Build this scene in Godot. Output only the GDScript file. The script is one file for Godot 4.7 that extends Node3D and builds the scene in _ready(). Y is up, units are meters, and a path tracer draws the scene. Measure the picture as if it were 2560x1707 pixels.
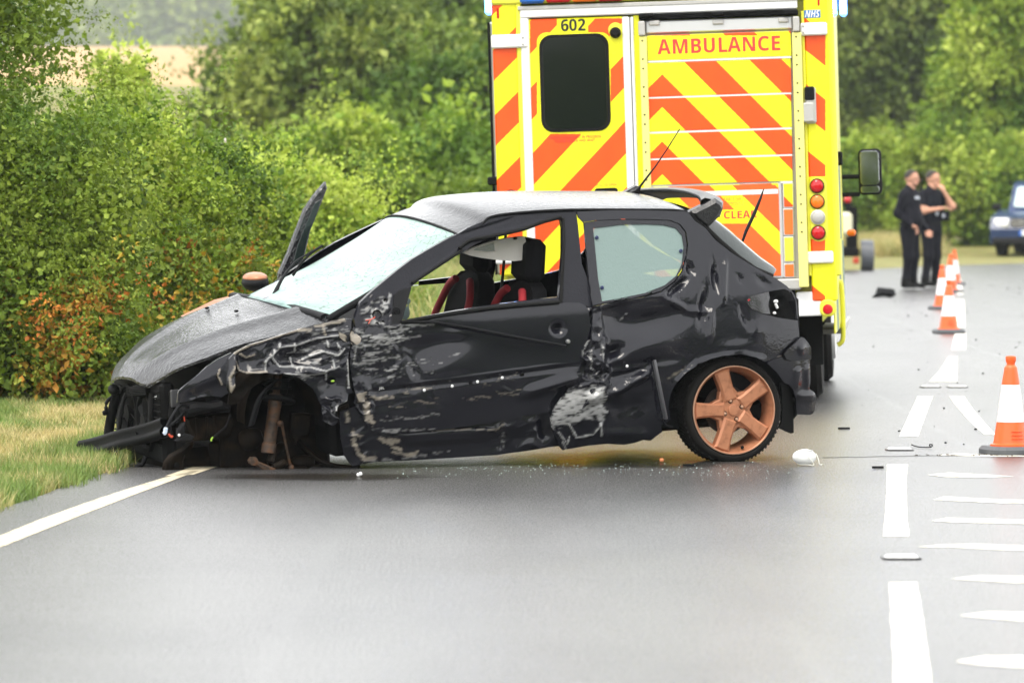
extends Node3D

var M := {}
var rng := RandomNumberGenerator.new()
var names := {}
var nz := FastNoiseLite.new()
var nzr := FastNoiseLite.new()
var nzs := FastNoiseLite.new()


func _ready() -> void:
	camera_and_sky()
	rng.seed = 7
	nz.seed = 11
	nz.frequency = 1.0
	nz.fractal_octaves = 4
	nzs.seed = 17
	nzs.frequency = 1.0
	nzs.fractal_octaves = 2
	nzr.seed = 5
	nzr.frequency = 1.0
	nzr.fractal_type = FastNoiseLite.FRACTAL_RIDGED
	nzr.fractal_octaves = 3
	materials()
	land_and_road()
	hedges_and_trees()
	grass_verges()
	ambulance()
	wrecked_car()
	traffic_cones()
	far_vehicles()
	officers()
	debris()


func camera_and_sky() -> void:
	var cam := Camera3D.new()
	cam.name = "camera"
	cam.position = Vector3(0, 1.45, 0)
	cam.rotation_degrees = Vector3(-1.7048, 0, 0)
	var at := CameraAttributesPhysical.new()
	at.frustum_focal_length = 179.02
	at.frustum_focus_distance = 28.3
	at.exposure_aperture = 5.0
	at.frustum_near = 0.5
	at.frustum_far = 2500.0
	cam.attributes = at
	cam.fov = 7.668
	cam.near = 0.5
	cam.far = 2500.0
	add_child(cam)
	cam.current = true
	var e := Environment.new()
	e.background_mode = Environment.BG_SKY
	var sm := ProceduralSkyMaterial.new()
	sm.sky_top_color = Color(0.86, 0.865, 0.87)
	sm.sky_horizon_color = Color(0.98, 0.98, 0.98)
	sm.sky_curve = 0.25
	sm.ground_bottom_color = Color(0.3, 0.31, 0.28)
	sm.ground_horizon_color = Color(0.5, 0.52, 0.48)
	sm.sky_energy_multiplier = 1.0
	var sky := Sky.new()
	sky.sky_material = sm
	e.sky = sky
	e.background_energy_multiplier = 1.5
	e.tonemap_mode = Environment.TONE_MAPPER_LINEAR
	e.tonemap_exposure = 2.3
	e.sdfgi_enabled = true
	e.ssao_enabled = true
	e.ssil_enabled = true
	e.fog_enabled = true
	e.fog_density = 0.00022
	e.fog_light_color = Color(0.93, 0.96, 0.97)
	e.volumetric_fog_enabled = true      # rain mist hanging over the far slope
	e.volumetric_fog_density = 0.0
	var mist := FogVolume.new()
	mist.name = "mist"
	mist.shape = RenderingServer.FOG_VOLUME_SHAPE_BOX
	mist.size = Vector3(460, 70, 240)
	mist.position = Vector3(0, 34, -318)
	var fm := FogMaterial.new()
	fm.albedo = Color(0.97, 0.98, 0.98)
	fm.density = 0.0007
	mist.material = fm
	tag(mist, "pale rain mist over the far slope", "", "", "stuff")
	add_child(mist)
	var we := WorldEnvironment.new()
	we.name = "environment"
	we.environment = e
	add_child(we)
	var sun := DirectionalLight3D.new()
	sun.name = "sun"
	sun.light_color = Color(1.0, 0.97, 0.92)
	sun.light_energy = 0.4
	sun.light_angular_distance = 25.0
	sun.rotation_degrees = Vector3(-62, -25, 0)
	sun.shadow_enabled = true
	sun.sky_mode = DirectionalLight3D.SKY_MODE_LIGHT_ONLY
	add_child(sun)


# ---------------------------------------------------------------- mesh building
class MB:
	var v := PackedVector3Array()
	var c := PackedColorArray()
	var t := PackedVector2Array()
	var ix := PackedInt32Array()
	var col := Color.WHITE
	var planar := 0.0

	func add(p: Vector3, uv := Vector2.ZERO) -> int:
		v.append(p)
		c.append(col)
		t.append(uv)
		return v.size() - 1

	func tri(a: int, b: int, d: int) -> void:
		ix.append(a)
		ix.append(b)
		ix.append(d)

	func face(pts: Array, center: Vector3) -> void:
		var n: Vector3 = (pts[2] - pts[0]).cross(pts[1] - pts[0])
		var m := Vector3.ZERO
		for p in pts:
			m += p
		m /= pts.size()
		if n.dot(m - center) < 0.0:
			pts.reverse()
		var f := v.size()
		for p in pts:
			add(p, Vector2(p.x, p.y))
		for i in range(1, pts.size() - 1):
			tri(f, f + i, f + i + 1)

	func box(xf: Transform3D, s: Vector3, b := 0.004) -> void:
		var h := s * 0.5
		b = minf(b, minf(h.x, minf(h.y, h.z)) * 0.6)
		var o := xf.origin
		var q := func(x: float, y: float, z: float) -> Vector3: return xf * Vector3(x, y, z)
		for sx in [-1.0, 1.0]:
			face([q.call(sx * h.x, h.y - b, h.z - b), q.call(sx * h.x, -h.y + b, h.z - b), q.call(sx * h.x, -h.y + b, -h.z + b), q.call(sx * h.x, h.y - b, -h.z + b)], o)
			face([q.call(h.x - b, sx * h.y, h.z - b), q.call(-h.x + b, sx * h.y, h.z - b), q.call(-h.x + b, sx * h.y, -h.z + b), q.call(h.x - b, sx * h.y, -h.z + b)], o)
			face([q.call(h.x - b, h.y - b, sx * h.z), q.call(-h.x + b, h.y - b, sx * h.z), q.call(-h.x + b, -h.y + b, sx * h.z), q.call(h.x - b, -h.y + b, sx * h.z)], o)
			if b <= 0.0:
				continue
			for sy in [-1.0, 1.0]:
				face([q.call(sx * h.x, sy * (h.y - b), h.z - b), q.call(sx * h.x, sy * (h.y - b), -h.z + b), q.call(sx * (h.x - b), sy * h.y, -h.z + b), q.call(sx * (h.x - b), sy * h.y, h.z - b)], o)
				face([q.call(sx * h.x, h.y - b, sy * (h.z - b)), q.call(sx * h.x, -h.y + b, sy * (h.z - b)), q.call(sx * (h.x - b), -h.y + b, sy * h.z), q.call(sx * (h.x - b), h.y - b, sy * h.z)], o)
				face([q.call(h.x - b, sx * h.y, sy * (h.z - b)), q.call(-h.x + b, sx * h.y, sy * (h.z - b)), q.call(-h.x + b, sx * (h.y - b), sy * h.z), q.call(h.x - b, sx * (h.y - b), sy * h.z)], o)
				for sz in [-1.0, 1.0]:
					face([q.call(sx * h.x, sy * (h.y - b), sz * (h.z - b)), q.call(sx * (h.x - b), sy * h.y, sz * (h.z - b)), q.call(sx * (h.x - b), sy * (h.y - b), sz * h.z)], o)

	func bx(x0: float, y0: float, z0: float, x1: float, y1: float, z1: float, b := 0.004) -> void:
		box(Transform3D(Basis(), Vector3(x0 + x1, y0 + y1, z0 + z1) * 0.5), Vector3(absf(x1 - x0), absf(y1 - y0), absf(z1 - z0)), b)

	func tube(path: Array, rad: Variant, sides := 10, caps := true, flat := 1.0) -> void:
		var n := path.size()
		var up := Vector3.UP
		var d0: Vector3 = (path[1] - path[0]).normalized()
		if absf(d0.dot(up)) > 0.9:
			up = Vector3.RIGHT
		var side := d0.cross(up).normalized()
		var first := v.size()
		for i in n:
			var d: Vector3 = (path[mini(i + 1, n - 1)] - path[maxi(i - 1, 0)]).normalized()
			side = (side - d * side.dot(d)).normalized()
			var up2 := side.cross(d)
			var r: float = rad if not rad is Array else rad[i]
			for k in sides:
				var a := TAU * k / sides
				add(path[i] + side * cos(a) * r + up2 * sin(a) * r * flat, Vector2(float(k) / sides, float(i)))
		for i in n - 1:
			for k in sides:
				var a := first + i * sides + k
				var b := first + i * sides + (k + 1) % sides
				tri(a, a + sides, b)
				tri(b, a + sides, b + sides)
		if caps:
			for e in [0, n - 1]:
				var f := v.size()
				for k in sides:
					add(v[first + e * sides + k])
				for k in range(1, sides - 1):
					if e == 0:
						tri(f, f + k, f + k + 1)
					else:
						tri(f, f + k + 1, f + k)

	# profile of (radius, height) pairs turned about the local y axis; sharp corners stay sharp
	func lathe(prof: Array, sides: int, xf := Transform3D(), arc := TAU) -> void:
		var n := prof.size()
		var rings := sides if arc >= TAU - 0.001 else sides + 1
		for i in n - 1:
			var a: Vector2 = prof[i]
			var b: Vector2 = prof[i + 1]
			if a.distance_to(b) < 1e-6:
				continue
			var share := false
			if i > 0:
				var p: Vector2 = prof[i - 1]
				share = absf((a - p).angle_to(b - a)) < 0.6
			var f0 := v.size()
			if share:
				f0 = v.size() - rings
			else:
				for k in rings:
					var w := arc * k / sides
					add(xf * Vector3(cos(w) * a.x, a.y, sin(w) * a.x), Vector2(float(k) / sides, a.y))
			var f1 := v.size()
			for k in rings:
				var w := arc * k / sides
				add(xf * Vector3(cos(w) * b.x, b.y, sin(w) * b.x), Vector2(float(k) / sides, b.y))
			for k in sides:
				var k2 := (k + 1) % rings
				tri(f0 + k, f1 + k, f0 + k2)
				tri(f0 + k2, f1 + k, f1 + k2)

	func ball(xf: Transform3D, rings := 8, sides := 14) -> void:
		var prof := []
		for i in rings + 1:
			var a := -PI / 2 + PI * i / rings
			prof.append(Vector2(cos(a), sin(a)))
		lathe(prof, sides, xf)

	# flat outline given a thickness along z of xf; b rounds the front edge
	func prism(poly: PackedVector2Array, z0: float, z1: float, xf := Transform3D(), b := 0.0) -> void:
		if Geometry2D.is_polygon_clockwise(poly):
			poly = poly.duplicate()
			poly.reverse()
		var n := poly.size()
		var top := poly.duplicate()
		if b > 0.0:
			for i in n:
				var e0 := (poly[i] - poly[(i + n - 1) % n]).normalized()
				var e1 := (poly[(i + 1) % n] - poly[i]).normalized()
				var m := Vector2(-e0.y - e1.y, e0.x + e1.x)
				var l := m.length()
				if l > 0.2:
					top[i] = poly[i] + m / l * minf(b / (l * 0.5), b * 1.8)
		var id := Geometry2D.triangulate_polygon(poly)
		var it := Geometry2D.triangulate_polygon(top)
		if it.is_empty():
			top = poly
			it = id
		var f := v.size()
		for p in top:
			add(xf * Vector3(p.x, p.y, z1), p)
		for k in range(0, it.size(), 3):
			var cw := (top[it[k + 1]] - top[it[k]]).cross(top[it[k + 2]] - top[it[k]]) < 0.0
			tri(f + it[k], f + it[k + (1 if cw else 2)], f + it[k + (2 if cw else 1)])
		f = v.size()
		for p in poly:
			add(xf * Vector3(p.x, p.y, z0), p)
		for k in range(0, id.size(), 3):
			var cw := (poly[id[k + 1]] - poly[id[k]]).cross(poly[id[k + 2]] - poly[id[k]]) < 0.0
			tri(f + id[k], f + id[k + (2 if cw else 1)], f + id[k + (1 if cw else 2)])
		var zb := z1 - signf(z1 - z0) * minf(b, absf(z1 - z0) * 0.8)
		for i in n:
			var j := (i + 1) % n
			strip4(xf * Vector3(poly[i].x, poly[i].y, z0), xf * Vector3(poly[j].x, poly[j].y, z0), xf * Vector3(poly[j].x, poly[j].y, zb), xf * Vector3(poly[i].x, poly[i].y, zb), poly[i], poly[j])
			if b > 0.0:
				strip4(xf * Vector3(poly[i].x, poly[i].y, zb), xf * Vector3(poly[j].x, poly[j].y, zb), xf * Vector3(top[j].x, top[j].y, z1), xf * Vector3(top[i].x, top[i].y, z1), poly[i], poly[j])

	func strip4(a: Vector3, b: Vector3, d: Vector3, e: Vector3, ua := Vector2.ZERO, ub := Vector2.ZERO) -> void:
		var f := add(a, ua)
		add(b, ub)
		add(d, ub)
		add(e, ua)
		tri(f, f + 2, f + 1)
		tri(f, f + 3, f + 2)

	# rows of points joined into one smooth sheet
	func sheet(rows: Array, flip := false) -> void:
		var f := v.size()
		var m: int = rows[0].size()
		for i in rows.size():
			for j in m:
				add(rows[i][j], Vector2(float(j) / (m - 1), float(i) / (rows.size() - 1)))
		for i in rows.size() - 1:
			for j in m - 1:
				var a := f + i * m + j
				if flip:
					tri(a, a + m, a + 1)
					tri(a + 1, a + m, a + m + 1)
				else:
					tri(a, a + 1, a + m)
					tri(a + 1, a + m + 1, a + m)

	func mesh() -> ArrayMesh:
		var n := PackedVector3Array()
		n.resize(v.size())
		for k in range(0, ix.size(), 3):
			var p := v[ix[k]]
			var f := (v[ix[k + 2]] - p).cross(v[ix[k + 1]] - p)
			n[ix[k]] += f
			n[ix[k + 1]] += f
			n[ix[k + 2]] += f
		for i in n.size():
			n[i] = n[i].normalized() if n[i].length_squared() > 1e-20 else Vector3.UP
		var ar := []
		ar.resize(Mesh.ARRAY_MAX)
		ar[Mesh.ARRAY_VERTEX] = v
		ar[Mesh.ARRAY_NORMAL] = n
		ar[Mesh.ARRAY_COLOR] = c
		ar[Mesh.ARRAY_TEX_UV] = t
		ar[Mesh.ARRAY_INDEX] = ix
		var am := ArrayMesh.new()
		am.add_surface_from_arrays(Mesh.PRIMITIVE_TRIANGLES, ar)
		return am


func put(parent: Node3D, called: String, m: Variant, mat: Material, xf := Transform3D()) -> MeshInstance3D:
	var o := MeshInstance3D.new()
	o.name = called if parent != self else numbered(called)
	o.mesh = m.mesh() if m is MB else m
	o.material_override = mat
	o.transform = xf
	parent.add_child(o, true)
	return o


func numbered(called: String) -> String:
	if not names.has(called):
		names[called] = 0
		return called
	names[called] += 1
	return "%s_%03d" % [called, names[called]]


func tag(o: Node3D, label: String, category := "", group := "", kind := "") -> Node3D:
	if label:
		o.set_meta("label", label)
	if category:
		o.set_meta("category", category)
	if group:
		o.set_meta("group", group)
	if kind:
		o.set_meta("kind", kind)
	return o


func thing(called: String, label: String, category: String, xf := Transform3D(), group := "") -> Node3D:
	var o := Node3D.new()
	o.name = numbered(called)
	o.transform = xf
	add_child(o)
	tag(o, label, category, group)
	return o


func poly(a: Array) -> PackedVector2Array:
	var p := PackedVector2Array()
	for i in range(0, a.size(), 2):
		p.append(Vector2(a[i], a[i + 1]))
	return p


func look(a: Vector3, b: Vector3) -> Transform3D:      # y axis from a to b
	var y := (b - a).normalized()
	var x := y.cross(Vector3(0.13, 0.21, 0.97)).normalized()
	return Transform3D(Basis(x, y, x.cross(y)), a)


func curve(p: Array, per := 6) -> Array:
	var out := []
	for i in p.size() - 1:
		var a: Variant = p[maxi(i - 1, 0)]
		var d: Variant = p[mini(i + 2, p.size() - 1)]
		for k in per:
			out.append(p[i].cubic_interpolate(p[i + 1], a, d, float(k) / per))
	out.append(p[-1])
	return out


func rounded(x0: float, y0: float, x1: float, y1: float, r: float, per := 5) -> PackedVector2Array:
	var p := PackedVector2Array()
	for q in [[x1 - r, y1 - r, 0.0], [x0 + r, y1 - r, PI / 2], [x0 + r, y0 + r, PI], [x1 - r, y0 + r, PI * 1.5]]:
		for k in per + 1:
			var a: float = q[2] + PI / 2 * k / per
			p.append(Vector2(q[0] + cos(a) * r, q[1] + sin(a) * r))
	return p


func grey_image(w: int, h: int, data: PackedByteArray) -> ImageTexture:
	return ImageTexture.create_from_image(Image.create_from_data(w, h, false, Image.FORMAT_L8, data))


func noise_tex(freq: float, octaves: int, seed_: int, ramp: Gradient = null, size := 512, kind := FastNoiseLite.TYPE_SIMPLEX_SMOOTH) -> NoiseTexture2D:
	var n := FastNoiseLite.new()
	n.noise_type = kind
	n.frequency = freq
	n.fractal_octaves = octaves
	n.seed = seed_
	var t := NoiseTexture2D.new()
	t.width = size
	t.height = size
	t.seamless = true
	t.noise = n
	t.normalize = true
	if ramp:
		t.color_ramp = ramp
	return t


func ramp(stops: Array) -> Gradient:
	var g := Gradient.new()
	var o := PackedFloat32Array()
	var c := PackedColorArray()
	for s in stops:
		o.append(s[0])
		c.append(s[1])
	g.offsets = o
	g.colors = c
	return g


func lin(r: float, g: float, b: float, a := 1.0) -> Color:
	return Color(r, g, b, a).linear_to_srgb()


func mat(albedo: Color, rough := 0.6, metal := 0.0) -> StandardMaterial3D:
	var m := StandardMaterial3D.new()
	m.albedo_color = albedo
	m.roughness = rough
	m.metallic = metal
	return m


func sooty(r: float, g: float, b: float, rough := 0.7) -> StandardMaterial3D:      # dirty dull surfaces with little sheen
	var m := mat(lin(r, g, b), rough)
	m.metallic_specular = 0.18
	return m


func relief(m: StandardMaterial3D, tex: Texture2D, cm: float, scale: float, world := false) -> StandardMaterial3D:
	m.heightmap_enabled = true
	m.heightmap_texture = tex
	m.heightmap_scale = cm
	m.uv1_triplanar = true
	m.uv1_world_triplanar = world
	m.uv1_scale = Vector3.ONE * scale
	return m


func drop_texture(seed_: int, count: int, r0: float, r1: float, size := 512) -> ImageTexture:
	var r := RandomNumberGenerator.new()
	r.seed = seed_
	var d := PackedByteArray()
	d.resize(size * size)
	for i in count:
		var cx := r.randf() * size
		var cy := r.randf() * size
		var rad := lerpf(r0, r1, pow(r.randf(), 3.0))
		var sq := r.randf_range(0.8, 1.25)
		for y in range(int(cy - rad * 1.3), int(cy + rad * 1.3) + 1):
			for x in range(int(cx - rad * 1.3), int(cx + rad * 1.3) + 1):
				var q := Vector2((x - cx) * sq, (y - cy) / sq).length() / rad
				if q < 1.0:
					var at := posmod(y, size) * size + posmod(x, size)
					d[at] = maxi(d[at], int(255.0 * sqrt(1.0 - q * q) * minf(1.0, rad / r1 + 0.3)))
	return grey_image(size, size, d)


# ---------------------------------------------------------------- materials
func materials() -> void:
	var drops := drop_texture(3, 1700, 3.0, 13.0)
	var fine := noise_tex(0.05, 4, 21)
	# car
	M.paint_wet = relief(mat(lin(0.014, 0.014, 0.016), 0.2), drops, 0.24, 2.0)
	M.paint_wet.metallic_specular = 0.6
	M.paint_roof = M.paint_wet.duplicate()
	M.paint_roof.clearcoat_enabled = true
	M.paint_roof.clearcoat = 0.35
	M.paint_roof.clearcoat_roughness = 0.3
	M.spoiler = relief(mat(lin(0.013, 0.013, 0.015), 0.34), drops, 0.08, 3.0)
	M.paint = relief(mat(lin(0.009, 0.009, 0.011), 0.07), drops, 0.03, 3.6)
	M.paint.vertex_color_use_as_albedo = true
	M.paint.albedo_color = Color.WHITE
	M.paint_damp = relief(mat(Color.WHITE, 0.07), drops, 0.05, 2.4)
	M.paint_damp.vertex_color_use_as_albedo = true
	M.paint_damp.metallic_specular = 0.42
	M.paint_worn = relief(mat(Color.WHITE, 0.15), noise_tex(0.03, 5, 4), 0.04, 2.2)
	M.paint_worn.vertex_color_use_as_albedo = true
	M.paint_worn.metallic_specular = 0.42
	M.frame = relief(mat(lin(0.01, 0.01, 0.011), 0.14), drops, 0.05, 3.0)
	M.frame.vertex_color_use_as_albedo = true
	M.frame.metallic_specular = 0.33
	M.frame.albedo_color = Color.WHITE
	M.black = sooty(0.010, 0.010, 0.011, 0.5)
	M.plastic = relief(sooty(0.014, 0.014, 0.015, 0.5), fine, 0.1, 4.0)
	M.rubber = sooty(0.012, 0.012, 0.012, 0.7)
	M.tyre = relief(sooty(0.013, 0.012, 0.011, 0.6), fine, 0.15, 6.0)
	M.dark = sooty(0.005, 0.005, 0.005, 0.8)
	M.soot = sooty(0.008, 0.008, 0.008, 0.6)
	M.rust = sooty(0.075, 0.05, 0.036, 0.55)
	M.rust.albedo_texture = noise_tex(0.02, 5, 8, ramp([[0.0, Color(0.35, 0.3, 0.27)], [0.5, Color(0.8, 0.75, 0.72)], [0.72, Color(1, 0.75, 0.55)], [1.0, Color(1, 0.95, 0.9)]]), 256)
	M.rust.uv1_triplanar = true
	M.rust.uv1_scale = Vector3.ONE * 4.0
	M.rust.albedo_color = lin(0.04, 0.03, 0.024)
	M.strut = M.rust.duplicate()
	M.strut.albedo_color = lin(0.11, 0.085, 0.065)
	M.strut.metallic_specular = 0.4
	M.grime = sooty(0.03, 0.025, 0.02, 0.5)
	M.grime.albedo_texture = noise_tex(0.015, 5, 9, ramp([[0.0, Color(0.25, 0.25, 0.25)], [0.5, Color(0.6, 0.55, 0.5)], [1.0, Color(1, 0.9, 0.8)]]), 256)
	M.grime.uv1_triplanar = true
	M.grime.uv1_scale = Vector3.ONE * 2.5
	M.copper = relief(mat(lin(0.46, 0.195, 0.10), 0.4, 0.25), fine, 0.06, 5.0)
	M.copper.albedo_texture = noise_tex(0.012, 5, 19, ramp([[0.0, Color(0.8, 0.78, 0.76)], [0.4, Color(0.95, 0.94, 0.94)], [1.0, Color(1, 1, 1)]]), 256)
	M.copper_worn = mat(lin(0.5, 0.3, 0.2), 0.5, 0.4)
	M.steel = mat(lin(0.5, 0.5, 0.5), 0.3, 0.9)
	M.disc = mat(lin(0.05, 0.04, 0.035), 0.5, 0.5)
	M.chrome = mat(lin(0.8, 0.8, 0.8), 0.12, 1.0)
	M.cream = mat(lin(0.8, 0.77, 0.72), 0.7)
	M.cloth = relief(sooty(0.008, 0.008, 0.009, 0.85), fine, 0.1, 8.0)
	M.red_cloth = mat(lin(0.33, 0.012, 0.02), 0.7)
	M.white_plastic = mat(lin(0.72, 0.72, 0.72), 0.4)
	M.green_plastic = mat(lin(0.35, 0.6, 0.05), 0.5)
	M.red_wire = mat(lin(0.6, 0.07, 0.03), 0.5)
	# broken windscreen: milky, full of fine cracks
	var crack := crack_texture()
	M.screen = mat(lin(0.40, 0.515, 0.495, 0.88), 0.3)
	M.screen.transparency = BaseMaterial3D.TRANSPARENCY_ALPHA
	M.screen.albedo_texture = crack[0]
	M.screen.heightmap_enabled = true
	M.screen.heightmap_texture = crack[1]
	M.screen.heightmap_scale = 0.25
	M.side_glass = relief(mat(lin(0.17, 0.24, 0.225, 0.86), 0.3), drops, 0.06, 3.6)
	M.side_glass.transparency = BaseMaterial3D.TRANSPARENCY_ALPHA
	M.side_glass.roughness = 0.26
	M.clear_glass = mat(lin(0.75, 0.85, 0.82, 0.12), 0.05)
	M.clear_glass.transparency = BaseMaterial3D.TRANSPARENCY_ALPHA
	M.dark_glass = relief(mat(lin(0.012, 0.02, 0.018), 0.06), drops, 0.05, 3.0)
	M.lens_clear = mat(lin(0.25, 0.25, 0.27, 0.12), 0.1)
	M.lens_clear.transparency = BaseMaterial3D.TRANSPARENCY_ALPHA
	# ambulance
	M.livery = mat(Color.WHITE, 0.35)
	M.livery.albedo_texture = rear_livery()
	M.yellow = mat(lin(0.74, 0.72, 0.05), 0.35)
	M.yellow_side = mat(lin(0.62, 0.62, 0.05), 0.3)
	M.pale_yellow = mat(lin(0.78, 0.74, 0.22), 0.4)
	M.green_tape = mat(lin(0.03, 0.13, 0.11), 0.35)
	M.orange_tape = mat(lin(0.85, 0.16, 0.02), 0.35)
	M.white_paint = mat(lin(0.8, 0.8, 0.8), 0.3)
	M.alu = mat(lin(0.62, 0.62, 0.62), 0.38, 0.6)
	M.alu_dull = relief(mat(lin(0.45, 0.44, 0.42), 0.5, 0.3), noise_tex(0.03, 5, 33), 0.1, 3.0)
	M.van_glass = mat(lin(0.006, 0.008, 0.008), 0.06)
	M.red_lens = mat(lin(0.5, 0.008, 0.012), 0.15)
	M.amber_lens = mat(lin(0.85, 0.18, 0.01), 0.15)
	M.white_lens = mat(lin(0.42, 0.41, 0.39), 0.15)
	M.blue_lens = mat(lin(0.02, 0.12, 0.45), 0.15)
	M.strobe = mat(lin(0.3, 0.5, 0.9), 0.2)
	M.strobe.emission_enabled = true
	M.strobe.emission = Color(0.35, 0.6, 1.0)
	M.strobe.emission_energy_multiplier = 1.6
	M.red_text = mat(lin(0.6, 0.04, 0.035), 0.4)
	M.orange_text = mat(lin(0.85, 0.22, 0.03), 0.4)
	M.black_text = mat(lin(0.01, 0.01, 0.01), 0.4)
	M.badge_blue = mat(lin(0.0, 0.13, 0.42), 0.4)
	M.mirror = mat(lin(0.5, 0.52, 0.52), 0.04, 1.0)
	# road and land
	var asphalt := mat(lin(0.158, 0.154, 0.150), 0.42)
	asphalt.albedo_texture = noise_tex(0.11, 3, 41, ramp([[0.0, Color(0.12, 0.12, 0.13)], [0.4, Color(0.4, 0.4, 0.41)], [0.6, Color(0.95, 0.95, 0.95)], [1.0, Color(1, 1, 1)]]), 1024)
	asphalt.roughness_texture = noise_tex(0.13, 3, 42, ramp([[0.0, Color(0.35, 0.35, 0.35)], [0.42, Color(0.6, 0.6, 0.6)], [0.6, Color(0.95, 0.95, 0.95)], [1.0, Color(1.0, 1.0, 1.0)]]), 1024)
	relief(asphalt, noise_tex(0.085, 3, 43, null, 1024), 0.22, 0.6, true)
	asphalt.roughness = 0.42
	asphalt.metallic_specular = 0.5
	asphalt.detail_enabled = true      # patches polished by tyres
	asphalt.detail_blend_mode = BaseMaterial3D.BLEND_MODE_MUL
	asphalt.detail_uv_layer = BaseMaterial3D.DETAIL_UV_2
	asphalt.detail_albedo = noise_tex(0.008, 4, 44, ramp([[0.0, Color(0.78, 0.78, 0.79)], [0.5, Color(0.93, 0.93, 0.93)], [1.0, Color(1, 1, 1)]]))
	asphalt.uv2_triplanar = true
	asphalt.uv2_world_triplanar = true
	asphalt.uv2_scale = Vector3(0.22, 0.22, 0.07)
	M.asphalt = asphalt
	M.road_paint = relief(mat(lin(0.80, 0.79, 0.74), 0.5), noise_tex(0.16, 3, 43), 0.25, 0.85, true)
	M.road_paint.albedo_texture = noise_tex(0.02, 5, 47, ramp([[0.0, Color(0.55, 0.52, 0.47)], [0.32, Color(0.9, 0.89, 0.85)], [1.0, Color(1, 1, 1)]]))
	M.old_paint = relief(mat(lin(0.56, 0.50, 0.38), 0.55), noise_tex(0.16, 3, 43), 0.3, 0.85, true)
	M.old_paint.albedo_texture = M.road_paint.albedo_texture
	M.puddle = mat(Color.WHITE, 0.26)
	M.puddle.vertex_color_use_as_albedo = true
	M.puddle.transparency = BaseMaterial3D.TRANSPARENCY_ALPHA
	M.damp = mat(lin(0.02, 0.018, 0.014), 0.25)
	M.soil = mat(Color.WHITE, 0.95)
	M.soil.albedo_texture = noise_tex(0.01, 5, 51, ramp([[0.0, Color(0.3, 0.24, 0.15)], [0.4, Color(0.46, 0.42, 0.22)], [0.6, Color(0.42, 0.45, 0.2)], [1.0, Color(0.62, 0.55, 0.34)]]))
	M.soil.uv1_triplanar = true
	M.soil.uv1_world_triplanar = true
	M.soil.uv1_scale = Vector3.ONE * 0.3
	M.meadow = M.soil
	M.wheat = mat(lin(0.44, 0.29, 0.115), 0.95)
	M.wheat.albedo_texture = noise_tex(0.02, 4, 53, ramp([[0.0, Color(0.85, 0.82, 0.75)], [1.0, Color(1, 1, 1)]]))
	M.wheat.uv1_triplanar = true
	M.wheat.uv1_world_triplanar = true
	M.wheat.uv1_scale = Vector3.ONE * 0.05
	M.leaf = mat(Color.WHITE, 0.5)
	M.leaf.metallic_specular = 0.25
	M.leaf.vertex_color_use_as_albedo = true
	M.leaf.backlight_enabled = true
	M.leaf.backlight = lin(0.5, 0.55, 0.2)
	M.blade = mat(Color.WHITE, 0.6)
	M.blade.vertex_color_use_as_albedo = true
	M.blade.backlight_enabled = true
	M.blade.backlight = lin(0.4, 0.4, 0.2)
	M.bark = mat(lin(0.09, 0.07, 0.05), 0.9)
	# cones, people, rest
	M.cone = mat(lin(0.82, 0.115, 0.02), 0.4)
	M.sleeve = mat(lin(0.82, 0.76, 0.78), 0.3)
	M.cone_base = relief(mat(lin(0.075, 0.078, 0.085), 0.55), fine, 0.15, 4.0)
	M.people = mat(Color.WHITE, 0.75)
	M.people.metallic_specular = 0.2
	M.people.vertex_color_use_as_albedo = true
	M.uniform = sooty(0.009, 0.010, 0.014, 0.85)
	M.hair = mat(lin(0.02, 0.014, 0.01), 0.7)
	M.grey_print = mat(lin(0.35, 0.38, 0.42), 0.6)
	M.blue_car = mat(lin(0.016, 0.034, 0.10), 0.2)
	M.plate = mat(lin(0.75, 0.75, 0.72), 0.4)


func crack_texture() -> Array:
	var w := 768
	var r := RandomNumberGenerator.new()
	r.seed = 77
	var a := PackedByteArray()
	var h := PackedByteArray()
	a.resize(w * w * 3)
	h.resize(w * w)
	h.fill(128)
	var n := FastNoiseLite.new()
	n.seed = 3
	n.frequency = 0.006
	n.fractal_octaves = 4
	var n2 := FastNoiseLite.new()
	n2.noise_type = FastNoiseLite.TYPE_CELLULAR
	n2.cellular_return_type = FastNoiseLite.RETURN_DISTANCE2_SUB
	n2.frequency = 0.05
	n2.seed = 9
	for y in w:
		for x in w:
			var q := Vector2(x - w * 0.62, (y - w * 0.35) * 1.3)
			var ang := q.angle()
			var rad := q.length()
			var cell := n2.get_noise_2d(ang * 160.0 + n.get_noise_2d(x, y) * 12.0, rad * 0.55)
			var line := clampf(1.0 - (cell + 1.0) * 6.0, 0.0, 1.0)
			var k := 0.86 + 0.14 * n.get_noise_2d(x * 0.6, y * 0.6) - 0.5 * line
			var edge := clampf((y - w * 0.93) / (w * 0.07) + n.get_noise_2d(x * 2.0, y * 2.0) * 0.6, 0.0, 1.0) * 0.35
			k = clampf(k - edge, 0.0, 1.0)
			var at := y * w + x
			a[at * 3] = int(255 * clampf(k - edge * 0.4, 0, 1))
			a[at * 3 + 1] = int(255 * clampf(k + 0.04, 0, 1))
			a[at * 3 + 2] = int(255 * clampf(k + 0.02, 0, 1))
			h[at] = int(128 + 80 * n.get_noise_2d(x * 3.0, y * 3.0) - 60 * line)
	return [ImageTexture.create_from_image(Image.create_from_data(w, w, false, Image.FORMAT_RGB8, a)), grey_image(w, w, h)]


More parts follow.
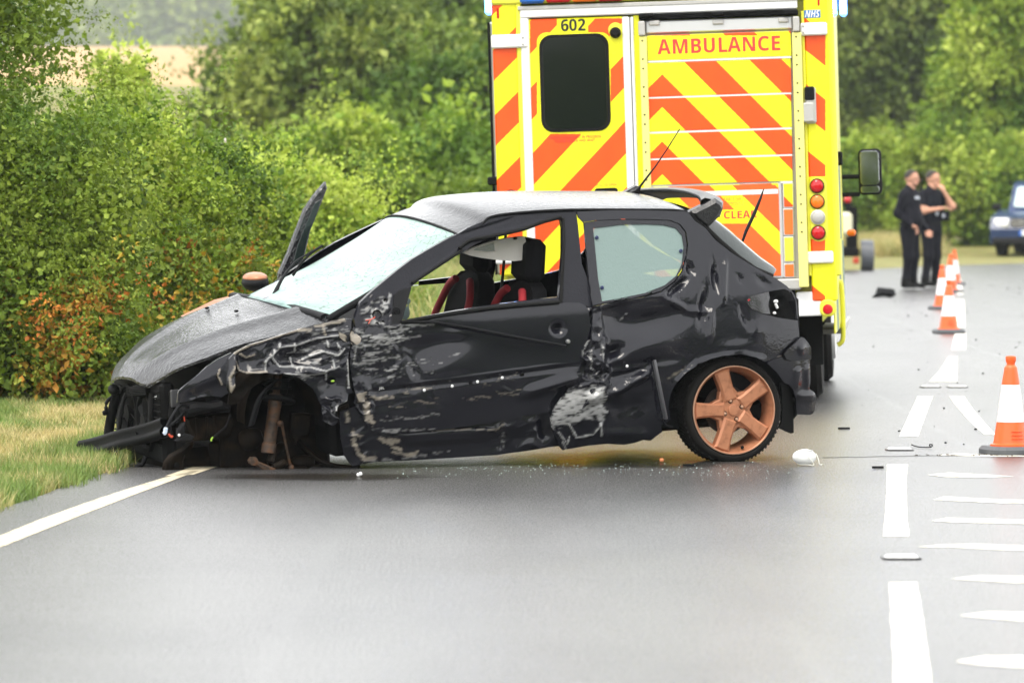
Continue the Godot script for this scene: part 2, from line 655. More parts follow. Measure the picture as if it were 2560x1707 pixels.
# chevrons and panels printed on the back of the ambulance; u runs over 2.4 m from -1.26, v over 2.4 m down from 2.9
func rear_livery() -> ImageTexture:
	var w := 1280
	var d := PackedByteArray()
	d.resize(w * w * 3)
	var yel := [238, 236, 24]
	var ora := [240, 82, 6]
	var pal := [240, 98, 34]
	for j in w:
		var y := 2.9 - 2.4 * (j + 0.5) / w
		for i in w:
			var x := -1.26 + 2.4 * (i + 0.5) / w
			var a := 802.303 * x - 24.591 * y + 1140.783      # the panel layout is measured along its own slightly skewed axes
			var b := -25.958 * x - 803.847 * y + 2221.383
			var c: Array = yel
			if a < 275.0:
				if fposmod(b + 1.0 * (a - 190.0) - 560.0, 365.0) < 172.0:
					c = ora
			elif a < 900.0:
				var s := fposmod(b + 1.07 * (a - 345.0) - 452.0, 367.0)
				if s < 180.0:
					c = ora
				if a > 345.0 and a < 770.0 and b > 160.0 and b < 745.0:      # yellow field round the window
					var e := Vector2(maxf(absf(a - 557.0) - 150.0, 0.0), maxf(absf(b - 452.0) - 225.0, 0.0)).length()
					if e < 51.0:
						c = yel
				if b < 175.0 and a > 465.0 and a < 635.0:
					c = yel
				if a < 318.0 or a > 862.0 or b < 100.0:
					c = yel
			elif a < 1800.0:
				var dx := absf(a - 1040.0)
				if fposmod(b - dx - 405.0, 365.0) < 178.0 and a > 958.0 and a < 1760.0:
					c = ora
				if b < 322.0 and b > 195.0:
					c = yel
				if b > 1005.0 and a < 1690.0:
					c = pal
					if fposmod(b - a * 0.98 + 385.0, 350.0) < 120.0:
						c = yel
					if b > 1140.0 and b < 1215.0 and a < 1545.0:
						c = yel
				if a > 1790.0 or (a > 900.0 and a < 958.0):
					c = yel
			else:
				if fposmod(b - 0.8 * (a - 1860.0) - 136.0, 355.0) < 172.0 and a < 1925.0 and a > 1806.0 and not (b > 960.0 and b < 1300.0):
					c = ora
				if b > 20.0 and b < 100.0:
					c = yel
			var at := (j * w + i) * 3
			var film := nz.get_noise_2d(x * 5.0, y * 2.2) * 0.5 + nz.get_noise_2d(x * 40.0, y * 25.0) * 0.25      # road film and wear
			var g := clampf(1.0 - 0.10 * maxf(0.0, film + 0.15), 0.0, 1.0)
			d[at] = int(c[0] * g)
			d[at + 1] = int(c[1] * g)
			d[at + 2] = int(minf(255.0, c[2] * g + (1.0 - g) * 20.0))
	return ImageTexture.create_from_image(Image.create_from_data(w, w, false, Image.FORMAT_RGB8, d))


# ---------------------------------------------------------------- land and road
func land(x: float, z: float) -> float:
	var d := -z
	var h := -0.02
	var left := clampf((-0.085 * (z + 23.0) - 2.6 - x) / 2.2, 0.0, 1.0)      # verge rises a little towards the hedge
	if d < 150.0:
		h += 0.06 * left + 0.02 * left * nz.get_noise_2d(x * 0.8, z * 0.8)
	h += smoothstep(160.0, 210.0, d) * (5.2 - 0.0) + clampf((d - 205.0) / 165.0, 0.0, 1.0) * 6.4 + clampf((d - 370.0) / 200.0, 0.0, 1.0) * 3.0
	if d > 110.0 and d < 160.0:
		h += 0.3 * smoothstep(108.0, 125.0, d)
	elif d >= 160.0:
		h += 0.3
	return h


func land_sheet(xs: Array, zs: Array, lift := 0.0) -> MB:
	var b := MB.new()
	var rows := []
	for z in zs:
		var row := []
		for x in xs:
			row.append(Vector3(x, land(x, z) + lift, z))
		rows.append(row)
	b.sheet(rows)
	return b


func span(a: float, b: float, n: int) -> Array:
	var o := []
	for i in n + 1:
		o.append(lerpf(a, b, float(i) / n))
	return o


func land_and_road() -> void:
	var xs := span(-400, -30, 12) + span(-26, 26, 90) + span(30, 400, 12)
	var g := put(self, "ground", land_sheet(xs, span(60, -12, 20) + span(-13, -170, 150) + span(-176, -214, 12)), M.soil)
	tag(g, "grassy ground on both sides of the wet road", "", "", "structure")
	tag(put(self, "wheat_field", land_sheet(span(-400, 400, 40), span(-214, -372, 20)), M.wheat), "ripe pale gold wheat field on the far slope", "", "", "structure")
	tag(put(self, "hill", land_sheet(span(-700, 700, 40), span(-372, -900, 20)), M.soil), "distant hill behind the wheat field", "", "", "structure")
	# the carriageway follows its centre line and bends away to the right
	var mid := curve([Vector2(-1.2, 60), Vector2(-0.2, 8), Vector2(1.18, -15), Vector2(1.61, -21.3), Vector2(2.04, -26.9), Vector2(2.9, -36), Vector2(3.9, -46), Vector2(4.85, -55), Vector2(6.0, -67), Vector2(7.7, -80), Vector2(10.8, -93), Vector2(16.5, -102), Vector2(26, -107), Vector2(60, -112), Vector2(160, -118)], 10)
	var b := MB.new()
	var rows := []
	for i in mid.size():
		var d: Vector2 = (mid[mini(i + 1, mid.size() - 1)] - mid[maxi(i - 1, 0)]).normalized()
		var nrm := Vector2(d.y, -d.x)
		var row := []
		for k in 13:
			var o := lerpf(-4.05 - 0.04 * nz.get_noise_1d(i * 1.7), 8.5, k / 12.0)
			var p: Vector2 = mid[i] - nrm * o
			row.append(Vector3(p.x, 0.0, p.y))
		rows.append(row)
	b.sheet(rows)
	tag(put(self, "road", b, M.asphalt), "wet grey asphalt road bending away to the right", "", "", "structure")
	# painted markings
	marking("edge_line", [-2.122,-20.049, -2.194,-20.738, -2.149,-21.348, -2.07,-22.474, -1.967,-23.669, -1.855,-24.742, -1.755,-25.603, -1.65,-26.197, -1.621,-26.157, -1.666,-25.72, -1.784,-24.35, -1.894,-23.006, -1.996,-21.668, -2.076,-20.621], M.old_paint, "worn white edge line running under the front of the wreck")
	marking("edge_line", [-1.62, -25.9, -1.76, -25.75, 0.6, -50, 1.6, -60, 2.9, -72, 3.05, -72, 1.75, -60, 0.75, -50], M.old_paint, "white edge line beyond the wreck beside the verge")
	var dash := "painted dash of the broken centre line, "
	marking("centre_line_dash", [1.394,-18.779, 1.499,-18.779, 1.358,-16.701, 1.208,-14.543, 1.097,-14.543, 1.25,-16.701], M.road_paint, dash + "closest one at the bottom edge", "centre line dashes")
	marking("centre_line_dash", [1.984,-26.863, 2.092,-26.863, 1.981,-25.526, 1.747,-22.474, 1.663,-21.259, 1.554,-21.259, 1.673,-22.776, 1.826,-24.778], M.road_paint, dash + "the narrow upright one between two studs", "centre line dashes")
	marking("centre_line_dash", [2.855,-35.773, 2.962,-35.773, 2.389,-29.899, 2.277,-29.899], M.road_paint, dash + "left arm of the fork", "centre line dashes")
	marking("hatching_border", [3.075,-35.773, 3.182,-35.773, 3.032,-33.311, 2.865,-30.112, 2.798,-30.112, 2.876,-32.05, 2.992,-34.324], M.road_paint, "curved white line, right arm of the fork by the nearest cone")
	marking("centre_line_dash", [3.802,-44.282, 3.878,-44.282, 3.368,-38.453, 3.154,-38.453, 3.447,-40.964], M.road_paint, dash + "white wedge where the fork begins", "centre line dashes")
	marking("centre_line_dash", [4.492,-51.556, 4.603,-51.556, 4.111,-46.089, 3.981,-46.089], M.road_paint, dash + "short one in front of the second cone", "centre line dashes")
	marking("centre_line_dash", [5.87,-67.319, 5.98,-67.319, 4.783,-53.679, 4.695,-53.679], M.road_paint, dash + "one beside the second cone", "centre line dashes")
	marking("centre_line_dash", [7.251,-83.165, 7.337,-83.165, 6.267,-70.687, 6.188,-70.687], M.road_paint, dash + "far one beside the distant cones", "centre line dashes")
	var stripes := [[2.311,-27.789, 2.451,-27.973, 2.586,-27.88, 2.944,-27.653, 2.565,-27.653], [2.117,-25.877, 2.241,-26.076, 2.404,-25.916, 2.54,-25.72, 2.331,-25.603, 2.185,-25.681], [1.974,-23.802, 2.045,-24.039, 2.215,-23.869, 2.634,-23.603, 2.62,-23.472, 2.264,-23.537, 2.057,-23.702], [1.837,-22.267, 1.922,-22.474, 2.08,-22.414, 2.479,-22.208, 2.457,-22.006, 2.126,-22.092, 1.925,-22.179], [1.643,-20.636, 1.749,-20.763, 1.896,-20.814, 2.298,-20.586, 2.273,-20.363, 1.969,-20.462, 1.789,-20.611], [1.637,-18.948, 1.756,-19.098, 1.919,-19.055, 2.116,-18.948, 2.088,-18.696, 1.868,-18.738, 1.719,-18.863], [1.525,-17.299, 1.636,-17.46, 1.755,-17.424, 1.936,-17.335, 1.905,-17.055, 1.704,-17.089, 1.598,-17.211], [1.36,-15.619, 1.467,-15.795, 1.591,-15.795, 1.758,-15.736, 1.716,-15.364, 1.538,-15.42, 1.415,-15.519]]
	var where := ["beside the foot of the nearest cone", "second one out from the nearest cone", "third one out from the nearest cone", "fourth one out from the nearest cone", "blurred one level with the larger stud", "one just before the closest dash begins", "second one from the bottom edge", "one closest to the bottom edge"]
	for i in stripes.size():
		marking("hatching_stripe", stripes[i], M.road_paint, "thin tapering white hatching stripe, " + where[i], "hatching stripes right of the centre line")
	# reflecting studs
	var stud := MB.new()
	stud.prism(rounded(-0.065, -0.05, 0.065, 0.05, 0.02, 3), 0.0, 0.013, Transform3D(Basis(Vector3.RIGHT, -PI / 2), Vector3.ZERO), 0.007)
	var shoe := MB.new()
	shoe.prism(rounded(-0.078, -0.075, 0.078, 0.075, 0.03, 3), 0.0, 0.006, Transform3D(Basis(Vector3.RIGHT, -PI / 2), Vector3.ZERO), 0.003)
	var spots := [[Vector3(1.533,0,-20.002), "largest white road stud, above the closest dash"], [Vector3(2.161,0,-28.347), "white road stud above the narrow upright dash"], [Vector3(3.073,0,-37.351), "small white road stud at the left of the fork"], [Vector3(3.272,0,-37.351), "small white road stud at the right of the fork"]]
	for s in spots:
		var t := thing("road_stud", s[1], "road stud", Transform3D(Basis(), s[0] + Vector3(0, 0.002, 0)), "white road studs along the centre line")
		put(t, "reflector", stud, M.white_plastic)
		put(t, "base", shoe, M.asphalt)
	# standing water, thinning out to its edge
	var pools := [[Vector2(-0.95, -25.7), 0.62, 0.42, Color(0.02, 0.018, 0.015), "puddle", "dark puddle of leaked fluid under the crushed front of the car"], [Vector2(0.55, -27.0), 0.75, 0.6, Color(0.018, 0.016, 0.012), "oil_stain", "dark oily patch on the road ahead of the copper wheel"]]
	for q in pools:
		var pud := MB.new()
		var rings := []
		for i in 6:
			var row := []
			for k in 61:
				var w := TAU * k / 60.0
				var r := (0.02 + 0.98 * i / 5.0) * (1.0 + 0.35 * nz.get_noise_2d(cos(w) * 1.4 + q[1] * 9.0, sin(w) * 1.4 + 7.0))
				row.append(Vector3(q[0].x + cos(w) * q[1] * r, 0.002, q[0].y + sin(w) * q[2] * r))
			rings.append(row)
		pud.sheet(rings, true)
		for i in pud.v.size():
			var ring := i / 61
			pud.c[i] = Color(q[3].r, q[3].g, q[3].b, [0.8, 0.8, 0.75, 0.6, 0.3, 0.0][ring])
		tag(put(self, q[4], pud, M.puddle), q[5], "", "", "structure")
	var seam := []
	for i in 26:
		seam.append(Vector3(1.681,0,-27.518).lerp(Vector3(2.587,0,-27.835), i / 25.0) + Vector3(0, 0.003, nz.get_noise_1d(i * 3.0) * 0.06))
	var sb := MB.new()
	sb.tube(seam, 0.004, 5, true, 0.3)
	tag(put(self, "road_seam", sb, M.plastic), "thin dark joint across the road from the mask to the nearest cone", "", "", "structure")


func flat(b: MB, p: PackedVector2Array, y: float) -> void:
	var id := Geometry2D.triangulate_polygon(p)
	var f := b.v.size()
	for q in p:
		b.add(Vector3(q.x, y, q.y), q)
	for k in range(0, id.size(), 3):
		var up := (p[id[k + 1]] - p[id[k]]).cross(p[id[k + 2]] - p[id[k]]) > 0.0
		b.tri(f + id[k], f + id[k + (1 if up else 2)], f + id[k + (2 if up else 1)])


func marking(called: String, outline: Array, m: Material, label: String, group := "") -> void:
	var p := poly(outline)
	var fine := PackedVector2Array()      # edges worn a little uneven
	for i in p.size():
		var q := p[i]
		var r := p[(i + 1) % p.size()]
		var n := clampi(int(q.distance_to(r) / 0.15), 1, 60)
		for k in n:
			var s := q.lerp(r, float(k) / n)
			fine.append(s + Vector2(nz.get_noise_2d(s.x * 9.0, s.y * 5.0), nz.get_noise_2d(s.y * 5.0, s.x * 9.0)) * 0.005)
	var b := MB.new()
	flat(b, fine, 0.002)
	tag(put(self, called, b, m), label, "", group, "structure")


# ---------------------------------------------------------------- plants
func leaf_cluster(n: int, radius: float, length: float, width: float, seed_: int, droop := 0.3) -> ArrayMesh:
	var r := RandomNumberGenerator.new()
	r.seed = seed_
	var b := MB.new()
	for i in n:
		var dir := Vector3(r.randfn(), r.randfn(), r.randfn()).normalized()
		var p := dir * radius * pow(r.randf(), 0.5)
		var ax := (dir + Vector3(r.randfn(), r.randfn(), r.randfn()) * 0.7 + Vector3(0, -droop, 0)).normalized()
		var sd := ax.cross(Vector3(r.randfn(), r.randfn() + 1.5, r.randfn())).normalized()
		var nm := ax.cross(sd)
		var l := length * r.randf_range(0.6, 1.2)
		var w := width * r.randf_range(0.7, 1.2)
		b.col = Color.WHITE * r.randf_range(0.75, 1.2)
		var f := b.add(p)
		b.add(p + ax * l * 0.45 + sd * w * 0.5 + nm * w * 0.14)
		b.add(p + ax * l - nm * l * 0.12)
		b.add(p + ax * l * 0.45 - sd * w * 0.5 + nm * w * 0.14)
		b.tri(f, f + 1, f + 2)
		b.tri(f, f + 2, f + 3)
	return b.mesh()


# crowns are leaf clumps spread through a set of lobes [x, y, z, rx, ry, rz]; tones come in patches
func crown(parent: Node3D, called: String, lobes: Array, count: int, m: ArrayMesh, tones: Array, seed_: int, size := 1.0, patch := 1.6, bottom := -9.0) -> void:
	var r := RandomNumberGenerator.new()
	r.seed = seed_
	var weight := []
	var total := 0.0
	for l in lobes:
		total += pow(l[3] * l[4] * l[5], 0.667)
		weight.append(total)
	var buf := PackedFloat32Array()
	var made := 0
	var tries := 0
	var shoot := 0
	var shoot_at := Vector3.ZERO
	var shoot_dir := Vector3.ZERO
	while made < count and tries < count * 4:
		tries += 1
		var pick := r.randf() * total
		var k := 0
		while weight[k] < pick:
			k += 1
		var l: Array = lobes[k]
		var dir := Vector3(r.randfn(), r.randfn(), r.randfn()).normalized()
		var c := Vector3(l[0], l[1], l[2])
		var bump := 1.0 + 0.5 * nz.get_noise_3d(dir.x * 1.7 + k * 7.1, dir.y * 1.7, dir.z * 1.7 + seed_) + 0.3 * nz.get_noise_3d(dir.x * 5.0 + k * 3.1, dir.y * 5.0, dir.z * 5.0 - seed_)
		var p := c + dir * Vector3(l[3], l[4], l[5]) * bump * lerpf(0.62, 1.06, pow(r.randf(), 0.6))
		if r.randf() < 0.05:      # a shoot leaning out of the crown
			shoot = 5
			shoot_at = c + dir * Vector3(l[3], l[4], l[5]) * bump * 1.02
			shoot_dir = (dir + Vector3(r.randfn() * 0.4, 0.5 + r.randfn() * 0.3, r.randfn() * 0.4)).normalized() * 0.11 * size * r.randf_range(0.6, 1.3)
		var thin := 1.0
		if shoot > 0:
			shoot -= 1
			shoot_at += shoot_dir
			p = shoot_at
			thin = 0.5
		if p.y < bottom:
			continue
		var hid := false
		for j in lobes.size():
			if j != k:
				var o: Array = lobes[j]
				if ((p - Vector3(o[0], o[1], o[2])) / Vector3(o[3], o[4], o[5])).length() < 0.6:
					hid = true
					break
		if hid:
			continue
		if nz.get_noise_3d(p.x * 0.9 / size + 31.0, p.y * 0.9 / size, p.z * 0.9 / size) < -0.2:      # gaps
			continue
		made += 1
		var s := size * thin * r.randf_range(0.5, 1.45)
		var bs := Basis(Vector3(r.randfn(), r.randfn(), r.randfn()).normalized(), r.randf() * TAU).scaled(Vector3.ONE * s)
		var n := nz.get_noise_3d(p.x * 0.55 / patch, p.y * 0.55 / patch + seed_ * 3.3, p.z * 0.55 / patch) * 1.3 + 0.5 + r.randfn() * 0.16
		var f := clampf(n, 0.0, 0.999) * (tones.size() - 1)
		var t: Color = tones[int(f)].lerp(tones[int(f) + 1], f - int(f)) * r.randf_range(0.72, 1.28)
		buf.append_array([bs.x.x, bs.y.x, bs.z.x, p.x, bs.x.y, bs.y.y, bs.z.y, p.y, bs.x.z, bs.y.z, bs.z.z, p.z, t.r, t.g, t.b, 1.0])
	tag(many(parent, called, m, M.leaf, buf), "", "", "", "stuff")


func many(parent: Node3D, called: String, m: Mesh, material: Material, buf: PackedFloat32Array) -> MultiMeshInstance3D:
	var mm := MultiMesh.new()
	mm.transform_format = MultiMesh.TRANSFORM_3D
	mm.use_colors = true
	mm.mesh = m
	mm.instance_count = buf.size() / 16
	mm.buffer = buf
	var o := MultiMeshInstance3D.new()
	o.name = called if parent != self else numbered(called)
	o.multimesh = mm
	o.material_override = material
	parent.add_child(o, true)
	return o


func plant(called: String, label: String, category: String, group: String, at: Vector3, lobes: Array, count: int, m: ArrayMesh, tones: Array, seed_: int, size := 1.0, patch := 1.6, trunk := 0.0) -> Node3D:
	at.y = land(at.x, at.z) - 0.01
	var t := thing(called, label, category, Transform3D(Basis(), at), group)
	crown(t, "crown", lobes, count, m, tones, seed_, size, patch, 0.02)
	var b := MB.new()
	var r := RandomNumberGenerator.new()
	r.seed = seed_ + 100
	var top: Array = lobes[0]
	for l in lobes:
		var c := Vector3(l[0], l[1], l[2])
		var foot := Vector3(l[0] * 0.25, 0.0, l[2] * 0.25) if trunk > 0.0 else Vector3(l[0] * 0.8 + r.randfn() * 0.1, 0.0, l[2] * 0.8)
		var half: Vector3 = foot.lerp(c, 0.55) + Vector3(r.randfn(), 0, r.randfn()) * 0.08 * l[3]
		var w: float = maxf(trunk, 0.03 + 0.012 * l[4])
		b.tube(curve([foot, half, c, c + Vector3(r.randfn() * 0.3, 0.8, r.randfn() * 0.3) * l[4]], 4), [w, w * 0.95, w * 0.9, w * 0.8, w * 0.7, w * 0.62, w * 0.55, w * 0.5, w * 0.45, w * 0.35, w * 0.25, w * 0.18, w * 0.1], 7)
		for k in 5:
			var d: Vector3 = Vector3(r.randfn(), r.randf_range(-0.2, 1.0), r.randfn()).normalized() * Vector3(l[3], l[4], l[5]) * 0.85
			b.tube([half.lerp(c, 0.3 + 0.14 * k), c + d * 0.5 + Vector3(0, 0.03, 0), c + d], [w * 0.4, w * 0.25, w * 0.08], 5)
	put(t, "trunk" if trunk > 0.0 else "stems", b, M.bark)
	return t


func hedges_and_trees() -> void:
	var small := leaf_cluster(20, 0.15, 0.05, 0.034, 1)
	var bramble := leaf_cluster(18, 0.17, 0.066, 0.048, 2)
	var mid := leaf_cluster(18, 0.26, 0.12, 0.08, 3)
	var big := leaf_cluster(22, 0.5, 0.22, 0.14, 4)
	var dark := [Color(0.07, 0.13, 0.022), Color(0.115, 0.185, 0.028), Color(0.18, 0.255, 0.035), Color(0.28, 0.36, 0.06)]
	var bright := [Color(0.11, 0.2, 0.03), Color(0.19, 0.29, 0.04), Color(0.30, 0.40, 0.055), Color(0.44, 0.52, 0.1)]
	var olive := [Color(0.14, 0.185, 0.04), Color(0.25, 0.3, 0.06), Color(0.36, 0.39, 0.09), Color(0.46, 0.44, 0.14)]
	var rusty := [Color(0.1, 0.16, 0.025), Color(0.18, 0.25, 0.035), Color(0.23, 0.3, 0.045), Color(0.48, 0.3, 0.05), Color(0.48, 0.16, 0.035)]
	var wood := [Color(0.1, 0.15, 0.035), Color(0.165, 0.225, 0.05), Color(0.25, 0.31, 0.07), Color(0.34, 0.39, 0.1)]
	var g := "roadside bushes along the left verge"
	# left hedge, the sharpest greenery; positions are metres from the foot of each plant
	plant("hedge_bush", "tall dark green small leaved bush at the left edge", "bush", g, Vector3(-3.75, 0.1, -34.6), [[0, 0.95, 0, 1.0, 1.1, 0.9], [-0.75, 1.7, 0.3, 0.85, 1.3, 0.9], [0.55, 1.1, -0.1, 0.65, 0.75, 0.8], [0.2, 0.5, 0.3, 0.9, 0.6, 0.6]], 5200, small, dark, 21, 1.0, 0.9)
	plant("hawthorn_tree", "dark leaved tree top leaning in at the upper left corner", "tree", "", Vector3(-4.2, 0.1, -35.8), [[-0.2, 3.0, 0.2, 1.15, 0.95, 1.0], [0.1, 2.4, 0.2, 0.8, 0.7, 0.8], [-0.3, 3.7, 0.2, 0.8, 0.7, 0.8]], 2600, small, dark, 22, 1.1, 0.8, 0.1)
	plant("hedge_bush", "yellow green loose bush beside the dark one at the left", "bush", g, Vector3(-2.9, 0.1, -37.0), [[0, 0.8, 0, 0.75, 0.95, 0.8], [0.15, 1.25, 0.0, 0.6, 0.62, 0.7], [0.3, 0.7, 0.3, 0.55, 0.7, 0.6]], 3300, small, bright, 23, 1.0, 0.7)
	plant("bramble", "low bramble with orange and brown leaves at the foot of the hedge", "bramble", "", Vector3(-3.35, 0.08, -34.0), [[-0.35, 0.35, 0, 0.75, 0.48, 0.4], [0.2, 0.32, 0.05, 0.6, 0.42, 0.4], [0.62, 0.25, -0.2, 0.4, 0.34, 0.4]], 1500, bramble, rusty, 24, 0.9, 0.32)
	plant("bramble", "green bramble with a few orange sprays behind the black bonnet", "bramble", "", Vector3(-2.5, 0.08, -36.2), [[0, 0.4, 0, 0.6, 0.5, 0.5], [0.5, 0.42, -0.6, 0.5, 0.5, 0.5]], 1100, bramble, rusty, 25, 0.95, 0.35)
	plant("hedge_bush", "deep green glossy bush in the middle of the left hedge", "bush", g, Vector3(-2.75, 0.1, -40.0), [[0, 0.8, 0, 0.72, 0.9, 0.8], [0.3, 0.95, 0, 0.6, 0.72, 0.7], [-0.4, 1.35, 0, 0.55, 0.62, 0.6], [0.5, 0.5, 0.3, 0.55, 0.6, 0.6]], 3600, bramble, dark, 26, 1.0, 0.6)
	plant("hedge_bush", "pale olive bush at the right end of the left hedge", "bush", g, Vector3(-2.15, 0.1, -46.5), [[0, 0.65, 0, 0.8, 0.85, 0.9], [0.5, 0.55, 0, 0.6, 0.7, 0.8], [0.1, 1.0, 0, 0.6, 0.5, 0.7]], 2500, bramble, bright, 27, 1.1, 0.7)
	plant("hedge_bush", "bushy yellow green shrub crowning the hedge under the gold field", "bush", g, Vector3(-4.5, 0.1, -47.0), [[0, 0.75, 0, 1.1, 0.95, 1.0], [0.8, 0.7, 0, 0.9, 0.85, 0.9], [-0.6, 0.9, 0, 0.9, 0.9, 0.9], [1.3, 0.95, 0, 0.5, 0.55, 0.6]], 3200, mid, bright, 28, 0.85, 0.9)
	plant("sapling", "thin young sapling poking above the hedge against the far field", "sapling", "", Vector3(-4.0, 0.1, -53.0), [[0, 2.2, 0, 0.28, 0.55, 0.28], [0.1, 1.6, 0, 0.4, 0.5, 0.4]], 420, mid, bright, 29, 0.7, 0.8, 0.03)
	var roses := MB.new()
	for i in 90:
		var p := Vector3(rng.randfn() * 0.13, rng.randfn() * 0.16, rng.randfn() * 0.15)
		roses.ball(Transform3D(Basis().scaled(Vector3.ONE * rng.randf_range(0.012, 0.024)), p), 4, 6)
	tag(put(self, "blossom", roses, mat(lin(0.7, 0.62, 0.6), 0.8), Transform3D(Basis(), Vector3(-2.657,1.513,-46))), "spray of pale blossom on the hedge behind the open door", "blossom", "", "stuff")
	# further bushes and trees behind the wreck
	plant("hedge_bush", "light green rounded thicket behind the roof of the wreck", "bush", "", Vector3(-2.2, 0.1, -70.0), [[0, 1.1, 0, 1.1, 1.1, 1.0], [1.1, 1.15, 0, 1.0, 1.1, 1.0], [-0.9, 0.9, 0.3, 0.8, 0.9, 0.8], [2.0, 1.0, 0, 0.9, 1.0, 0.9]], 2800, mid, bright, 31, 1.15, 1.3)
	plant("hedge_bush", "shadowed scrub under the light thicket beside the open car door", "bush", "", Vector3(-1.6, 0.1, -64.0), [[0, 0.7, 0, 0.8, 0.8, 0.7], [1.1, 0.65, 0, 0.8, 0.75, 0.7], [-0.8, 0.6, 0, 0.6, 0.7, 0.6]], 1200, mid, dark, 32, 0.95, 0.8)
	plant("broadleaf_tree", "round green tree left of the ambulance, its top near the frame edge", "tree", "trees behind the wreck", Vector3(-3.6, 0.1, -92.0), [[0, 3.0, 0, 1.7, 1.5, 1.5], [-1.0, 2.3, 0, 1.2, 1.2, 1.2], [1.2, 3.4, 0, 1.3, 1.3, 1.3], [0.2, 1.6, 0, 1.7, 1.2, 1.4], [0.0, 4.2, 0, 1.0, 0.8, 1.0]], 3000, mid, wood, 33, 1.5, 1.2, 0.16)
	plant("broadleaf_tree", "darker spreading tree between the round tree and the ambulance", "tree", "trees behind the wreck", Vector3(-0.6, 0.1, -90.0), [[0, 2.3, 0, 1.5, 1.1, 1.4], [-1.3, 1.9, 0, 1.2, 1.1, 1.2], [1.3, 2.2, 0, 1.3, 1.0, 1.2], [0.2, 3.0, 0, 1.1, 0.8, 1.0], [0.8, 1.2, 0, 1.6, 1.0, 1.3]], 3000, mid, dark, 34, 1.5, 1.5, 0.15)
	plant("broadleaf_tree", "tall tree at the back whose crown leaves the top of the frame", "tree", "trees behind the wreck", Vector3(-1.4, 0.2, -128.0), [[0, 5.2, 0, 2.8, 2.2, 2.2], [-2.0, 4.3, 0, 2.0, 1.8, 2.0], [2.2, 4.6, 0, 2.4, 2.0, 2.0], [0.5, 7.2, 0, 2.4, 1.8, 2.0], [-1.0, 2.4, 0, 2.4, 2.0, 2.0], [1.8, 2.2, 0, 2.2, 2.0, 2.0]], 3600, big, dark, 35, 1.2, 2.2, 0.25)
	plant("broadleaf_tree", "tall dark tree close behind the left side of the ambulance", "tree", "trees behind the wreck", Vector3(2.2, 0.2, -122.0), [[0, 4.6, 0, 2.4, 2.2, 2.2], [1.6, 3.0, 0, 2.0, 2.0, 2.0], [-1.4, 2.6, 0, 2.0, 1.8, 2.0], [0.6, 6.8, 0, 2.2, 1.8, 2.0], [2.4, 5.6, 0, 2.0, 1.8, 2.0]], 3200, big, dark, 36, 1.2, 2.2, 0.25)
	# the bank across the bend
	var k := "trees on the bank across the bend"
	plant("broadleaf_tree", "hazy dark tree right of the ambulance roof", "tree", k, Vector3(11.5, 0.4, -150.0), [[0, 5.8, 0, 2.6, 2.4, 2.2], [-2.4, 4.6, 0, 2.4, 2.2, 2.2], [1.8, 4.0, 0, 2.4, 2.2, 2.2], [-0.6, 8.2, 0, 2.8, 2.0, 2.2], [-3.8, 7.0, 0, 2.4, 2.4, 2.2], [-0.5, 2.8, 0, 2.6, 1.8, 2.0], [2.6, 7.0, 0, 2.2, 2.2, 2.2]], 3600, big, wood, 41, 1.25, 2.4, 0.3)
	plant("willow_tree", "bright green drooping tree at the right edge above the blue car", "tree", k, Vector3(13.4, 0.4, -122.0), [[0, 4.6, 0, 1.8, 2.0, 1.7], [-1.7, 3.6, 0, 1.4, 1.5, 1.4], [1.7, 4.8, 0, 1.7, 1.9, 1.6], [0.5, 6.6, 0, 2.0, 1.5, 1.8], [0.6, 2.4, 0, 1.9, 1.6, 1.6], [-1.2, 5.6, 0, 1.3, 1.3, 1.3]], 4200, big, bright, 42, 0.9, 1.8, 0.2)
	plant("willow_tree", "second drooping tree cut by the right edge", "tree", k, Vector3(16.6, 0.4, -124.0), [[0, 3.6, 0, 2.0, 2.2, 1.8], [0.3, 6.0, 0, 2.0, 2.0, 1.8], [-0.8, 1.6, 0, 1.8, 1.5, 1.6]], 2600, big, bright, 43, 0.95, 1.8, 0.2)
	plant("hedge_bush", "pale topped hedge behind the two officers", "bush", k, Vector3(9.6, 0.4, -118.0), [[0, 1.2, 0, 1.3, 1.2, 1.0], [-1.5, 1.1, 0, 1.2, 1.15, 1.0], [1.4, 1.15, 0, 1.2, 1.1, 1.0]], 2200, mid, bright, 44, 1.4, 1.4)
	plant("hedge_bush", "green hedge between the officers and the blue car", "bush", k, Vector3(13.6, 0.4, -118.5), [[0, 1.3, 0, 1.5, 1.3, 1.0], [-1.6, 1.1, 0, 1.2, 1.1, 1.0], [1.5, 1.4, 0, 1.4, 1.4, 1.0]], 2600, mid, bright, 45, 1.5, 1.4)
	plant("hedge_bush", "hedge behind the trailer beside the ambulance", "bush", k, Vector3(6.4, 0.4, -120.0), [[0, 1.2, 0, 1.4, 1.2, 1.0], [-1.7, 1.2, 0, 1.3, 1.2, 1.0], [-3.4, 1.4, 0, 1.3, 1.4, 1.0]], 2200, mid, wood, 46, 1.5, 1.2)
	plant("broadleaf_tree", "dark tree behind the hedge at the right", "tree", k, Vector3(17.5, 0.4, -140.0), [[0, 4.5, 0, 2.6, 2.6, 2.2], [2.5, 5.5, 0, 2.6, 3.0, 2.2], [-2.0, 2.4, 0, 2.4, 2.2, 2.0]], 2200, big, dark, 47, 1.3, 2.2, 0.25)
	# far off wood on the ridge, one mass
	var lobes := []
	var r := RandomNumberGenerator.new()
	r.seed = 61
	for i in 44:
		var x := -66.0 + i * 2.7
		var z := -470.0 - r.randf() * 60.0
		lobes.append([x, land(x, z) + r.randf_range(1.5, 4.6), z, r.randf_range(2.6, 4.5), r.randf_range(3.0, 5.2), 3.5])
	var holder := Node3D.new()
	holder.name = "far_wood"
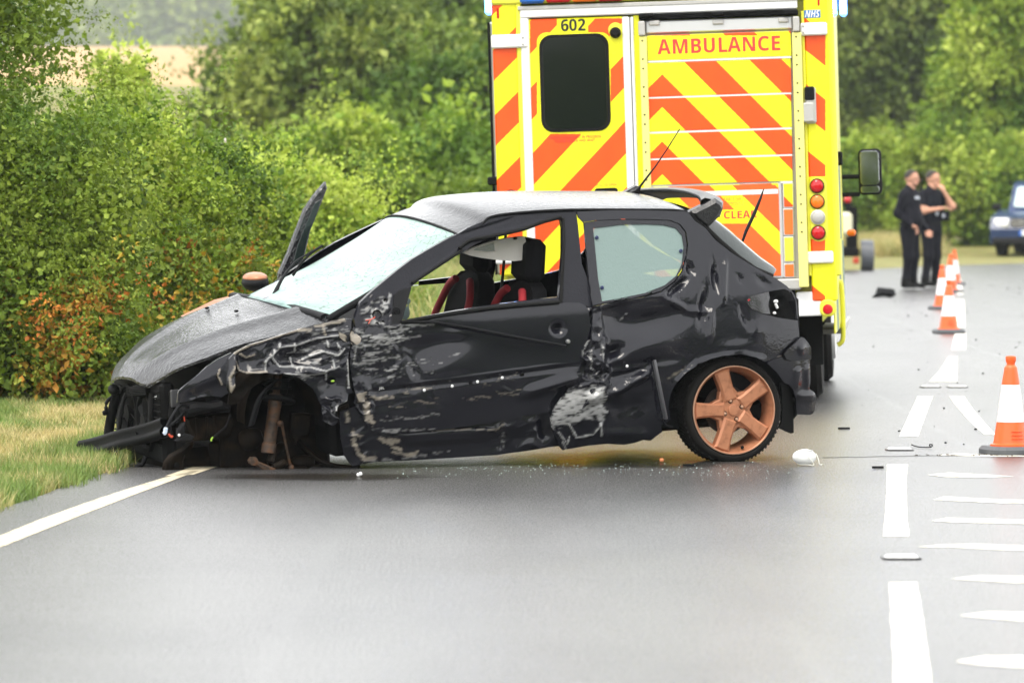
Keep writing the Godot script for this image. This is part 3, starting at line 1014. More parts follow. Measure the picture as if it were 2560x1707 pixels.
	add_child(holder)
	tag(holder, "hazy grey green wood on the ridge beyond the gold field", "wood", "", "stuff")
	crown(holder, "crowns", lobes, 9000, leaf_cluster(24, 0.9, 0.6, 0.4, 5), wood, 62, 1.5, 6.0)
	# woodland and hedge behind the photographer: what the glossy panels mirror
	lobes = []
	for i in 54:
		lobes.append([-34.0 + i * 2.8, r.randf_range(4.0, 8.0), 34.0 + r.randf() * 8.0, 2.8, r.randf_range(4.0, 6.5), 2.6])
		lobes.append([-34.0 + i * 2.8, 2.0, 33.0 + r.randf() * 6.0, 2.4, 2.4, 2.2])
	for i in 16:
		lobes.append([-6.2 + r.randf(), 1.2, 26.0 - i * 2.6, 1.4, 1.7, 1.6])
		lobes.append([13.5 + r.randf(), 1.6, 26.0 - i * 2.8, 1.6, 2.2, 1.8])
		lobes.append([15.5 + r.randf() * 2.0, r.randf_range(4.5, 6.5), 26.0 - i * 2.8, 2.4, 3.4, 2.2])
	holder = Node3D.new()
	holder.name = "roadside_wood"
	add_child(holder)
	tag(holder, "trees and hedge along the road on the near side", "wood", "", "stuff")
	crown(holder, "crowns", lobes, 17000, big, dark, 63, 1.5, 3.0)
	# cable over the far wood
	var cab := []
	for i in 13:
		var f := i / 12.0
		var u := lerpf(60.0, 620.0, f)
		cab.append(Vector3(lerpf(-16.0, 0.0, f), 8.25 + 0.75 * f - 1.6 * f * (1.0 - f) * 0.6, -140.0))
	var cb := MB.new()
	cb.tube(cab, 0.035, 6)
	tag(put(self, "overhead_cable", cb, M.black), "dark cable sagging across the hazy wood at the upper left", "cable")


func grass_verges() -> void:
	var tuft := grass_tuft(13, 0.075, 0.085, 0.006, 5)
	var tall := grass_tuft(14, 0.16, 0.5, 0.02, 6)
	var buf := PackedFloat32Array()
	var r := RandomNumberGenerator.new()
	r.seed = 91
	for i in 26000:
		var z := -r.randf_range(17.0, 44.0)
		var edge := -0.085 * (z + 23.25) - 2.36 + 0.1 * nz.get_noise_1d(z * 1.5)
		var x := edge - pow(r.randf(), 1.3) * 2.6 + r.randfn() * 0.02
		var bare := nz.get_noise_2d(x * 1.1 + 5.0, z * 0.7)
		var dist := edge - x
		if absf(dist - 0.75) < 0.22 and bare < 0.15 and r.randf() < 0.75:      # trodden strip
			continue
		var h := r.randf_range(0.55, 1.25) * (1.15 if dist < 0.6 else 0.8)
		_grass(buf, r, Vector3(x, land(x, z) - 0.005, z), h, clampf(0.48 + bare * 1.2 + r.randfn() * 0.25 + (0.25 if dist > 0.6 and dist < 1.3 else -0.1), 0, 1))
	tag(many(self, "verge_grass", tuft, M.blade, buf), "short green and straw grass on the left verge", "grass", "", "stuff")
	buf = PackedFloat32Array()
	for i in 16000:
		var z := -r.randf_range(44.0, 115.0)
		var x := r.randf_range(-4.5, 1.5) - 0.085 * (z + 60.0) * 1.0
		if x > -0.095 * (z + 46.0) - 0.5:
			continue
		_grass(buf, r, Vector3(x, land(x, z), z), r.randf_range(0.7, 1.4), clampf(0.45 + r.randfn() * 0.3 + nz.get_noise_2d(x, z * 0.3), 0, 1))
	tag(many(self, "meadow_grass", tall, M.blade, buf), "tall pale meadow grass seen through the car windows", "grass", "", "stuff")
	buf = PackedFloat32Array()
	for i in 9000:
		var x := r.randf_range(1.0, 24.0)
		var z := -r.randf_range(110.6, 117.0) - maxf(0.0, x - 10.0) * 0.12
		if x > 9.4 and x < 14.0 and z > -117.5:      # the parked car stands here
			continue
		_grass(buf, r, Vector3(x, land(x, z), z), r.randf_range(0.45, 0.95), clampf(0.9 + r.randfn() * 0.2, 0, 1))
	tag(many(self, "bank_grass", tall, M.blade, buf), "dry straw coloured grass on the bank across the bend", "grass", "", "stuff")


func _grass(buf: PackedFloat32Array, r: RandomNumberGenerator, p: Vector3, s: float, dry: float) -> void:
	var bs := Basis(Vector3.UP, r.randf() * TAU).scaled(Vector3(1.0, s, 1.0))
	var t := Color(0.15, 0.24, 0.045).lerp(Color(0.52, 0.43, 0.20), dry * dry) * r.randf_range(0.75, 1.25)
	buf.append_array([bs.x.x, bs.y.x, bs.z.x, p.x, bs.x.y, bs.y.y, bs.z.y, p.y, bs.x.z, bs.y.z, bs.z.z, p.z, t.r, t.g, t.b, 1.0])


func grass_tuft(n: int, radius: float, height: float, width: float, seed_: int) -> ArrayMesh:
	var r := RandomNumberGenerator.new()
	r.seed = seed_
	var b := MB.new()
	for i in n:
		var a := r.randf() * TAU
		var p := Vector3(cos(a), 0, sin(a)) * radius * sqrt(r.randf())
		var lean := Vector3(r.randfn(), 0, r.randfn()) * 0.4
		var h := height * r.randf_range(0.5, 1.15)
		var sd := Vector3(cos(a + 1.3), 0, sin(a + 1.3)) * width * 0.5
		b.col = Color.WHITE * r.randf_range(0.75, 1.25)
		var f := b.add(p - sd)
		b.add(p + sd)
		b.add(p + Vector3(0, h * 0.6, 0) + lean * h * 0.35 - sd * 0.7)
		b.add(p + Vector3(0, h * 0.6, 0) + lean * h * 0.35 + sd * 0.7)
		b.add(p + Vector3(0, h, 0) + lean * h)
		b.tri(f, f + 1, f + 2)
		b.tri(f + 1, f + 3, f + 2)
		b.tri(f + 2, f + 3, f + 4)
	return b.mesh()


# ---------------------------------------------------------------- ambulance: local x to its right, y up, z towards the back
func slab(parent: Node3D, called: String, c: Array, z0: float, z1: float, m: Material, b := 0.004) -> MeshInstance3D:
	var q := MB.new()
	q.bx(c[0], c[1], z0, c[2], c[3], z1, b)
	return put(parent, called, q, m)


func lettering(parent: Node3D, called: String, s: String, at: Vector3, height: float, m: Material, width := 0.0, bold := true, slant := 0.0, font := "Droid Sans") -> MeshInstance3D:
	var tm := TextMesh.new()
	var f := SystemFont.new()
	f.font_names = PackedStringArray([font])
	f.font_weight = 700 if bold else 400
	tm.font = f
	tm.text = s
	tm.font_size = 64
	tm.pixel_size = height / 46.0
	tm.depth = 0.002
	tm.curve_step = 1.0
	var o := put(parent, called, tm, m)
	var k := 1.0
	if width > 0.0:
		k = width / maxf(tm.get_aabb().size.x, 0.01)
	o.transform = Transform3D(Basis(Vector3(k, 0, 0), Vector3(slant, 1, 0), Vector3(0, 0, 1)), at)
	return o


func ambulance() -> void:
	var t := thing("ambulance", "yellow and orange chevron backed ambulance with raised tail lift and closed left door", "ambulance", Transform3D(Vector3(0.99585,0.03141,0.08537), Vector3(-0.03130,0.99951,-0.00268), Vector3(-0.08542,0.00000,0.99635), Vector3(1.1465,-0.0283,-34.5042)))
	M.livery.uv1_scale = Vector3(1 / 2.4, -1 / 2.4, 1)
	M.livery.uv1_offset = Vector3(0.525, 2.9 / 2.4, 0)
	# box body, cab and chassis
	var b := MB.new()
	b.bx(-1.19, 0.66, -3.75, 1.055, 3.02, -0.11, 0.03)
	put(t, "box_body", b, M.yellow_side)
	b = MB.new()
	var prof := PackedVector2Array([Vector2(-3.76, 0.45), Vector2(-5.75, 0.45), Vector2(-5.9, 0.62), Vector2(-5.82, 1.05), Vector2(-5.2, 1.28), Vector2(-4.55, 2.05), Vector2(-4.2, 2.2), Vector2(-3.76, 2.25)])
	b.prism(prof, -0.98, 0.98, Transform3D(Basis(Vector3(0, 0, 1), Vector3(0, 1, 0), Vector3(1, 0, 0)), Vector3(-0.06, 0, 0)), 0.05)
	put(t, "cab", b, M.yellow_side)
	b = MB.new()
	b.bx(-0.85, 0.36, -5.3, 0.75, 0.66, -0.25, 0.02)
	put(t, "chassis", b, M.dark)
	for s in [[-1.13, -0.04], [0.94, 0.0]]:
		var x: float = s[0] if s[0] > 0 else -1.0
		for z in [-1.2, -4.35]:
			var w := put(t, "wheel", _van_tyre(0.46 if z > -2.0 else 0.26), M.tyre, Transform3D(Basis(Vector3.FORWARD, PI / 2), Vector3(x - signf(x) * (0.23 if z > -2.0 else 0.13), 0.37 + (0.065 if x < 0 else 0.0) - (0.0 if z > -2.0 else 0.0), z)))
			var rim := MB.new()
			rim.lathe([Vector2(0.0, 0.0), Vector2(0.08, 0.0), Vector2(0.1, 0.03), Vector2(0.2, 0.05), Vector2(0.23, 0.0)], 24, Transform3D(Basis(), Vector3(0, 0.1, 0)))
			put(w, "rim", rim, M.alu)
	var flap := MB.new()
	flap.bx(0.42, 0.24, -0.80, 0.955, 0.78, -0.785, 0.003)
	for i in 4:
		flap.bx(0.5 + i * 0.11, 0.26, -0.785, 0.52 + i * 0.11, 0.5, -0.78, 0.001)
	put(t, "mudflap", flap, M.rubber)
	# back face: pillars and header
	slab(t, "corner_post", [-1.206,2.954, -1.033,0.929], -0.11, 0.0, M.livery, 0.012)
	slab(t, "corner_post", [0.911,2.88, 1.084,0.696], -0.11, 0.0, M.livery, 0.012)
	slab(t, "corner_trim", [-1.041,2.774, -1.005,0.928], -0.11, 0.012, M.yellow, 0.008)
	slab(t, "corner_trim", [0.894,2.658, 0.912,0.87], -0.11, 0.006, M.yellow, 0.003)
	slab(t, "edge_trim", [1.073,2.85, 1.111,0.864], -0.13, -0.012, M.yellow, 0.012)
	slab(t, "header", [-1.208,2.967, 1.075,2.77], -0.12, 0.02, M.yellow, 0.012)
	slab(t, "door_frame", [-1.01,2.742, 0.869,2.674], -0.11, 0.028, M.white_paint, 0.008)
	slab(t, "door_frame", [-1.011,2.686, -0.954,0.926], -0.11, 0.02, M.white_paint, 0.008)
	slab(t, "door_frame", [-0.318,2.66, -0.269,0.906], -0.11, 0.022, M.white_paint, 0.008)
	slab(t, "door_frame", [-0.262,2.658, -0.242,0.905], -0.11, 0.022, M.white_paint, 0.008)
	slab(t, "header_seal", [-1.024,2.754, 0.87,2.728], -0.1, 0.034, M.alu_dull, 0.003)
	# left door
	slab(t, "rear_door", [-0.957,2.664, -0.314,0.907], -0.1, 0.012, M.livery, 0.006)
	var wc := [-0.888,2.555, -0.415,1.894]
	var win := MB.new()
	win.prism(rounded(wc[0], wc[3], wc[2], wc[1], 0.085), 0.011, 0.022, Transform3D(), 0.006)
	var seal := put(t, "window_seal", win, M.rubber)
	win = MB.new()
	win.prism(rounded(wc[0] + 0.022, wc[3] + 0.022, wc[2] - 0.022, wc[1] - 0.022, 0.07), 0.02, 0.026, Transform3D(), 0.002)
	put(seal, "pane", win, M.van_glass)
	var q := Vector2(-0.652,2.614)
	lettering(t, "fleet_number", "602", Vector3(q.x, q.y, 0.0135), 0.079, M.black_text, 0.166, true)
	q = Vector2(-0.662,1.857)
	lettering(t, "notice", "PATIENT ASSESSMENT IN PROGRESS", Vector3(q.x, q.y, 0.0135), 0.018, M.red_text, 0.355, false)
	q = Vector2(-0.663,1.833)
	lettering(t, "notice", "PLEASE KNOCK AND WAIT", Vector3(q.x, q.y, 0.0135), 0.018, M.red_text, 0.27, false)
	q = Vector2(-0.459,1.528)
	lettering(t, "notice", "PULL TO OPEN", Vector3(q.x, q.y, 0.0135), 0.016, M.orange_text, 0.14, false)
	var hc := [-0.541,1.506, -0.383,1.426]
	var hd := MB.new()
	hd.prism(rounded(hc[0], hc[3], hc[2], hc[1], 0.02), 0.011, 0.024, Transform3D(), 0.005)
	put(t, "door_handle", hd, M.black)
	q = Vector2(-0.366,2.554)
	b = MB.new()
	b.lathe([Vector2(0.0, 0.07), Vector2(0.022, 0.07), Vector2(0.03, 0.06), Vector2(0.032, 0.03), Vector2(0.038, 0.02), Vector2(0.038, 0.0)], 20, Transform3D(Basis(Vector3.RIGHT, PI / 2), Vector3(q.x, q.y, 0.012)))
	put(t, "door_buffer", b, M.rubber)
	q = Vector2(-0.365,2.573)
	b = MB.new()
	b.lathe([Vector2(0.0, 0.006), Vector2(0.045, 0.006), Vector2(0.05, 0.0)], 24, Transform3D(Basis(Vector3.RIGHT, PI / 2), Vector3(q.x, q.y, 0.012)))
	put(t, "buffer_pad", b, M.yellow)
	# hinge straps wrapping the corners
	var straps := [[-1.212,2.566, -0.965,2.475], [0.886,2.576, 1.066,2.491], [0.867,1.033, 1.063,0.953], [-1.229,1.094, -0.994,1.012]]
	for s in straps:
		var st := MB.new()
		st.bx(s[0], s[1], -0.1, s[2], s[3], 0.034, 0.01)
		var o := put(t, "hinge_strap", st, M.white_paint)
		for k in 2:
			var bolt := MB.new()
			bolt.ball(Transform3D(Basis().scaled(Vector3(0.009, 0.009, 0.006)), Vector3(s[2] - 0.03 if s[0] < 0 else s[0] + 0.02, lerpf(s[1], s[3], 0.25 + 0.5 * k), 0.034)), 5, 8)
			put(o, "bolt", bolt, M.alu_dull)
	# raised tail lift: rails, slats, lower flap
	slab(t, "lift_backing", [-0.21,2.627, 0.847,0.854], -0.1, -0.01, M.alu_dull, 0.004)
	var rails := [[-0.204,2.522, -0.153,0.827], [0.829,2.514, 0.892,0.794]]
	for s in rails:
		var rl := MB.new()
		rl.bx(s[0], s[1], -0.05, s[2], s[3], 0.06, 0.006)
		var o := put(t, "lift_rail", rl, M.pale_yellow)
		for k in 15:
			var hole := MB.new()
			hole.lathe([Vector2(0.0, 0.002), Vector2(0.0062, 0.002), Vector2(0.0062, -0.002)], 10, Transform3D(Basis(Vector3.RIGHT, PI / 2), Vector3((s[0] + s[2]) * 0.5 - 0.004, s[1] - 0.03 - k * 0.094 - 0.03 * (k % 2), 0.06)))
			put(o, "rail_hole", hole, M.black)
	slab(t, "door_edge", [-0.244,2.667, -0.201,0.904], -0.1, 0.004, M.livery, 0.004)
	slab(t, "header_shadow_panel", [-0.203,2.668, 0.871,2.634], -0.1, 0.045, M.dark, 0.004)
	slab(t, "lift_top_panel", [-0.157,2.622, 0.831,2.541], -0.05, 0.03, M.alu, 0.006)
	for s in [[-0.207,2.624, -0.162,2.526], [0.837,2.62, 0.881,2.519]]:
		slab(t, "lift_bracket", s, -0.05, 0.075, M.alu_dull, 0.006)
	var hooks := [[-0.2,2.676, -0.104,2.652], [0.293,2.671, 0.375,2.646], [0.777,2.669, 0.871,2.636]]
	for s in hooks:
		slab(t, "lift_hook", s, 0.0, 0.07, M.black, 0.006)
	for s in [[-0.136,2.626, -0.062,2.594], [0.294,2.619, 0.37,2.586], [0.738,2.616, 0.809,2.584]]:
		slab(t, "lift_catch", s, 0.01, 0.045, M.alu_dull, 0.006)
	var rows := [[-0.151,2.54, 0.82,2.357], [-0.154,2.353, 0.814,2.112], [-0.157,2.115, 0.809,1.877], [-0.16,1.878, 0.807,1.696], [-0.161,1.699, 0.804,1.515]]
	for s in rows:
		slab(t, "lift_slat", [s[0], s[1] - 0.015, s[2], s[3]], -0.02, 0.034, M.livery, 0.003)
		slab(t, "slat_seam", [s[0], s[3] - 0.015, s[2], s[3]], -0.02, 0.03, M.white_paint, 0.002)
	q = Vector2(0.336,2.445)
	lettering(t, "lift_sign", "AMBULANCE", Vector3(q.x, q.y, 0.035), 0.098, M.red_text, 0.83, true)
	var low := [-0.161,1.521, 0.729,0.861]
	slab(t, "lift_flap_frame", low, -0.02, 0.03, M.alu, 0.008)
	low = [-0.145,1.502, 0.707,0.876]
	slab(t, "lift_flap", low, 0.0, 0.036, M.livery, 0.004)
	slab(t, "flap_seam", [-0.146,1.462, 0.703,1.431], 0.0, 0.0375, M.white_paint, 0.001)
	q = Vector2(0.344,1.405)
	lettering(t, "lift_warning", "KEEP CLEAR 3.5m", Vector3(q.x, q.y, 0.037), 0.027, M.orange_text, 0.22, false)
	q = Vector2(0.343,1.377)
	lettering(t, "lift_warning", "DURING LIFT OPERATION", Vector3(q.x, q.y, 0.037), 0.012, M.orange_text, 0.2, false)
	var fr := [0.218,1.431, 0.467,1.36]
	for s in [[fr[0], fr[1], fr[2], fr[1] - 0.003], [fr[0], fr[3] + 0.003, fr[2], fr[3]], [fr[0], fr[1], fr[0] + 0.003, fr[3]], [fr[2] - 0.003, fr[1], fr[2], fr[3]]]:
		slab(t, "warning_border", s, 0.03, 0.0372, M.orange_text, 0.0)
	q = Vector2(0.185,1.297)
	lettering(t, "lift_sign", "KEEP", Vector3(q.x, q.y, 0.037), 0.05, M.red_text, 0.17, true)
	q = Vector2(0.443,1.297)
	lettering(t, "lift_sign", "CLEAR", Vector3(q.x, q.y, 0.037), 0.05, M.red_text, 0.225, true)
	var cols := [[0.741,1.497, 0.802,1.34], [0.738,1.323, 0.797,1.153], [0.736,1.134, 0.795,0.973], [0.734,0.953, 0.793,0.868]]
	for s in cols:
		slab(t, "side_panel", [s[0] - 0.008, s[1] + 0.008, s[2] + 0.006, s[3] - 0.008], -0.02, 0.03, M.alu, 0.005)
		slab(t, "side_panel_print", s, 0.0, 0.034, M.orange_tape if s == cols[1] or s == cols[3] else M.livery if s == cols[0] else M.yellow, 0.004)
	slab(t, "lift_hinge_beam", [0.675,0.855, 0.841,0.779], -0.05, 0.04, M.alu_dull, 0.01)
	slab(t, "lower_skirt", [0.804,0.762, 0.974,0.597], -0.12, -0.01, M.white_paint, 0.008)
	slab(t, "bumper_step", [0.074,0.804, 0.797,0.587], -0.3, -0.02, M.dark, 0.01)
	# latch on the right post
	slab(t, "latch", [0.901,2.144, 0.977,1.896], 0.0, 0.04, M.alu_dull, 0.012)
	slab(t, "latch_cover", [0.903,2.147, 0.969,2.054], 0.02, 0.05, M.black, 0.012)
	slab(t, "latch_arm", [0.887,2.038, 0.962,1.907], 0.02, 0.056, M.alu_dull, 0.008)
	# lamp cluster
	var lamps := [[Vector2(0.966,1.475), M.red_lens], [Vector2(0.965,1.369), M.amber_lens], [Vector2(0.966,1.264), M.white_lens], [Vector2(0.966,1.159), M.red_lens], [Vector2(-1.112,1.465), M.red_lens], [Vector2(-1.113,1.358), M.amber_lens]]
	b = MB.new()
	var pc := [0.912,1.535, 1.032,1.1]
	b.prism(rounded(pc[0], pc[3], pc[2], pc[1], 0.055), -0.01, 0.008, Transform3D(), 0.004)
	put(t, "lamp_plate", b, M.yellow)
	for l in lamps:
		var xf := Transform3D(Basis(Vector3.RIGHT, PI / 2), Vector3(l[0].x, l[0].y, 0.006))
		b = MB.new()
		b.lathe([Vector2(0.0, 0.026), Vector2(0.02, 0.025), Vector2(0.036, 0.02), Vector2(0.043, 0.012), Vector2(0.044, 0.0)], 26, xf)
		var o := put(t, "rear_lamp", b, l[1])
		b = MB.new()
		b.lathe([Vector2(0.044, 0.014), Vector2(0.05, 0.012), Vector2(0.05, 0.0)], 26, xf)
		put(o, "lamp_rim", b, M.black if l[1] != M.white_lens else M.alu)
	# badge
	var nc := [0.914,2.662, 1.024,2.609]
	slab(t, "badge", nc, 0.0, 0.004, M.badge_blue, 0.001)
	lettering(t, "badge_lettering", "NHS", Vector3((nc[0] + nc[2]) / 2, (nc[1] + nc[3]) / 2, 0.006), 0.046, M.white_paint, 0.092, true, 0.2)
	# bottom right reflector on its yellow bracket
	var ctr := Vector2(1.015,0.641)
	b = MB.new()
	b.prism(rounded(ctr.x - 0.055, ctr.y - 0.05, ctr.x + 0.055, ctr.y + 0.065, 0.045), -0.08, 0.02, Transform3D(), 0.008)
	put(t, "reflector_bracket", b, M.yellow)
	b = MB.new()
	b.lathe([Vector2(0.0, 0.014), Vector2(0.028, 0.012), Vector2(0.034, 0.006), Vector2(0.034, 0.0)], 22, Transform3D(Basis(Vector3.RIGHT, PI / 2), Vector3(ctr.x, ctr.y, 0.02)))
	put(t, "reflector", b, M.red_lens)
	# right flank: chequered tape, window, rails
	for row in 2:
		for k in 6:
			b = MB.new()
			var z := -0.16 - k * 0.58
			b.bx(1.05, 1.03 - row * 0.62 + 0.66, z - 0.57, 1.059, 1.03 - row * 0.62 + 0.06, z, 0.0)
			put(t, "checker_patch", b, M.green_tape if (k + row) % 2 == 0 else M.yellow)
	b = MB.new()
	b.bx(1.05, 1.95, -1.6, 1.062, 2.6, -0.6, 0.004)
	put(t, "flank_window", b, M.van_glass)
	b = MB.new()
	b.tube(curve([Vector3(1.06,0.794,-1.7), Vector3(1.074,0.772,-1.7), Vector3(1.08,0.599,-1.7), Vector3(1.076,0.41,-1.7), Vector3(1.061,0.363,-1.7), Vector3(1.035,0.348,-1.7)], 5), 0.018, 10)
	put(t, "grab_rail", b, M.yellow)
	b = MB.new()
	b.bx(1.06, 1.62, -2.2, 1.1, 1.72, -2.12, 0.01)
	put(t, "flank_handle", b, M.black)
	b = MB.new()
	b.bx(1.06, 0.45, -3.7, 1.09, 0.5, -1.7, 0.01)
	b.bx(0.9, 0.42, -3.5, 1.08, 0.46, -1.9, 0.008)
	put(t, "side_step", b, M.alu_dull)
	# left flank door standing open, seen on edge
	b = MB.new()
	b.bx(-1.262,2.67, -1.1, -1.214,0.934, -0.35, 0.02)
	put(t, "open_side_door", b, mat(lin(0.42, 0.42, 0.41), 0.4))
	b = MB.new()
	b.bx(-1.267,2.667, -0.36, -1.252,0.935, -0.33, 0.004)
	put(t, "door_seal", b, M.rubber)
	slab(t, "door_stay", [-1.288,1.608, -1.217,1.551], -0.33, -0.2, M.black, 0.01)
	# cab mirror on two arms
	var mc: Vector3 = Vector3(1.261,1.576,-4.3)
	b = MB.new()
	var mp := rounded(mc.x - 0.088, mc.y - 0.175, mc.x + 0.088, mc.y + 0.175, 0.04)
	b.prism(mp, mc.z - 0.14, mc.z, Transform3D(), 0.025)
	var mir := put(t, "wing_mirror", b, M.black)
	b = MB.new()
	b.prism(rounded(mc.x - 0.074, mc.y - 0.1, mc.x + 0.068, mc.y + 0.158, 0.03), mc.z - 0.01, mc.z + 0.004, Transform3D(), 0.002)
	put(mir, "mirror_glass", b, M.mirror)
	b = MB.new()
	b.prism(rounded(mc.x - 0.074, mc.y - 0.16, mc.x + 0.068, mc.y - 0.108, 0.02), mc.z - 0.01, mc.z + 0.004, Transform3D(), 0.002)
	put(mir, "mirror_glass", b, M.mirror)
	for y in [0.0, -0.135]:
		b = MB.new()
		b.bx(0.8, mc.y - 0.05 + y, mc.z - 0.08, mc.x - 0.08, mc.y - 0.015 + y, mc.z - 0.03, 0.008)
		put(mir, "mirror_arm", b, M.black)
	var rp: Vector3 = Vector3(1.099,1.116,-4.7)
	b = MB.new()
	b.box(Transform3D(Basis(), rp), Vector3(0.07, 0.05, 0.1), 0.015)
	put(t, "side_repeater", b, M.amber_lens)
	# roof lamps
	var bars := [[Vector2(-1.007,2.82), Vector2(-0.839,2.77), M.blue_lens], [Vector2(-0.829,2.814), Vector2(-0.661,2.771), M.red_lens], [Vector2(-0.65,2.808), Vector2(-0.484,2.77), M.amber_lens], [Vector2(-0.473,2.802), Vector2(-0.309,2.769), M.red_lens]]
	for s in bars:
		b = MB.new()
		b.bx(s[0].x, s[0].y, 0.0, s[1].x, s[1].y, 0.06, 0.015)
		put(t, "roof_lamp", b, s[2])
	for p in [Vector3(-1.241,2.776,-0.2), Vector3(1.105,2.688,-0.3), Vector3(1.174,2.684,-0.25)]:
		b = MB.new()
		b.box(Transform3D(Basis(), p), Vector3(0.05, 0.13, 0.09), 0.02)
		put(t, "strobe_lamp", b, M.strobe)
		var li := OmniLight3D.new()
		li.name = "strobe_glow"
		li.light_color = Color(0.35, 0.6, 1.0)
		li.light_energy = 0.04
		li.light_size = 0.03
		li.omni_range = 8.0
		li.omni_attenuation = 2.0
		li.shadow_enabled = true
		li.position = p + Vector3(0.0, 0.0, 0.07)
		t.add_child(li, true)
	slab(t, "strobe_housing", [1.158,2.797, 1.167,2.611], -0.3, -0.26, M.black, 0.004)
	for s in [[-1.17,2.747, -1.154,2.678], [1.007,2.741, 1.02,2.691]]:
		slab(t, "marker_lamp", s, 0.0, 0.008, M.red_lens, 0.003)


func _van_tyre(w: float) -> MB:
	var b := MB.new()
	var r := 0.37
	var h := w / 2
	b.lathe([Vector2(0.22, -h + 0.02), Vector2(0.3, -h), Vector2(r - 0.03, -h + 0.005), Vector2(r, -h + 0.04), Vector2(r, h - 0.04), Vector2(r - 0.03, h - 0.005), Vector2(0.3, h), Vector2(0.22, h - 0.02), Vector2(0.0, h - 0.06)], 36)
	return b


# ---------------------------------------------------------------- wrecked car: local x to the tail, y up, z to its left side (towards the road)
var light_scuff := Color(0.33, 0.33, 0.325)
var tan_scuff := Color(0.25, 0.22, 0.18)
var ink := Color(0.010, 0.010, 0.012)


func half_width(x: float, y: float) -> float:
	var lo := 0.83 - 0.05 * pow((y - 0.52) / 0.35, 2.0)
	var up := 0.79 - 0.40 * (y - 0.86)
	var k := 1.0 / (1.0 + exp(clampf(-(y - 0.86) / 0.02, -40.0, 40.0)))
	var w := lerpf(lo, up, k)
	if x < -2.2:
		w -= 0.16 * pow((-2.2 - x) / 0.8, 2.0)
	if x > 0.1:
		w -= 0.16 * pow((x - 0.1) / 0.5, 2.0)
	return w


func seg_dist(p: Vector2, a: Vector2, b: Vector2) -> Vector2:      # distance, share along
	var ab := b - a
	var t := clampf((p - a).dot(ab) / maxf(ab.length_squared(), 1e-9), 0.0, 1.0)
	return Vector2(p.distance_to(a + ab * t), t)


# dents: 0 oval hollow [x,y,rx,ry,angle,depth]; 1 sharp ridge [x1,y1,x2,y2,width,height]; 2 soft ridge; 3 step [x1,y1,x2,y2,width,height] right of the line; 4 crushed patch [x,y,rx,ry,height,frequency]
func dent(x: float, y: float, list: Array) -> float:
	var z := 0.0
	var p := Vector2(x, y)
	for d in list:
		match d[0]:
			0:
				var q := (p - Vector2(d[1], d[2])).rotated(-d[5])
				var e: Variant = (q.x / d[3]) * (q.x / d[3]) + (q.y / d[4]) * (q.y / d[4])
				if e < 6.0:
					z += d[6] * exp(-e)
			1, 2:
				var s := seg_dist(p, Vector2(d[1], d[2]), Vector2(d[3], d[4]))
				if s.x < d[5] * 3.0:
					var fade := smoothstep(0.0, 0.2, s.y) * smoothstep(1.0, 0.8, s.y)
					z += d[6] * (maxf(0.0, 1.0 - s.x / d[5]) if d[0] == 1 else exp(-s.x * s.x / (d[5] * d[5]))) * lerpf(0.35, 1.0, fade)
			3:
				var a := Vector2(d[1], d[2])
				var ab := Vector2(d[3], d[4]) - a
				var along := (p - a).dot(ab) / ab.length_squared()
				var off := ab.normalized().cross(p - a)
				var fade := smoothstep(-0.15, 0.15, along) * smoothstep(1.15, 0.85, along)
				z += d[6] * smoothstep(-d[5], d[5], off) * fade * exp(-maxf(off, 0.0) / 0.25)
			4:
				var e := pow((x - d[1]) / d[3], 2.0) + pow((y - d[2]) / d[4], 2.0)
				if e < 1.5:
					var warp := nz.get_noise_2d(x * d[6] * 0.6, y * d[6] * 0.6) * 0.35
					z += d[5] * (nzr.get_noise_2d((x + warp * 0.2) * d[6] * 0.6, (y + warp * 0.2) * d[6])) * (1.0 - smoothstep(0.5, 1.5, e))
	return z


# scuffs: [x1,y1,x2,y2,width,strength,kind] streaks of bare metal and filler, broken up by grain
func scuff(x: float, y: float, list: Array) -> Color:
	var c := ink
	var p := Vector2(x, y)
	for d in list:
		var s := seg_dist(p, Vector2(d[0], d[1]), Vector2(d[2], d[3]))
		var f: float = 1.0 - s.x / d[4]
		if f <= 0.0:
			continue
		var n := 0.5 + 0.55 * nzs.get_noise_2d(x * 5.0 + d[0] * 5.0, y * 38.0 + x * 8.0) + 0.65 * nzs.get_noise_2d(x * 14.0, y * 85.0 - x * 10.0)
		var fine: float = smoothstep(0.007, 0.02, d[4])      # thin crease lines stay whole, broad scrapes break up
		var k := smoothstep(0.0, 0.6, f * d[5] * 1.2 - n * lerpf(0.62, 0.85, fine))
		c = c.lerp(light_scuff if d[6] == 0 else tan_scuff, clampf(k * (1.15 - 0.6 * n), 0.0, lerpf(0.42, lerpf(0.72, 0.92, fine), smoothstep(0.75, 1.05, d[5]))))
	return c


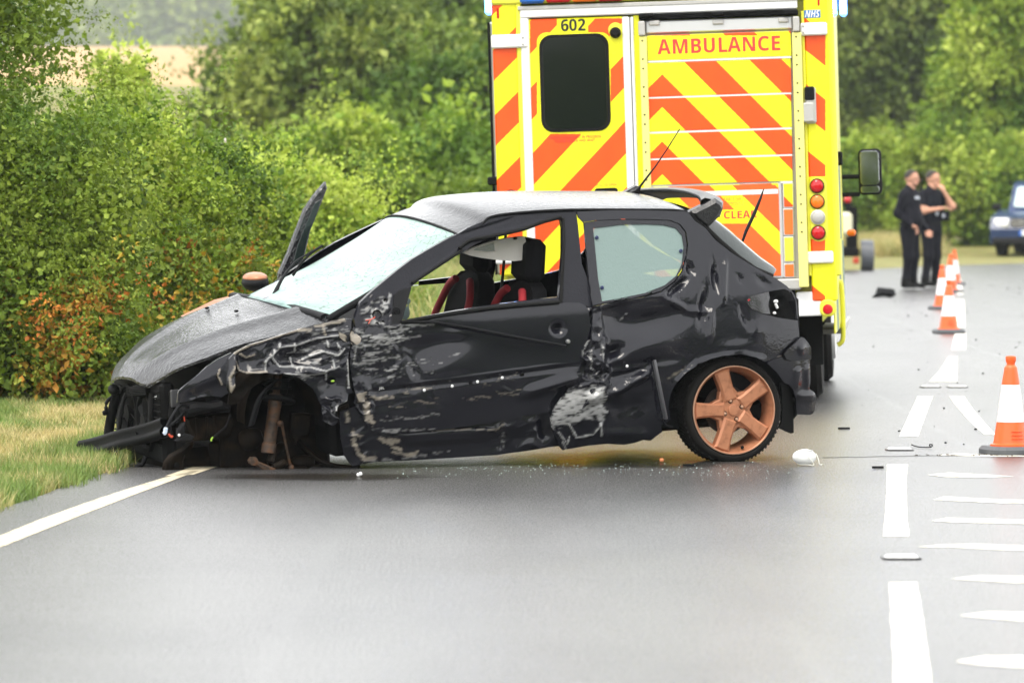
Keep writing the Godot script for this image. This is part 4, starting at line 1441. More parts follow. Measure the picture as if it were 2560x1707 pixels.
# A pressed panel: the outline (local x, y) is filled with a fine grid, pushed out to the body side and dented; the rim gives it thickness
func panel(outline: Array, holes: Array, step: float, off: float, dents: Array, scuffs: Array, side := 1.0, rim := 0.014) -> MB:
	var b := MB.new()
	var outer := poly(outline)
	var cut := []
	for h in holes:
		cut.append(h if h is PackedVector2Array else poly(h))
	var lo := outer[0]
	var hi := outer[0]
	for p in outer:
		lo = lo.min(p)
		hi = hi.max(p)
	var nx := int((hi.x - lo.x) / step) + 2
	var ny := int((hi.y - lo.y) / step) + 2
	lo -= Vector2.ONE * step * 0.37
	var inside := PackedByteArray()
	inside.resize((nx + 1) * (ny + 1))
	for j in ny + 1:
		for i in nx + 1:
			var p := lo + Vector2(i, j) * step
			var ok := Geometry2D.is_point_in_polygon(p, outer)
			for h in cut:
				ok = ok and not Geometry2D.is_point_in_polygon(p, h)
			inside[j * (nx + 1) + i] = 1 if ok else 0
	var must := {}
	for q in [outer] + cut:
		for p in q:
			must[Vector2i(((p - lo) / step).floor())] = true
	var at := {}
	var place := func(p: Vector2) -> int:
		var key := Vector2i((p * 20000.0).round())
		if at.has(key):
			return at[key]
		var z := half_width(p.x, p.y) + off + dent(p.x, p.y, dents)
		b.col = scuff(p.x, p.y, scuffs) if scuffs else ink
		var k := b.add(Vector3(p.x, p.y, z * side), p)
		at[key] = k
		return k
	for j in ny:
		for i in nx:
			var s := inside[j * (nx + 1) + i] + inside[j * (nx + 1) + i + 1] + inside[(j + 1) * (nx + 1) + i] + inside[(j + 1) * (nx + 1) + i + 1]
			var touched := must.has(Vector2i(i, j))
			if s == 0 and not touched:
				continue
			var p := lo + Vector2(i, j) * step
			var cell := PackedVector2Array([p, p + Vector2(step, 0), p + Vector2(step, step), p + Vector2(0, step)])
			if s == 4 and not touched:
				var k := [place.call(cell[0]), place.call(cell[1]), place.call(cell[2]), place.call(cell[3])]
				b.tri(k[0], k[2], k[1])
				b.tri(k[0], k[3], k[2])
				continue
			var parts: Array = Geometry2D.intersect_polygons(cell, outer)
			for h in cut:
				var left := []
				for q in parts:
					left.append_array(Geometry2D.clip_polygons(q, h))
				parts = left
			for q in parts:
				var id := Geometry2D.triangulate_polygon(q)
				for k in range(0, id.size(), 3):
					var ccw: bool = (q[id[k + 1]] - q[id[k]]).cross(q[id[k + 2]] - q[id[k]]) > 0.0
					b.tri(place.call(q[id[k]]), place.call(q[id[k + (2 if ccw else 1)]]), place.call(q[id[k + (1 if ccw else 2)]]))
	if rim > 0.0:
		for q in [outer] + cut:
			for i in q.size():
				var a: Vector2 = q[i]
				var e: Vector2 = q[(i + 1) % q.size()]
				var n := maxi(1, int(a.distance_to(e) / (step * 1.5)))
				for k in n:
					var u := a.lerp(e, float(k) / n)
					var w := a.lerp(e, float(k + 1) / n)
					var zu := half_width(u.x, u.y) + off + dent(u.x, u.y, dents)
					var zw := half_width(w.x, w.y) + off + dent(w.x, w.y, dents)
					b.col = scuff(u.x, u.y, scuffs) if scuffs else ink
					b.strip4(Vector3(u.x, u.y, (zu - rim) * side), Vector3(w.x, w.y, (zw - rim) * side), Vector3(w.x, w.y, zw * side), Vector3(u.x, u.y, zu * side), u, w)
	return b


# a sheet spanned from a near edge to a far edge, arched by lift(share along, share across) -> Vector3
func spanned(near: Array, far: Array, across: int, per: int, lift: Callable) -> Array:
	var a := curve(near, per)
	var f := curve(far, per)
	var rows := []
	for i in a.size():
		var row := []
		for j in across + 1:
			var s := float(j) / across
			row.append(a[i].lerp(f[i], s) + lift.call(float(i) / (a.size() - 1), s))
		rows.append(row)
	return rows


func mirrored(a: Array) -> Array:
	var o := []
	for p in a:
		o.append(Vector3(p.x, p.y, -p.z))
	return o


func strokes(lines: Array, width: float, height: float, strength: float, kind: int, dents: Array, scuffs: Array) -> void:
	for l in lines:
		for i in range(0, l.size() - 2, 2):
			if height != 0.0:
				dents.append([1, l[i], l[i + 1], l[i + 2], l[i + 3], width * 1.6, height])
			scuffs.append([l[i], l[i + 1], l[i + 2], l[i + 3], width, strength, kind])


func wrecked_car() -> void:
	var t := thing("wrecked_car", "crushed black three door hatchback with copper rear wheel and torn off front wheel", "car", Transform3D(Vector3(0.93450,0.06802,-0.34940), Vector3(-0.04221,0.99582,0.08096), Vector3(0.35344,-0.06091,0.93347), Vector3(0.8857,0.0487,-27.9171)))
	var window := [-1.817,0.892,-1.77,0.984,-1.73,1.061,-1.665,1.099,-1.584,1.142,-1.493,1.183,-1.408,1.216,-1.356,1.243,-1.283,1.267,-1.19,1.283,-1.081,1.301,-0.971,1.325,-0.856,1.342,-0.836,1.337,-0.835,1.296,-0.862,1.163,-0.898,1.04,-0.924,0.95,-1.046,0.947,-1.258,0.939,-1.39,0.931,-1.522,0.921,-1.681,0.906]
	# ---- front door
	var dents := [[0, -1.632,0.759, 0.17, 0.085, 0.1, -0.026], [0, -1.841,0.525, 0.22, 0.07, 0.05, -0.016], [0, -1.162,0.675, 0.28, 0.10, 0.0, -0.012], [0, -1.313,0.423, 0.3, 0.09, 0.1, -0.014], [0, -0.958,0.788, 0.028, 0.024, 0.0, -0.04], [2, -1.189,0.464,-0.855,0.528, 0.028, 0.028], [0, -0.934,0.411, 0.09, 0.05, 0.6, -0.05], [2, -0.976,0.381,-0.863,0.49, 0.02, 0.022], [0, -1.772,0.717, 0.16, 0.1, 0.0, -0.02], [0, -1.572,0.676, 0.12, 0.09, 0.5, 0.012], [0, -1.981,0.645, 0.1, 0.08, 0.0, -0.02], [4, -1.999,0.735, 0.22, 0.2, 0.010, 4.0], [4, -2.085,0.475, 0.07, 0.14, 0.02, 7.0], [4, -1.858,0.423, 0.3, 0.1, 0.006, 3.0], [2, -1.788,0.813,-1.463,0.806, 0.03, 0.010], [1, -1.304,0.51,-1.216,0.463, 0.02, 0.008], [0, -1.766,0.627, 0.03, 0.05, 0.3, -0.02]]
	# empty channel where the rubbing strip was
	dents.append([2, -2.045,0.542,-1.445,0.557, 0.014, -0.010])
	dents.append([2, -1.472,0.556,-0.858,0.59, 0.014, -0.010])
	dents.append([1, -2.044,0.558,-0.85,0.608, 0.008, 0.005])
	var sc := []
	strokes([[-2.071,0.866,-1.995,0.829,-1.88,0.839,-1.783,0.856], [-2.102,0.78,-2.034,0.788,-1.912,0.791,-1.815,0.815], [-2.101,0.73,-2.005,0.741,-1.889,0.757], [-2.031,0.812,-1.843,0.804,-1.734,0.808], [-2.098,0.692,-1.975,0.707,-1.854,0.71]], 0.026, 0.002, 0.66, 0, dents, sc)
	strokes([[-2.086,0.854,-2.088,0.779,-2.103,0.705], [-1.922,0.876,-1.781,0.869,-1.645,0.87]], 0.018, 0.004, 0.8, 0, dents, sc)
	strokes([[-2.056,0.625,-1.914,0.646,-1.763,0.665], [-1.985,0.594,-1.835,0.614,-1.672,0.626], [-2.08,0.665,-1.966,0.662,-1.864,0.667], [-1.777,0.666,-1.64,0.681,-1.515,0.703]], 0.024, 0.0, 0.34, 0, dents, sc)
	strokes([[-1.966,0.327,-1.885,0.325,-1.79,0.321,-1.682,0.317], [-2.02,0.349,-1.953,0.337,-1.872,0.333], [-1.979,0.401,-1.79,0.385,-1.655,0.4]], 0.016, 0.0, 0.5, 0, dents, sc)
	strokes([[-2.048,0.484,-2.043,0.432,-2.013,0.378], [-2.058,0.472,-2.05,0.407]], 0.024, -0.004, 1.1, 1, dents, sc)
	strokes([[-2.036,0.528,-1.976,0.504,-1.902,0.504], [-2.089,0.539,-2.063,0.518,-2.098,0.501]], 0.018, 0.006, 0.85, 1, dents, sc)
	strokes([[-1.854,0.532,-1.582,0.536], [-1.412,0.535,-1.17,0.567], [-1.585,0.459,-1.174,0.476], [-1.924,0.461,-1.653,0.471]], 0.025, 0.0, 0.33, 1, dents, sc)
	var door_line := [-1.898,0.876,-1.819,0.883,-1.724,0.888,-1.613,0.898,-1.502,0.91,-1.302,0.919,-1.13,0.921,-0.93,0.921,-0.855,0.917,-0.813,0.912,-0.788,0.896,-0.777,0.869,-0.774,0.817,-0.777,0.773,-0.786,0.735,-0.804,0.701,-0.827,0.674,-0.84,0.63,-0.834,0.591,-0.832,0.559,-0.845,0.514,-0.863,0.486,-0.913,0.466,-0.945,0.425,-0.969,0.384,-0.993,0.366,-1.038,0.357,-1.128,0.351,-1.21,0.345,-1.265,0.337,-1.382,0.327,-1.484,0.32,-1.586,0.314,-1.688,0.312,-1.797,0.314,-1.898,0.311,-1.973,0.32,-2.013,0.336,-2.044,0.361,-2.066,0.396,-2.078,0.435,-2.102,0.464,-2.119,0.497,-2.111,0.534,-2.114,0.557,-2.121,0.612,-2.126,0.688,-2.118,0.756,-2.105,0.799,-2.08,0.823,-2.092,0.87,-2.081,0.884]
	var door := put(t, "door", panel(door_line, [], 0.006, 0.006, dents, sc), M.paint_worn)
	tag(door, "crushed front door scraped to bare metal along its leading half")
	var clip := MB.new()
	clip.ball(Transform3D(Basis().scaled(Vector3(0.0085, 0.0085, 0.006)), Vector3.ZERO), 6, 10)
	for p in [Vector3(-1.728,0.529,0.833), Vector3(-1.573,0.538,0.833), Vector3(-1.431,0.549,0.833), Vector3(-1.292,0.559,0.832)]:
		put(door, "trim_clip", clip, M.white_plastic, Transform3D(Basis(), p))
	var hole := MB.new()
	hole.box(Transform3D(Basis(), Vector3.ZERO), Vector3(0.02, 0.014, 0.006), 0.002)
	for p in [Vector3(-1.468,0.546,0.831), Vector3(-1.178,0.567,0.83)]:
		put(door, "clip_hole", hole, M.dark, Transform3D(Basis(), p))
	var lock := MB.new()
	lock.lathe([Vector2(0.0, 0.016), Vector2(0.008, 0.016), Vector2(0.011, 0.012), Vector2(0.0125, 0.0)], 18, Transform3D(Basis(Vector3.RIGHT, PI / 2), Vector3(-0.91,0.719,0.816)))
	put(door, "lock", lock, M.steel)
	var bar := MB.new()
	bar.tube([Vector3(-1.823,0.89,0.791), Vector3(-1.651,0.878,0.799), Vector3(-1.495,0.843,0.816), Vector3(-1.233,0.774,0.838), Vector3(-0.936,0.7,0.853)], [0.007, 0.008, 0.0085, 0.0085, 0.007], 8)
	put(door, "loose_trim", bar, M.black)
	bar = MB.new()
	bar.tube([Vector3(-1.823,0.889,0.79), Vector3(-1.686,0.901,0.787), Vector3(-1.506,0.915,0.782), Vector3(-1.307,0.924,0.778), Vector3(-1.135,0.926,0.777), Vector3(-0.934,0.927,0.777)], 0.011, 8)
	put(door, "window_seal", bar, M.rubber)
	lettering(door, "badge_lettering", "JBL", Vector3(-1.964,0.56,0.839), 0.012, M.alu, 0.03, true)
	# ---- window frame, roof rail and centre pillar in one pressing
	var fs := []
	var fd := [[4, -1.935,0.93, 0.10, 0.12, 0.012, 12.0], [2, -1.881,0.888,-1.745,1.063, 0.012, 0.010], [2, -1.375,1.28,-0.834,1.344, 0.012, 0.009], [2, -1.72,1.085,-1.409,1.24, 0.012, 0.008], [1, -1.424,1.298,-1.095,1.367, 0.012, -0.008]]
	strokes([[-1.896,1.003,-1.886,0.969,-1.917,0.943], [-1.966,0.956,-1.978,0.919,-1.953,0.889], [-1.855,1.028,-1.872,0.992,-1.905,0.98], [-2.009,0.921,-1.977,0.895,-1.917,0.886]], 0.015, 0.003, 0.95, 0, fd, fs)
	strokes([[-2.025,0.946,-1.956,0.984,-1.903,1.018], [-2.013,0.898,-1.93,0.958]], 0.025, 0.0, 0.5, 0, fd, fs)
	var frame_line := [-2.07,0.921,-2.024,1.003,-1.942,1.058,-1.779,1.156,-1.698,1.2,-1.607,1.239,-1.54,1.266,-1.477,1.291,-1.416,1.312,-1.364,1.335,-1.308,1.353,-1.198,1.381,-1.09,1.392,-0.956,1.399,-0.798,1.394,-0.718,1.388,-0.764,1.382,-0.74,1.377,-0.745,1.299,-0.753,1.211,-0.762,1.11,-0.747,1.034,-0.745,0.97,-0.758,0.883,-0.791,0.9,-0.844,0.91,-0.905,0.918]
	frame_line.append_array([-0.92,0.916,-1.262,0.917,-1.526,0.9,-1.737,0.884,-1.826,0.874,-1.899,0.869,-1.998,0.864,-2.069,0.869])
	var frame := put(t, "window_frame", panel(frame_line, [window], 0.008, -0.004, fd, fs, 1.0, 0.03), M.frame)
	tag(frame, "bent black window frame with scuffed mirror mount")
	var cup := MB.new()
	cup.lathe([Vector2(0.0, -0.02), Vector2(0.017, -0.018), Vector2(0.021, 0.004), Vector2(0.024, 0.004), Vector2(0.026, -0.004)], 18, Transform3D(Basis(Vector3.RIGHT, PI / 2), Vector3(-1.945,0.936,0.764)))
	put(frame, "mirror_socket", cup, M.dark)
	for p in [Vector3(-1.922,0.895,0.779), Vector3(-1.955,0.889,0.782), Vector3(-1.886,1.005,0.736)]:
		cup = MB.new()
		cup.lathe([Vector2(0.0, 0.0), Vector2(0.008, 0.0), Vector2(0.010, 0.003), Vector2(0.012, 0.0)], 12, Transform3D(Basis(Vector3.RIGHT, PI / 2), p))
		put(frame, "bolt_hole", cup, M.dark)
	var wire := MB.new()
	wire.tube(curve([Vector3(-1.958,0.925,0.768), Vector3(-1.986,0.917,0.787), Vector3(-2.02,0.915,0.798)], 4), 0.0022, 5)
	wire.tube(curve([Vector3(-1.963,0.923,0.769), Vector3(-1.992,0.912,0.789), Vector3(-2.006,0.897,0.8)], 4), 0.002, 5)
	put(frame, "mirror_wire", wire, M.red_wire)
	var sail := panel([-1.878,0.876,-1.857,0.948,-1.834,1.027,-1.799,1.048,-1.74,1.06,-1.733,1.057,-1.77,0.984,-1.818,0.89,-1.826,0.877], [], 0.01, 0.006, [], [])
	put(frame, "mirror_sail", sail, M.plastic)
	cup = MB.new()
	cup.lathe([Vector2(0.0, 0.008), Vector2(0.012, 0.008), Vector2(0.014, 0.004), Vector2(0.022, 0.004), Vector2(0.024, 0.0)], 18, Transform3D(Basis(Vector3.RIGHT, PI / 2), Vector3(-1.84,0.945,0.764)))
	put(frame, "tweeter", cup, M.black)
	# dangling rubber seal inside the frame
	bar = MB.new()
	bar.tube(curve([Vector3(-1.435,1.237,0.651), Vector3(-1.366,1.274,0.641), Vector3(-1.268,1.283,0.633), Vector3(-1.16,1.295,0.624), Vector3(-1.057,1.31,0.62), Vector3(-0.946,1.338,0.611), Vector3(-0.836,1.357,0.601)], 5), 0.010, 8)
	put(frame, "hanging_seal", bar, M.rubber)
	bar = MB.new()
	bar.tube(curve([Vector3(-1.723,1.081,0.708), Vector3(-1.585,1.147,0.681), Vector3(-1.419,1.226,0.649)], 4), 0.009, 8)
	put(frame, "window_channel", bar, M.rubber)
	bar = MB.new()
	bar.tube([Vector3(-0.823,1.349,0.599), Vector3(-0.848,1.21,0.654), Vector3(-0.892,1.04,0.722), Vector3(-0.92,0.922,0.769)], 0.009, 8)
	put(frame, "window_channel", bar, M.rubber)
	# ---- front wing, torn and folded
	var wd := [[0, -2.367,0.776, 0.12, 0.06, 0.1, -0.03], [0, -2.444,0.734, 0.07, 0.03, 0.1, -0.03], [0, -2.229,0.6, 0.07, 0.06, 0.2, -0.03], [0, -2.666,0.748, 0.05, 0.04, 0.0, -0.025], [4, -2.369,0.758, 0.28, 0.13, 0.013, 5.0], [4, -2.23,0.451, 0.1, 0.1, 0.03, 8.0], [2, -2.725,0.792,-2.753,0.594, 0.014, 0.03], [2, -2.643,0.688,-2.497,0.679, 0.012, 0.02], [1, -2.4,0.684,-2.261,0.668, 0.02, 0.02], [0, -2.228,0.619, 0.018, 0.012, 0.0, -0.03]]
	var ws := []
	strokes([[-2.487,0.828,-2.496,0.802,-2.573,0.748,-2.58,0.696], [-2.52,0.798,-2.534,0.758,-2.499,0.714,-2.434,0.707,-2.338,0.7,-2.261,0.674,-2.191,0.689], [-2.501,0.808,-2.405,0.814,-2.298,0.841,-2.173,0.849], [-2.43,0.751,-2.428,0.71], [-2.371,0.741,-2.269,0.775,-2.185,0.747,-2.15,0.777], [-2.262,0.662,-2.258,0.626], [-2.485,0.678,-2.378,0.662,-2.268,0.663], [-2.413,0.823,-2.409,0.779], [-2.238,0.825,-2.235,0.796], [-2.184,0.809,-2.172,0.773], [-2.218,0.724,-2.216,0.688]], 0.0085, 0.009, 1.05, 0, wd, ws)
	strokes([[-2.724,0.795,-2.64,0.832,-2.561,0.853,-2.476,0.872,-2.383,0.893], [-2.734,0.729,-2.763,0.671,-2.761,0.6,-2.744,0.641], [-2.807,0.712,-2.819,0.683,-2.801,0.638], [-2.72,0.751,-2.71,0.707,-2.671,0.693,-2.578,0.693], [-2.696,0.791,-2.664,0.766,-2.622,0.784]], 0.0085, 0.008, 1.1, 1, wd, ws)
	strokes([[-2.289,0.905,-2.251,0.908,-2.129,0.925], [-2.384,0.888,-2.316,0.892], [-2.253,0.899,-2.246,0.861]], 0.016, 0.006, 0.95, 1, wd, ws)
	strokes([[-2.138,0.723,-2.14,0.652,-2.143,0.581], [-2.159,0.511,-2.217,0.486,-2.23,0.457]], 0.010, 0.006, 1.0, 0, wd, ws)
	strokes([[-2.462,0.665,-2.379,0.647,-2.318,0.655], [-2.487,0.778,-2.366,0.787,-2.208,0.817], [-2.405,0.696,-2.312,0.719,-2.187,0.727], [-2.325,0.872,-2.2,0.881,-2.132,0.87]], 0.026, 0.0, 0.42, 0, wd, ws)
	var wing := put(t, "front_wing", panel([-2.724,0.799,-2.688,0.815,-2.645,0.835,-2.603,0.844,-2.561,0.854,-2.476,0.875,-2.382,0.898,-2.288,0.912,-2.192,0.925,-2.134,0.931,-2.09,0.926,-2.099,0.885,-2.115,0.851,-2.112,0.801,-2.122,0.769,-2.136,0.723,-2.139,0.676,-2.14,0.641,-2.137,0.593,-2.121,0.551,-2.149,0.54,-2.159,0.512,-2.204,0.495,-2.229,0.463,-2.228,0.438,-2.212,0.428,-2.202,0.418,-2.212,0.4,-2.244,0.388,-2.275,0.406,-2.294,0.421,-2.3,0.45,-2.3,0.504,-2.318,0.548,-2.332,0.583,-2.364,0.611,-2.398,0.643,-2.444,0.665,-2.491,0.679,-2.532,0.678,-2.578,0.689,-2.643,0.687,-2.677,0.687,-2.705,0.696,-2.721,0.718,-2.725,0.75,-2.733,0.729,-2.738,0.694,-2.742,0.647,-2.747,0.613,-2.758,0.59,-2.769,0.61,-2.782,0.643,-2.802,0.635,-2.816,0.673,-2.822,0.698,-2.806,0.716,-2.782,0.732,-2.756,0.765], [], 0.005, 0.012, wd, ws), M.paint_worn)
	tag(wing, "torn front wing creased down to bare metal")
	var light := MB.new()
	light.ball(Transform3D(Basis().scaled(Vector3(0.011, 0.006, 0.006)), Vector3(-2.222,0.616,0.816)), 6, 8)
	put(wing, "side_lamp_hole", light, M.green_plastic)
	var nose := put(t, "wing_tip", panel([-3.012,0.549,-3.006,0.587,-3.002,0.61,-2.959,0.648,-2.912,0.683,-2.853,0.732,-2.789,0.769,-2.726,0.794,-2.744,0.76,-2.768,0.727,-2.813,0.702,-2.82,0.678,-2.801,0.632,-2.769,0.654,-2.765,0.601,-2.756,0.589,-2.795,0.57,-2.845,0.579,-2.895,0.575,-2.955,0.557], [], 0.008, -0.03, [[2, -2.952,0.6,-2.784,0.712, 0.05, 0.02], [0, -2.903,0.598, 0.06, 0.03, 0.4, -0.02]], []), M.paint_damp)
	tag(nose, "front end of the wing hanging loose")
	put(t, "wheel_arch_liner", panel([-2.733,0.688,-2.664,0.689,-2.629,0.682,-2.504,0.678,-2.498,0.659,-2.586,0.632,-2.64,0.599,-2.673,0.564,-2.716,0.524,-2.753,0.526,-2.742,0.59,-2.718,0.624,-2.739,0.653], [], 0.012, -0.07, [[4, -2.665,0.617, 0.15, 0.1, 0.02, 8.0]], []), M.grime)
	# ---- sill
	var sd := [[2, -1.925,0.299,-1.298,0.277, 0.02, 0.02], [2, -1.857,0.263,-1.297,0.237, 0.02, 0.018], [0, -1.379,0.234, 0.4, 0.02, 0.0, -0.01], [3, -1.28,0.176,-1.286,0.355, 0.015, -0.02], [4, -1.132,0.249, 0.2, 0.12, 0.024, 3.5], [4, -2.073,0.279, 0.12, 0.16, 0.014, 5.0], [0, -1.05,0.269, 0.04, 0.06, 0.3, -0.05]]
	var ss := []
	strokes([[-2.121,0.342,-2.114,0.283,-2.092,0.228,-2.05,0.188,-1.996,0.19], [-2.108,0.328,-2.08,0.312], [-2.153,0.442,-2.147,0.403]], 0.02, 0.006, 1.1, 1, sd, ss)
	strokes([[-1.973,0.296,-1.911,0.258,-1.855,0.219], [-1.925,0.279,-1.871,0.268], [-1.896,0.214,-1.814,0.19,-1.76,0.195]], 0.018, 0.003, 1.15, 1, sd, ss)
	strokes([[-1.892,0.332,-1.682,0.312,-1.45,0.298,-1.319,0.28,-1.285,0.309]], 0.006, 0.006, 0.9, 1, sd, ss)
	strokes([[-2.056,0.179,-1.907,0.172,-1.582,0.189], [-1.284,0.263,-1.274,0.182]], 0.014, 0.0, 0.5, 0, sd, ss)
	put(t, "sill", panel([-2.189,0.315,-2.191,0.406,-2.186,0.454,-2.146,0.464,-2.104,0.476,-2.06,0.421,-1.993,0.363,-1.892,0.338,-1.79,0.339,-1.682,0.337,-1.484,0.346,-1.265,0.36,-1.128,0.371,-0.997,0.39,-0.934,0.378,-0.63,0.352,-0.619,0.147,-0.822,0.16,-0.913,0.162,-0.945,0.144,-0.961,0.162,-1.031,0.161,-1.1,0.156,-1.216,0.15,-1.306,0.144,-1.58,0.152,-1.757,0.157,-1.907,0.164,-2.022,0.168,-2.121,0.159,-2.15,0.2,-2.166,0.221], [], 0.008, -0.016, sd, ss), M.paint_worn)
	# ---- rear quarter with its window, crushed behind the door
	var qd := [[0, -0.416,0.787, 0.17, 0.055, 0.15, -0.05], [0, -0.608,0.821, 0.10, 0.07, 0.0, -0.035], [2, -0.745,0.882,-0.509,0.914, 0.022, 0.016], [2, -0.509,0.914,-0.348,0.916, 0.022, 0.014], [1, -0.348,0.916,-0.215,0.826, 0.03, 0.024], [1, -0.215,0.826,-0.082,0.81, 0.03, 0.022], [0, -0.02,0.981, 0.020, 0.075, -0.12, -0.035], [0, -0.107,0.841, 0.03, 0.09, -0.3, -0.04], [2, 0.056,1.09,-0.006,0.853, 0.016, 0.014], [2, -0.076,0.806,-0.102,0.666, 0.014, 0.016], [0, -0.154,1.035, 0.022, 0.03, 0.2, -0.03], [0, -0.249,0.95, 0.07, 0.016, 0.55, -0.035], [0, 0.122,0.964, 0.016, 0.03, 0.5, -0.014], [0, 0.251,0.941, 0.05, 0.02, -0.6, -0.012], [0, 0.117,0.759, 0.02, 0.06, 0.3, -0.02], [0, 0.167,0.69, 0.05, 0.05, 0.6, 0.014], [0, -0.388,0.663, 0.12, 0.045, 0.3, 0.022], [0, -0.553,0.641, 0.2, 0.03, 0.35, 0.014], [2, -0.724,0.565,-0.267,0.58, 0.02, -0.012], [0, -0.649,0.642, 0.05, 0.03, 0.3, -0.05], [2, -0.701,0.415,-0.464,0.518, 0.022, 0.026], [2, -0.699,0.505,-0.463,0.544, 0.02, -0.022], [0, -0.563,0.351, 0.12, 0.06, 0.2, -0.03], [2, -0.724,0.214,-0.46,0.184, 0.03, 0.016], [4, -0.775,0.62, 0.09, 0.25, 0.04, 4.5], [4, -0.752,0.781, 0.05, 0.24, 0.04, 4.0], [4, -0.646,0.41, 0.22, 0.16, 0.012, 2.6], [0, 0.063,0.618, 0.1, 0.03, 0.0, 0.012], [2, -0.321,0.442,-0.186,0.547, 0.018, 0.018], [2, -0.186,0.547,0.053,0.583, 0.018, 0.018], [2, 0.053,0.583,0.201,0.532, 0.018, 0.016]]
	var qs := []
	strokes([[-0.799,0.723,-0.832,0.669,-0.839,0.631], [-0.799,0.66,-0.799,0.571,-0.779,0.557], [-0.733,0.699,-0.734,0.61]], 0.007, 0.008, 0.85, 0, qd, qs)
	strokes([[-0.996,0.375,-0.913,0.433,-0.797,0.449,-0.742,0.438], [-1.002,0.323,-0.879,0.365,-0.742,0.392], [-1.008,0.285,-0.879,0.313,-0.735,0.333], [-0.948,0.384,-0.825,0.419,-0.763,0.42], [-0.858,0.324,-0.756,0.368,-0.734,0.3], [-0.982,0.348,-0.852,0.402,-0.756,0.413]], 0.042, 0.005, 1.05, 0, qd, qs)
	strokes([[-0.979,0.243,-0.927,0.172,-0.916,0.211], [-0.919,0.277,-0.874,0.201,-0.779,0.212,-0.733,0.268], [-0.74,0.268,-0.733,0.202], [-0.956,0.195,-0.932,0.146]], 0.0085, 0.009, 1.0, 0, qd, qs)
	strokes([[-0.933,0.473,-0.878,0.488,-0.857,0.48], [-0.789,0.468,-0.742,0.451]], 0.007, 0.006, 0.9, 0, qd, qs)
	strokes([[-0.582,0.806,-0.55,0.836]], 0.008, 0.0, 0.6, 0, qd, qs)
	strokes([[-0.355,0.477,-0.256,0.527], [0.238,0.525,0.317,0.54]], 0.010, 0.0, 0.55, 1, qd, qs)
	var side_window := [-0.709,1.321,-0.635,1.326,-0.496,1.323,-0.316,1.309,-0.219,1.298,-0.167,1.275,-0.141,1.232,-0.143,1.168,-0.163,1.106,-0.204,1.033,-0.257,0.979,-0.344,0.935,-0.424,0.92,-0.51,0.909,-0.652,0.899,-0.754,0.888,-0.75,0.946,-0.728,1.159]
	var lamp_hole := [0.134,0.86,0.162,0.877,0.271,0.89,0.38,0.893,0.425,0.872,0.447,0.825,0.442,0.719,0.329,0.744,0.215,0.777,0.152,0.808,0.131,0.838]
	var quarter_line := [-0.739,1.377,-0.556,1.372,-0.348,1.358,-0.14,1.339,-0.109,1.332,-0.08,1.285,-0.026,1.242,0.012,1.183,0.095,1.106,0.196,1.034,0.291,0.976,0.321,0.963,0.399,0.908,0.445,0.858,0.456,0.798,0.447,0.715,0.448,0.628,0.421,0.618,0.372,0.599,0.324,0.564,0.319,0.539,0.317,0.542,0.269,0.535,0.215,0.521,0.201,0.526,0.151,0.553,0.06,0.575,-0.045,0.576,-0.115,0.565,-0.186,0.542,-0.257,0.503,-0.307,0.46,-0.335,0.41,-0.35,0.36,-0.353,0.324,-0.339,0.257,-0.366,0.236,-0.392,0.23,-0.383,0.192,-0.417,0.17,-0.447,0.148,-0.492,0.157,-0.54,0.144,-0.595,0.139,-0.65,0.146,-0.692,0.153,-0.802,0.153,-0.905,0.145,-0.939,0.143,-0.945,0.139,-0.975,0.177,-1.006,0.245,-1.022,0.292,-1.026,0.338,-0.996,0.388,-0.947,0.448,-0.926,0.472,-0.864,0.487,-0.845,0.53,-0.821,0.592,-0.839,0.631,-0.836,0.669,-0.803,0.717]
	quarter_line.append_array([-0.792,0.72,-0.772,0.789,-0.757,0.845,-0.759,0.883,-0.752,0.939,-0.747,1.008,-0.728,1.159,-0.71,1.316,-0.736,1.348])
	var quarter := put(t, "rear_quarter", panel(quarter_line, [side_window, lamp_hole], 0.0075, 0.004, qd, qs), M.paint_damp)
	tag(quarter, "buckled rear quarter with a silvery torn patch behind the door")
	put(quarter, "trim_clip", clip, M.white_plastic, Transform3D(Basis(), Vector3(-0.588,0.564,0.837)))
	bar = MB.new()
	bar.tube([Vector3(-0.438,0.583,0.848), Vector3(-0.434,0.488,0.88), Vector3(-0.415,0.371,0.881), Vector3(-0.391,0.272,0.865)], 0.019, 8, true, 0.55)
	put(quarter, "hanging_trim", bar, mat(lin(0.06, 0.06, 0.066), 0.3))
	bar = MB.new()
	bar.tube(curve([Vector3(-0.409,0.271,0.855), Vector3(-0.378,0.233,0.826), Vector3(-0.323,0.215,0.792)], 4), 0.005, 6)
	put(quarter, "wire", bar, M.black)
	# crushed pillar seam standing behind door and quarter
	put(t, "pillar_seam", panel([-0.81,0.934,-0.728,0.928,-0.723,0.775,-0.727,0.673,-0.727,0.582,-0.76,0.455,-0.83,0.369,-0.968,0.315,-0.983,0.382,-0.897,0.505,-0.851,0.592,-0.845,0.676,-0.801,0.756], [], 0.009, -0.03, [[4, -0.781,0.69, 0.1, 0.5, 0.04, 7.0], [4, -0.864,0.47, 0.15, 0.2, 0.04, 7.0]], [[-0.798,0.723,-0.798,0.562, 0.02, 0.55, 0]]), M.paint_worn)
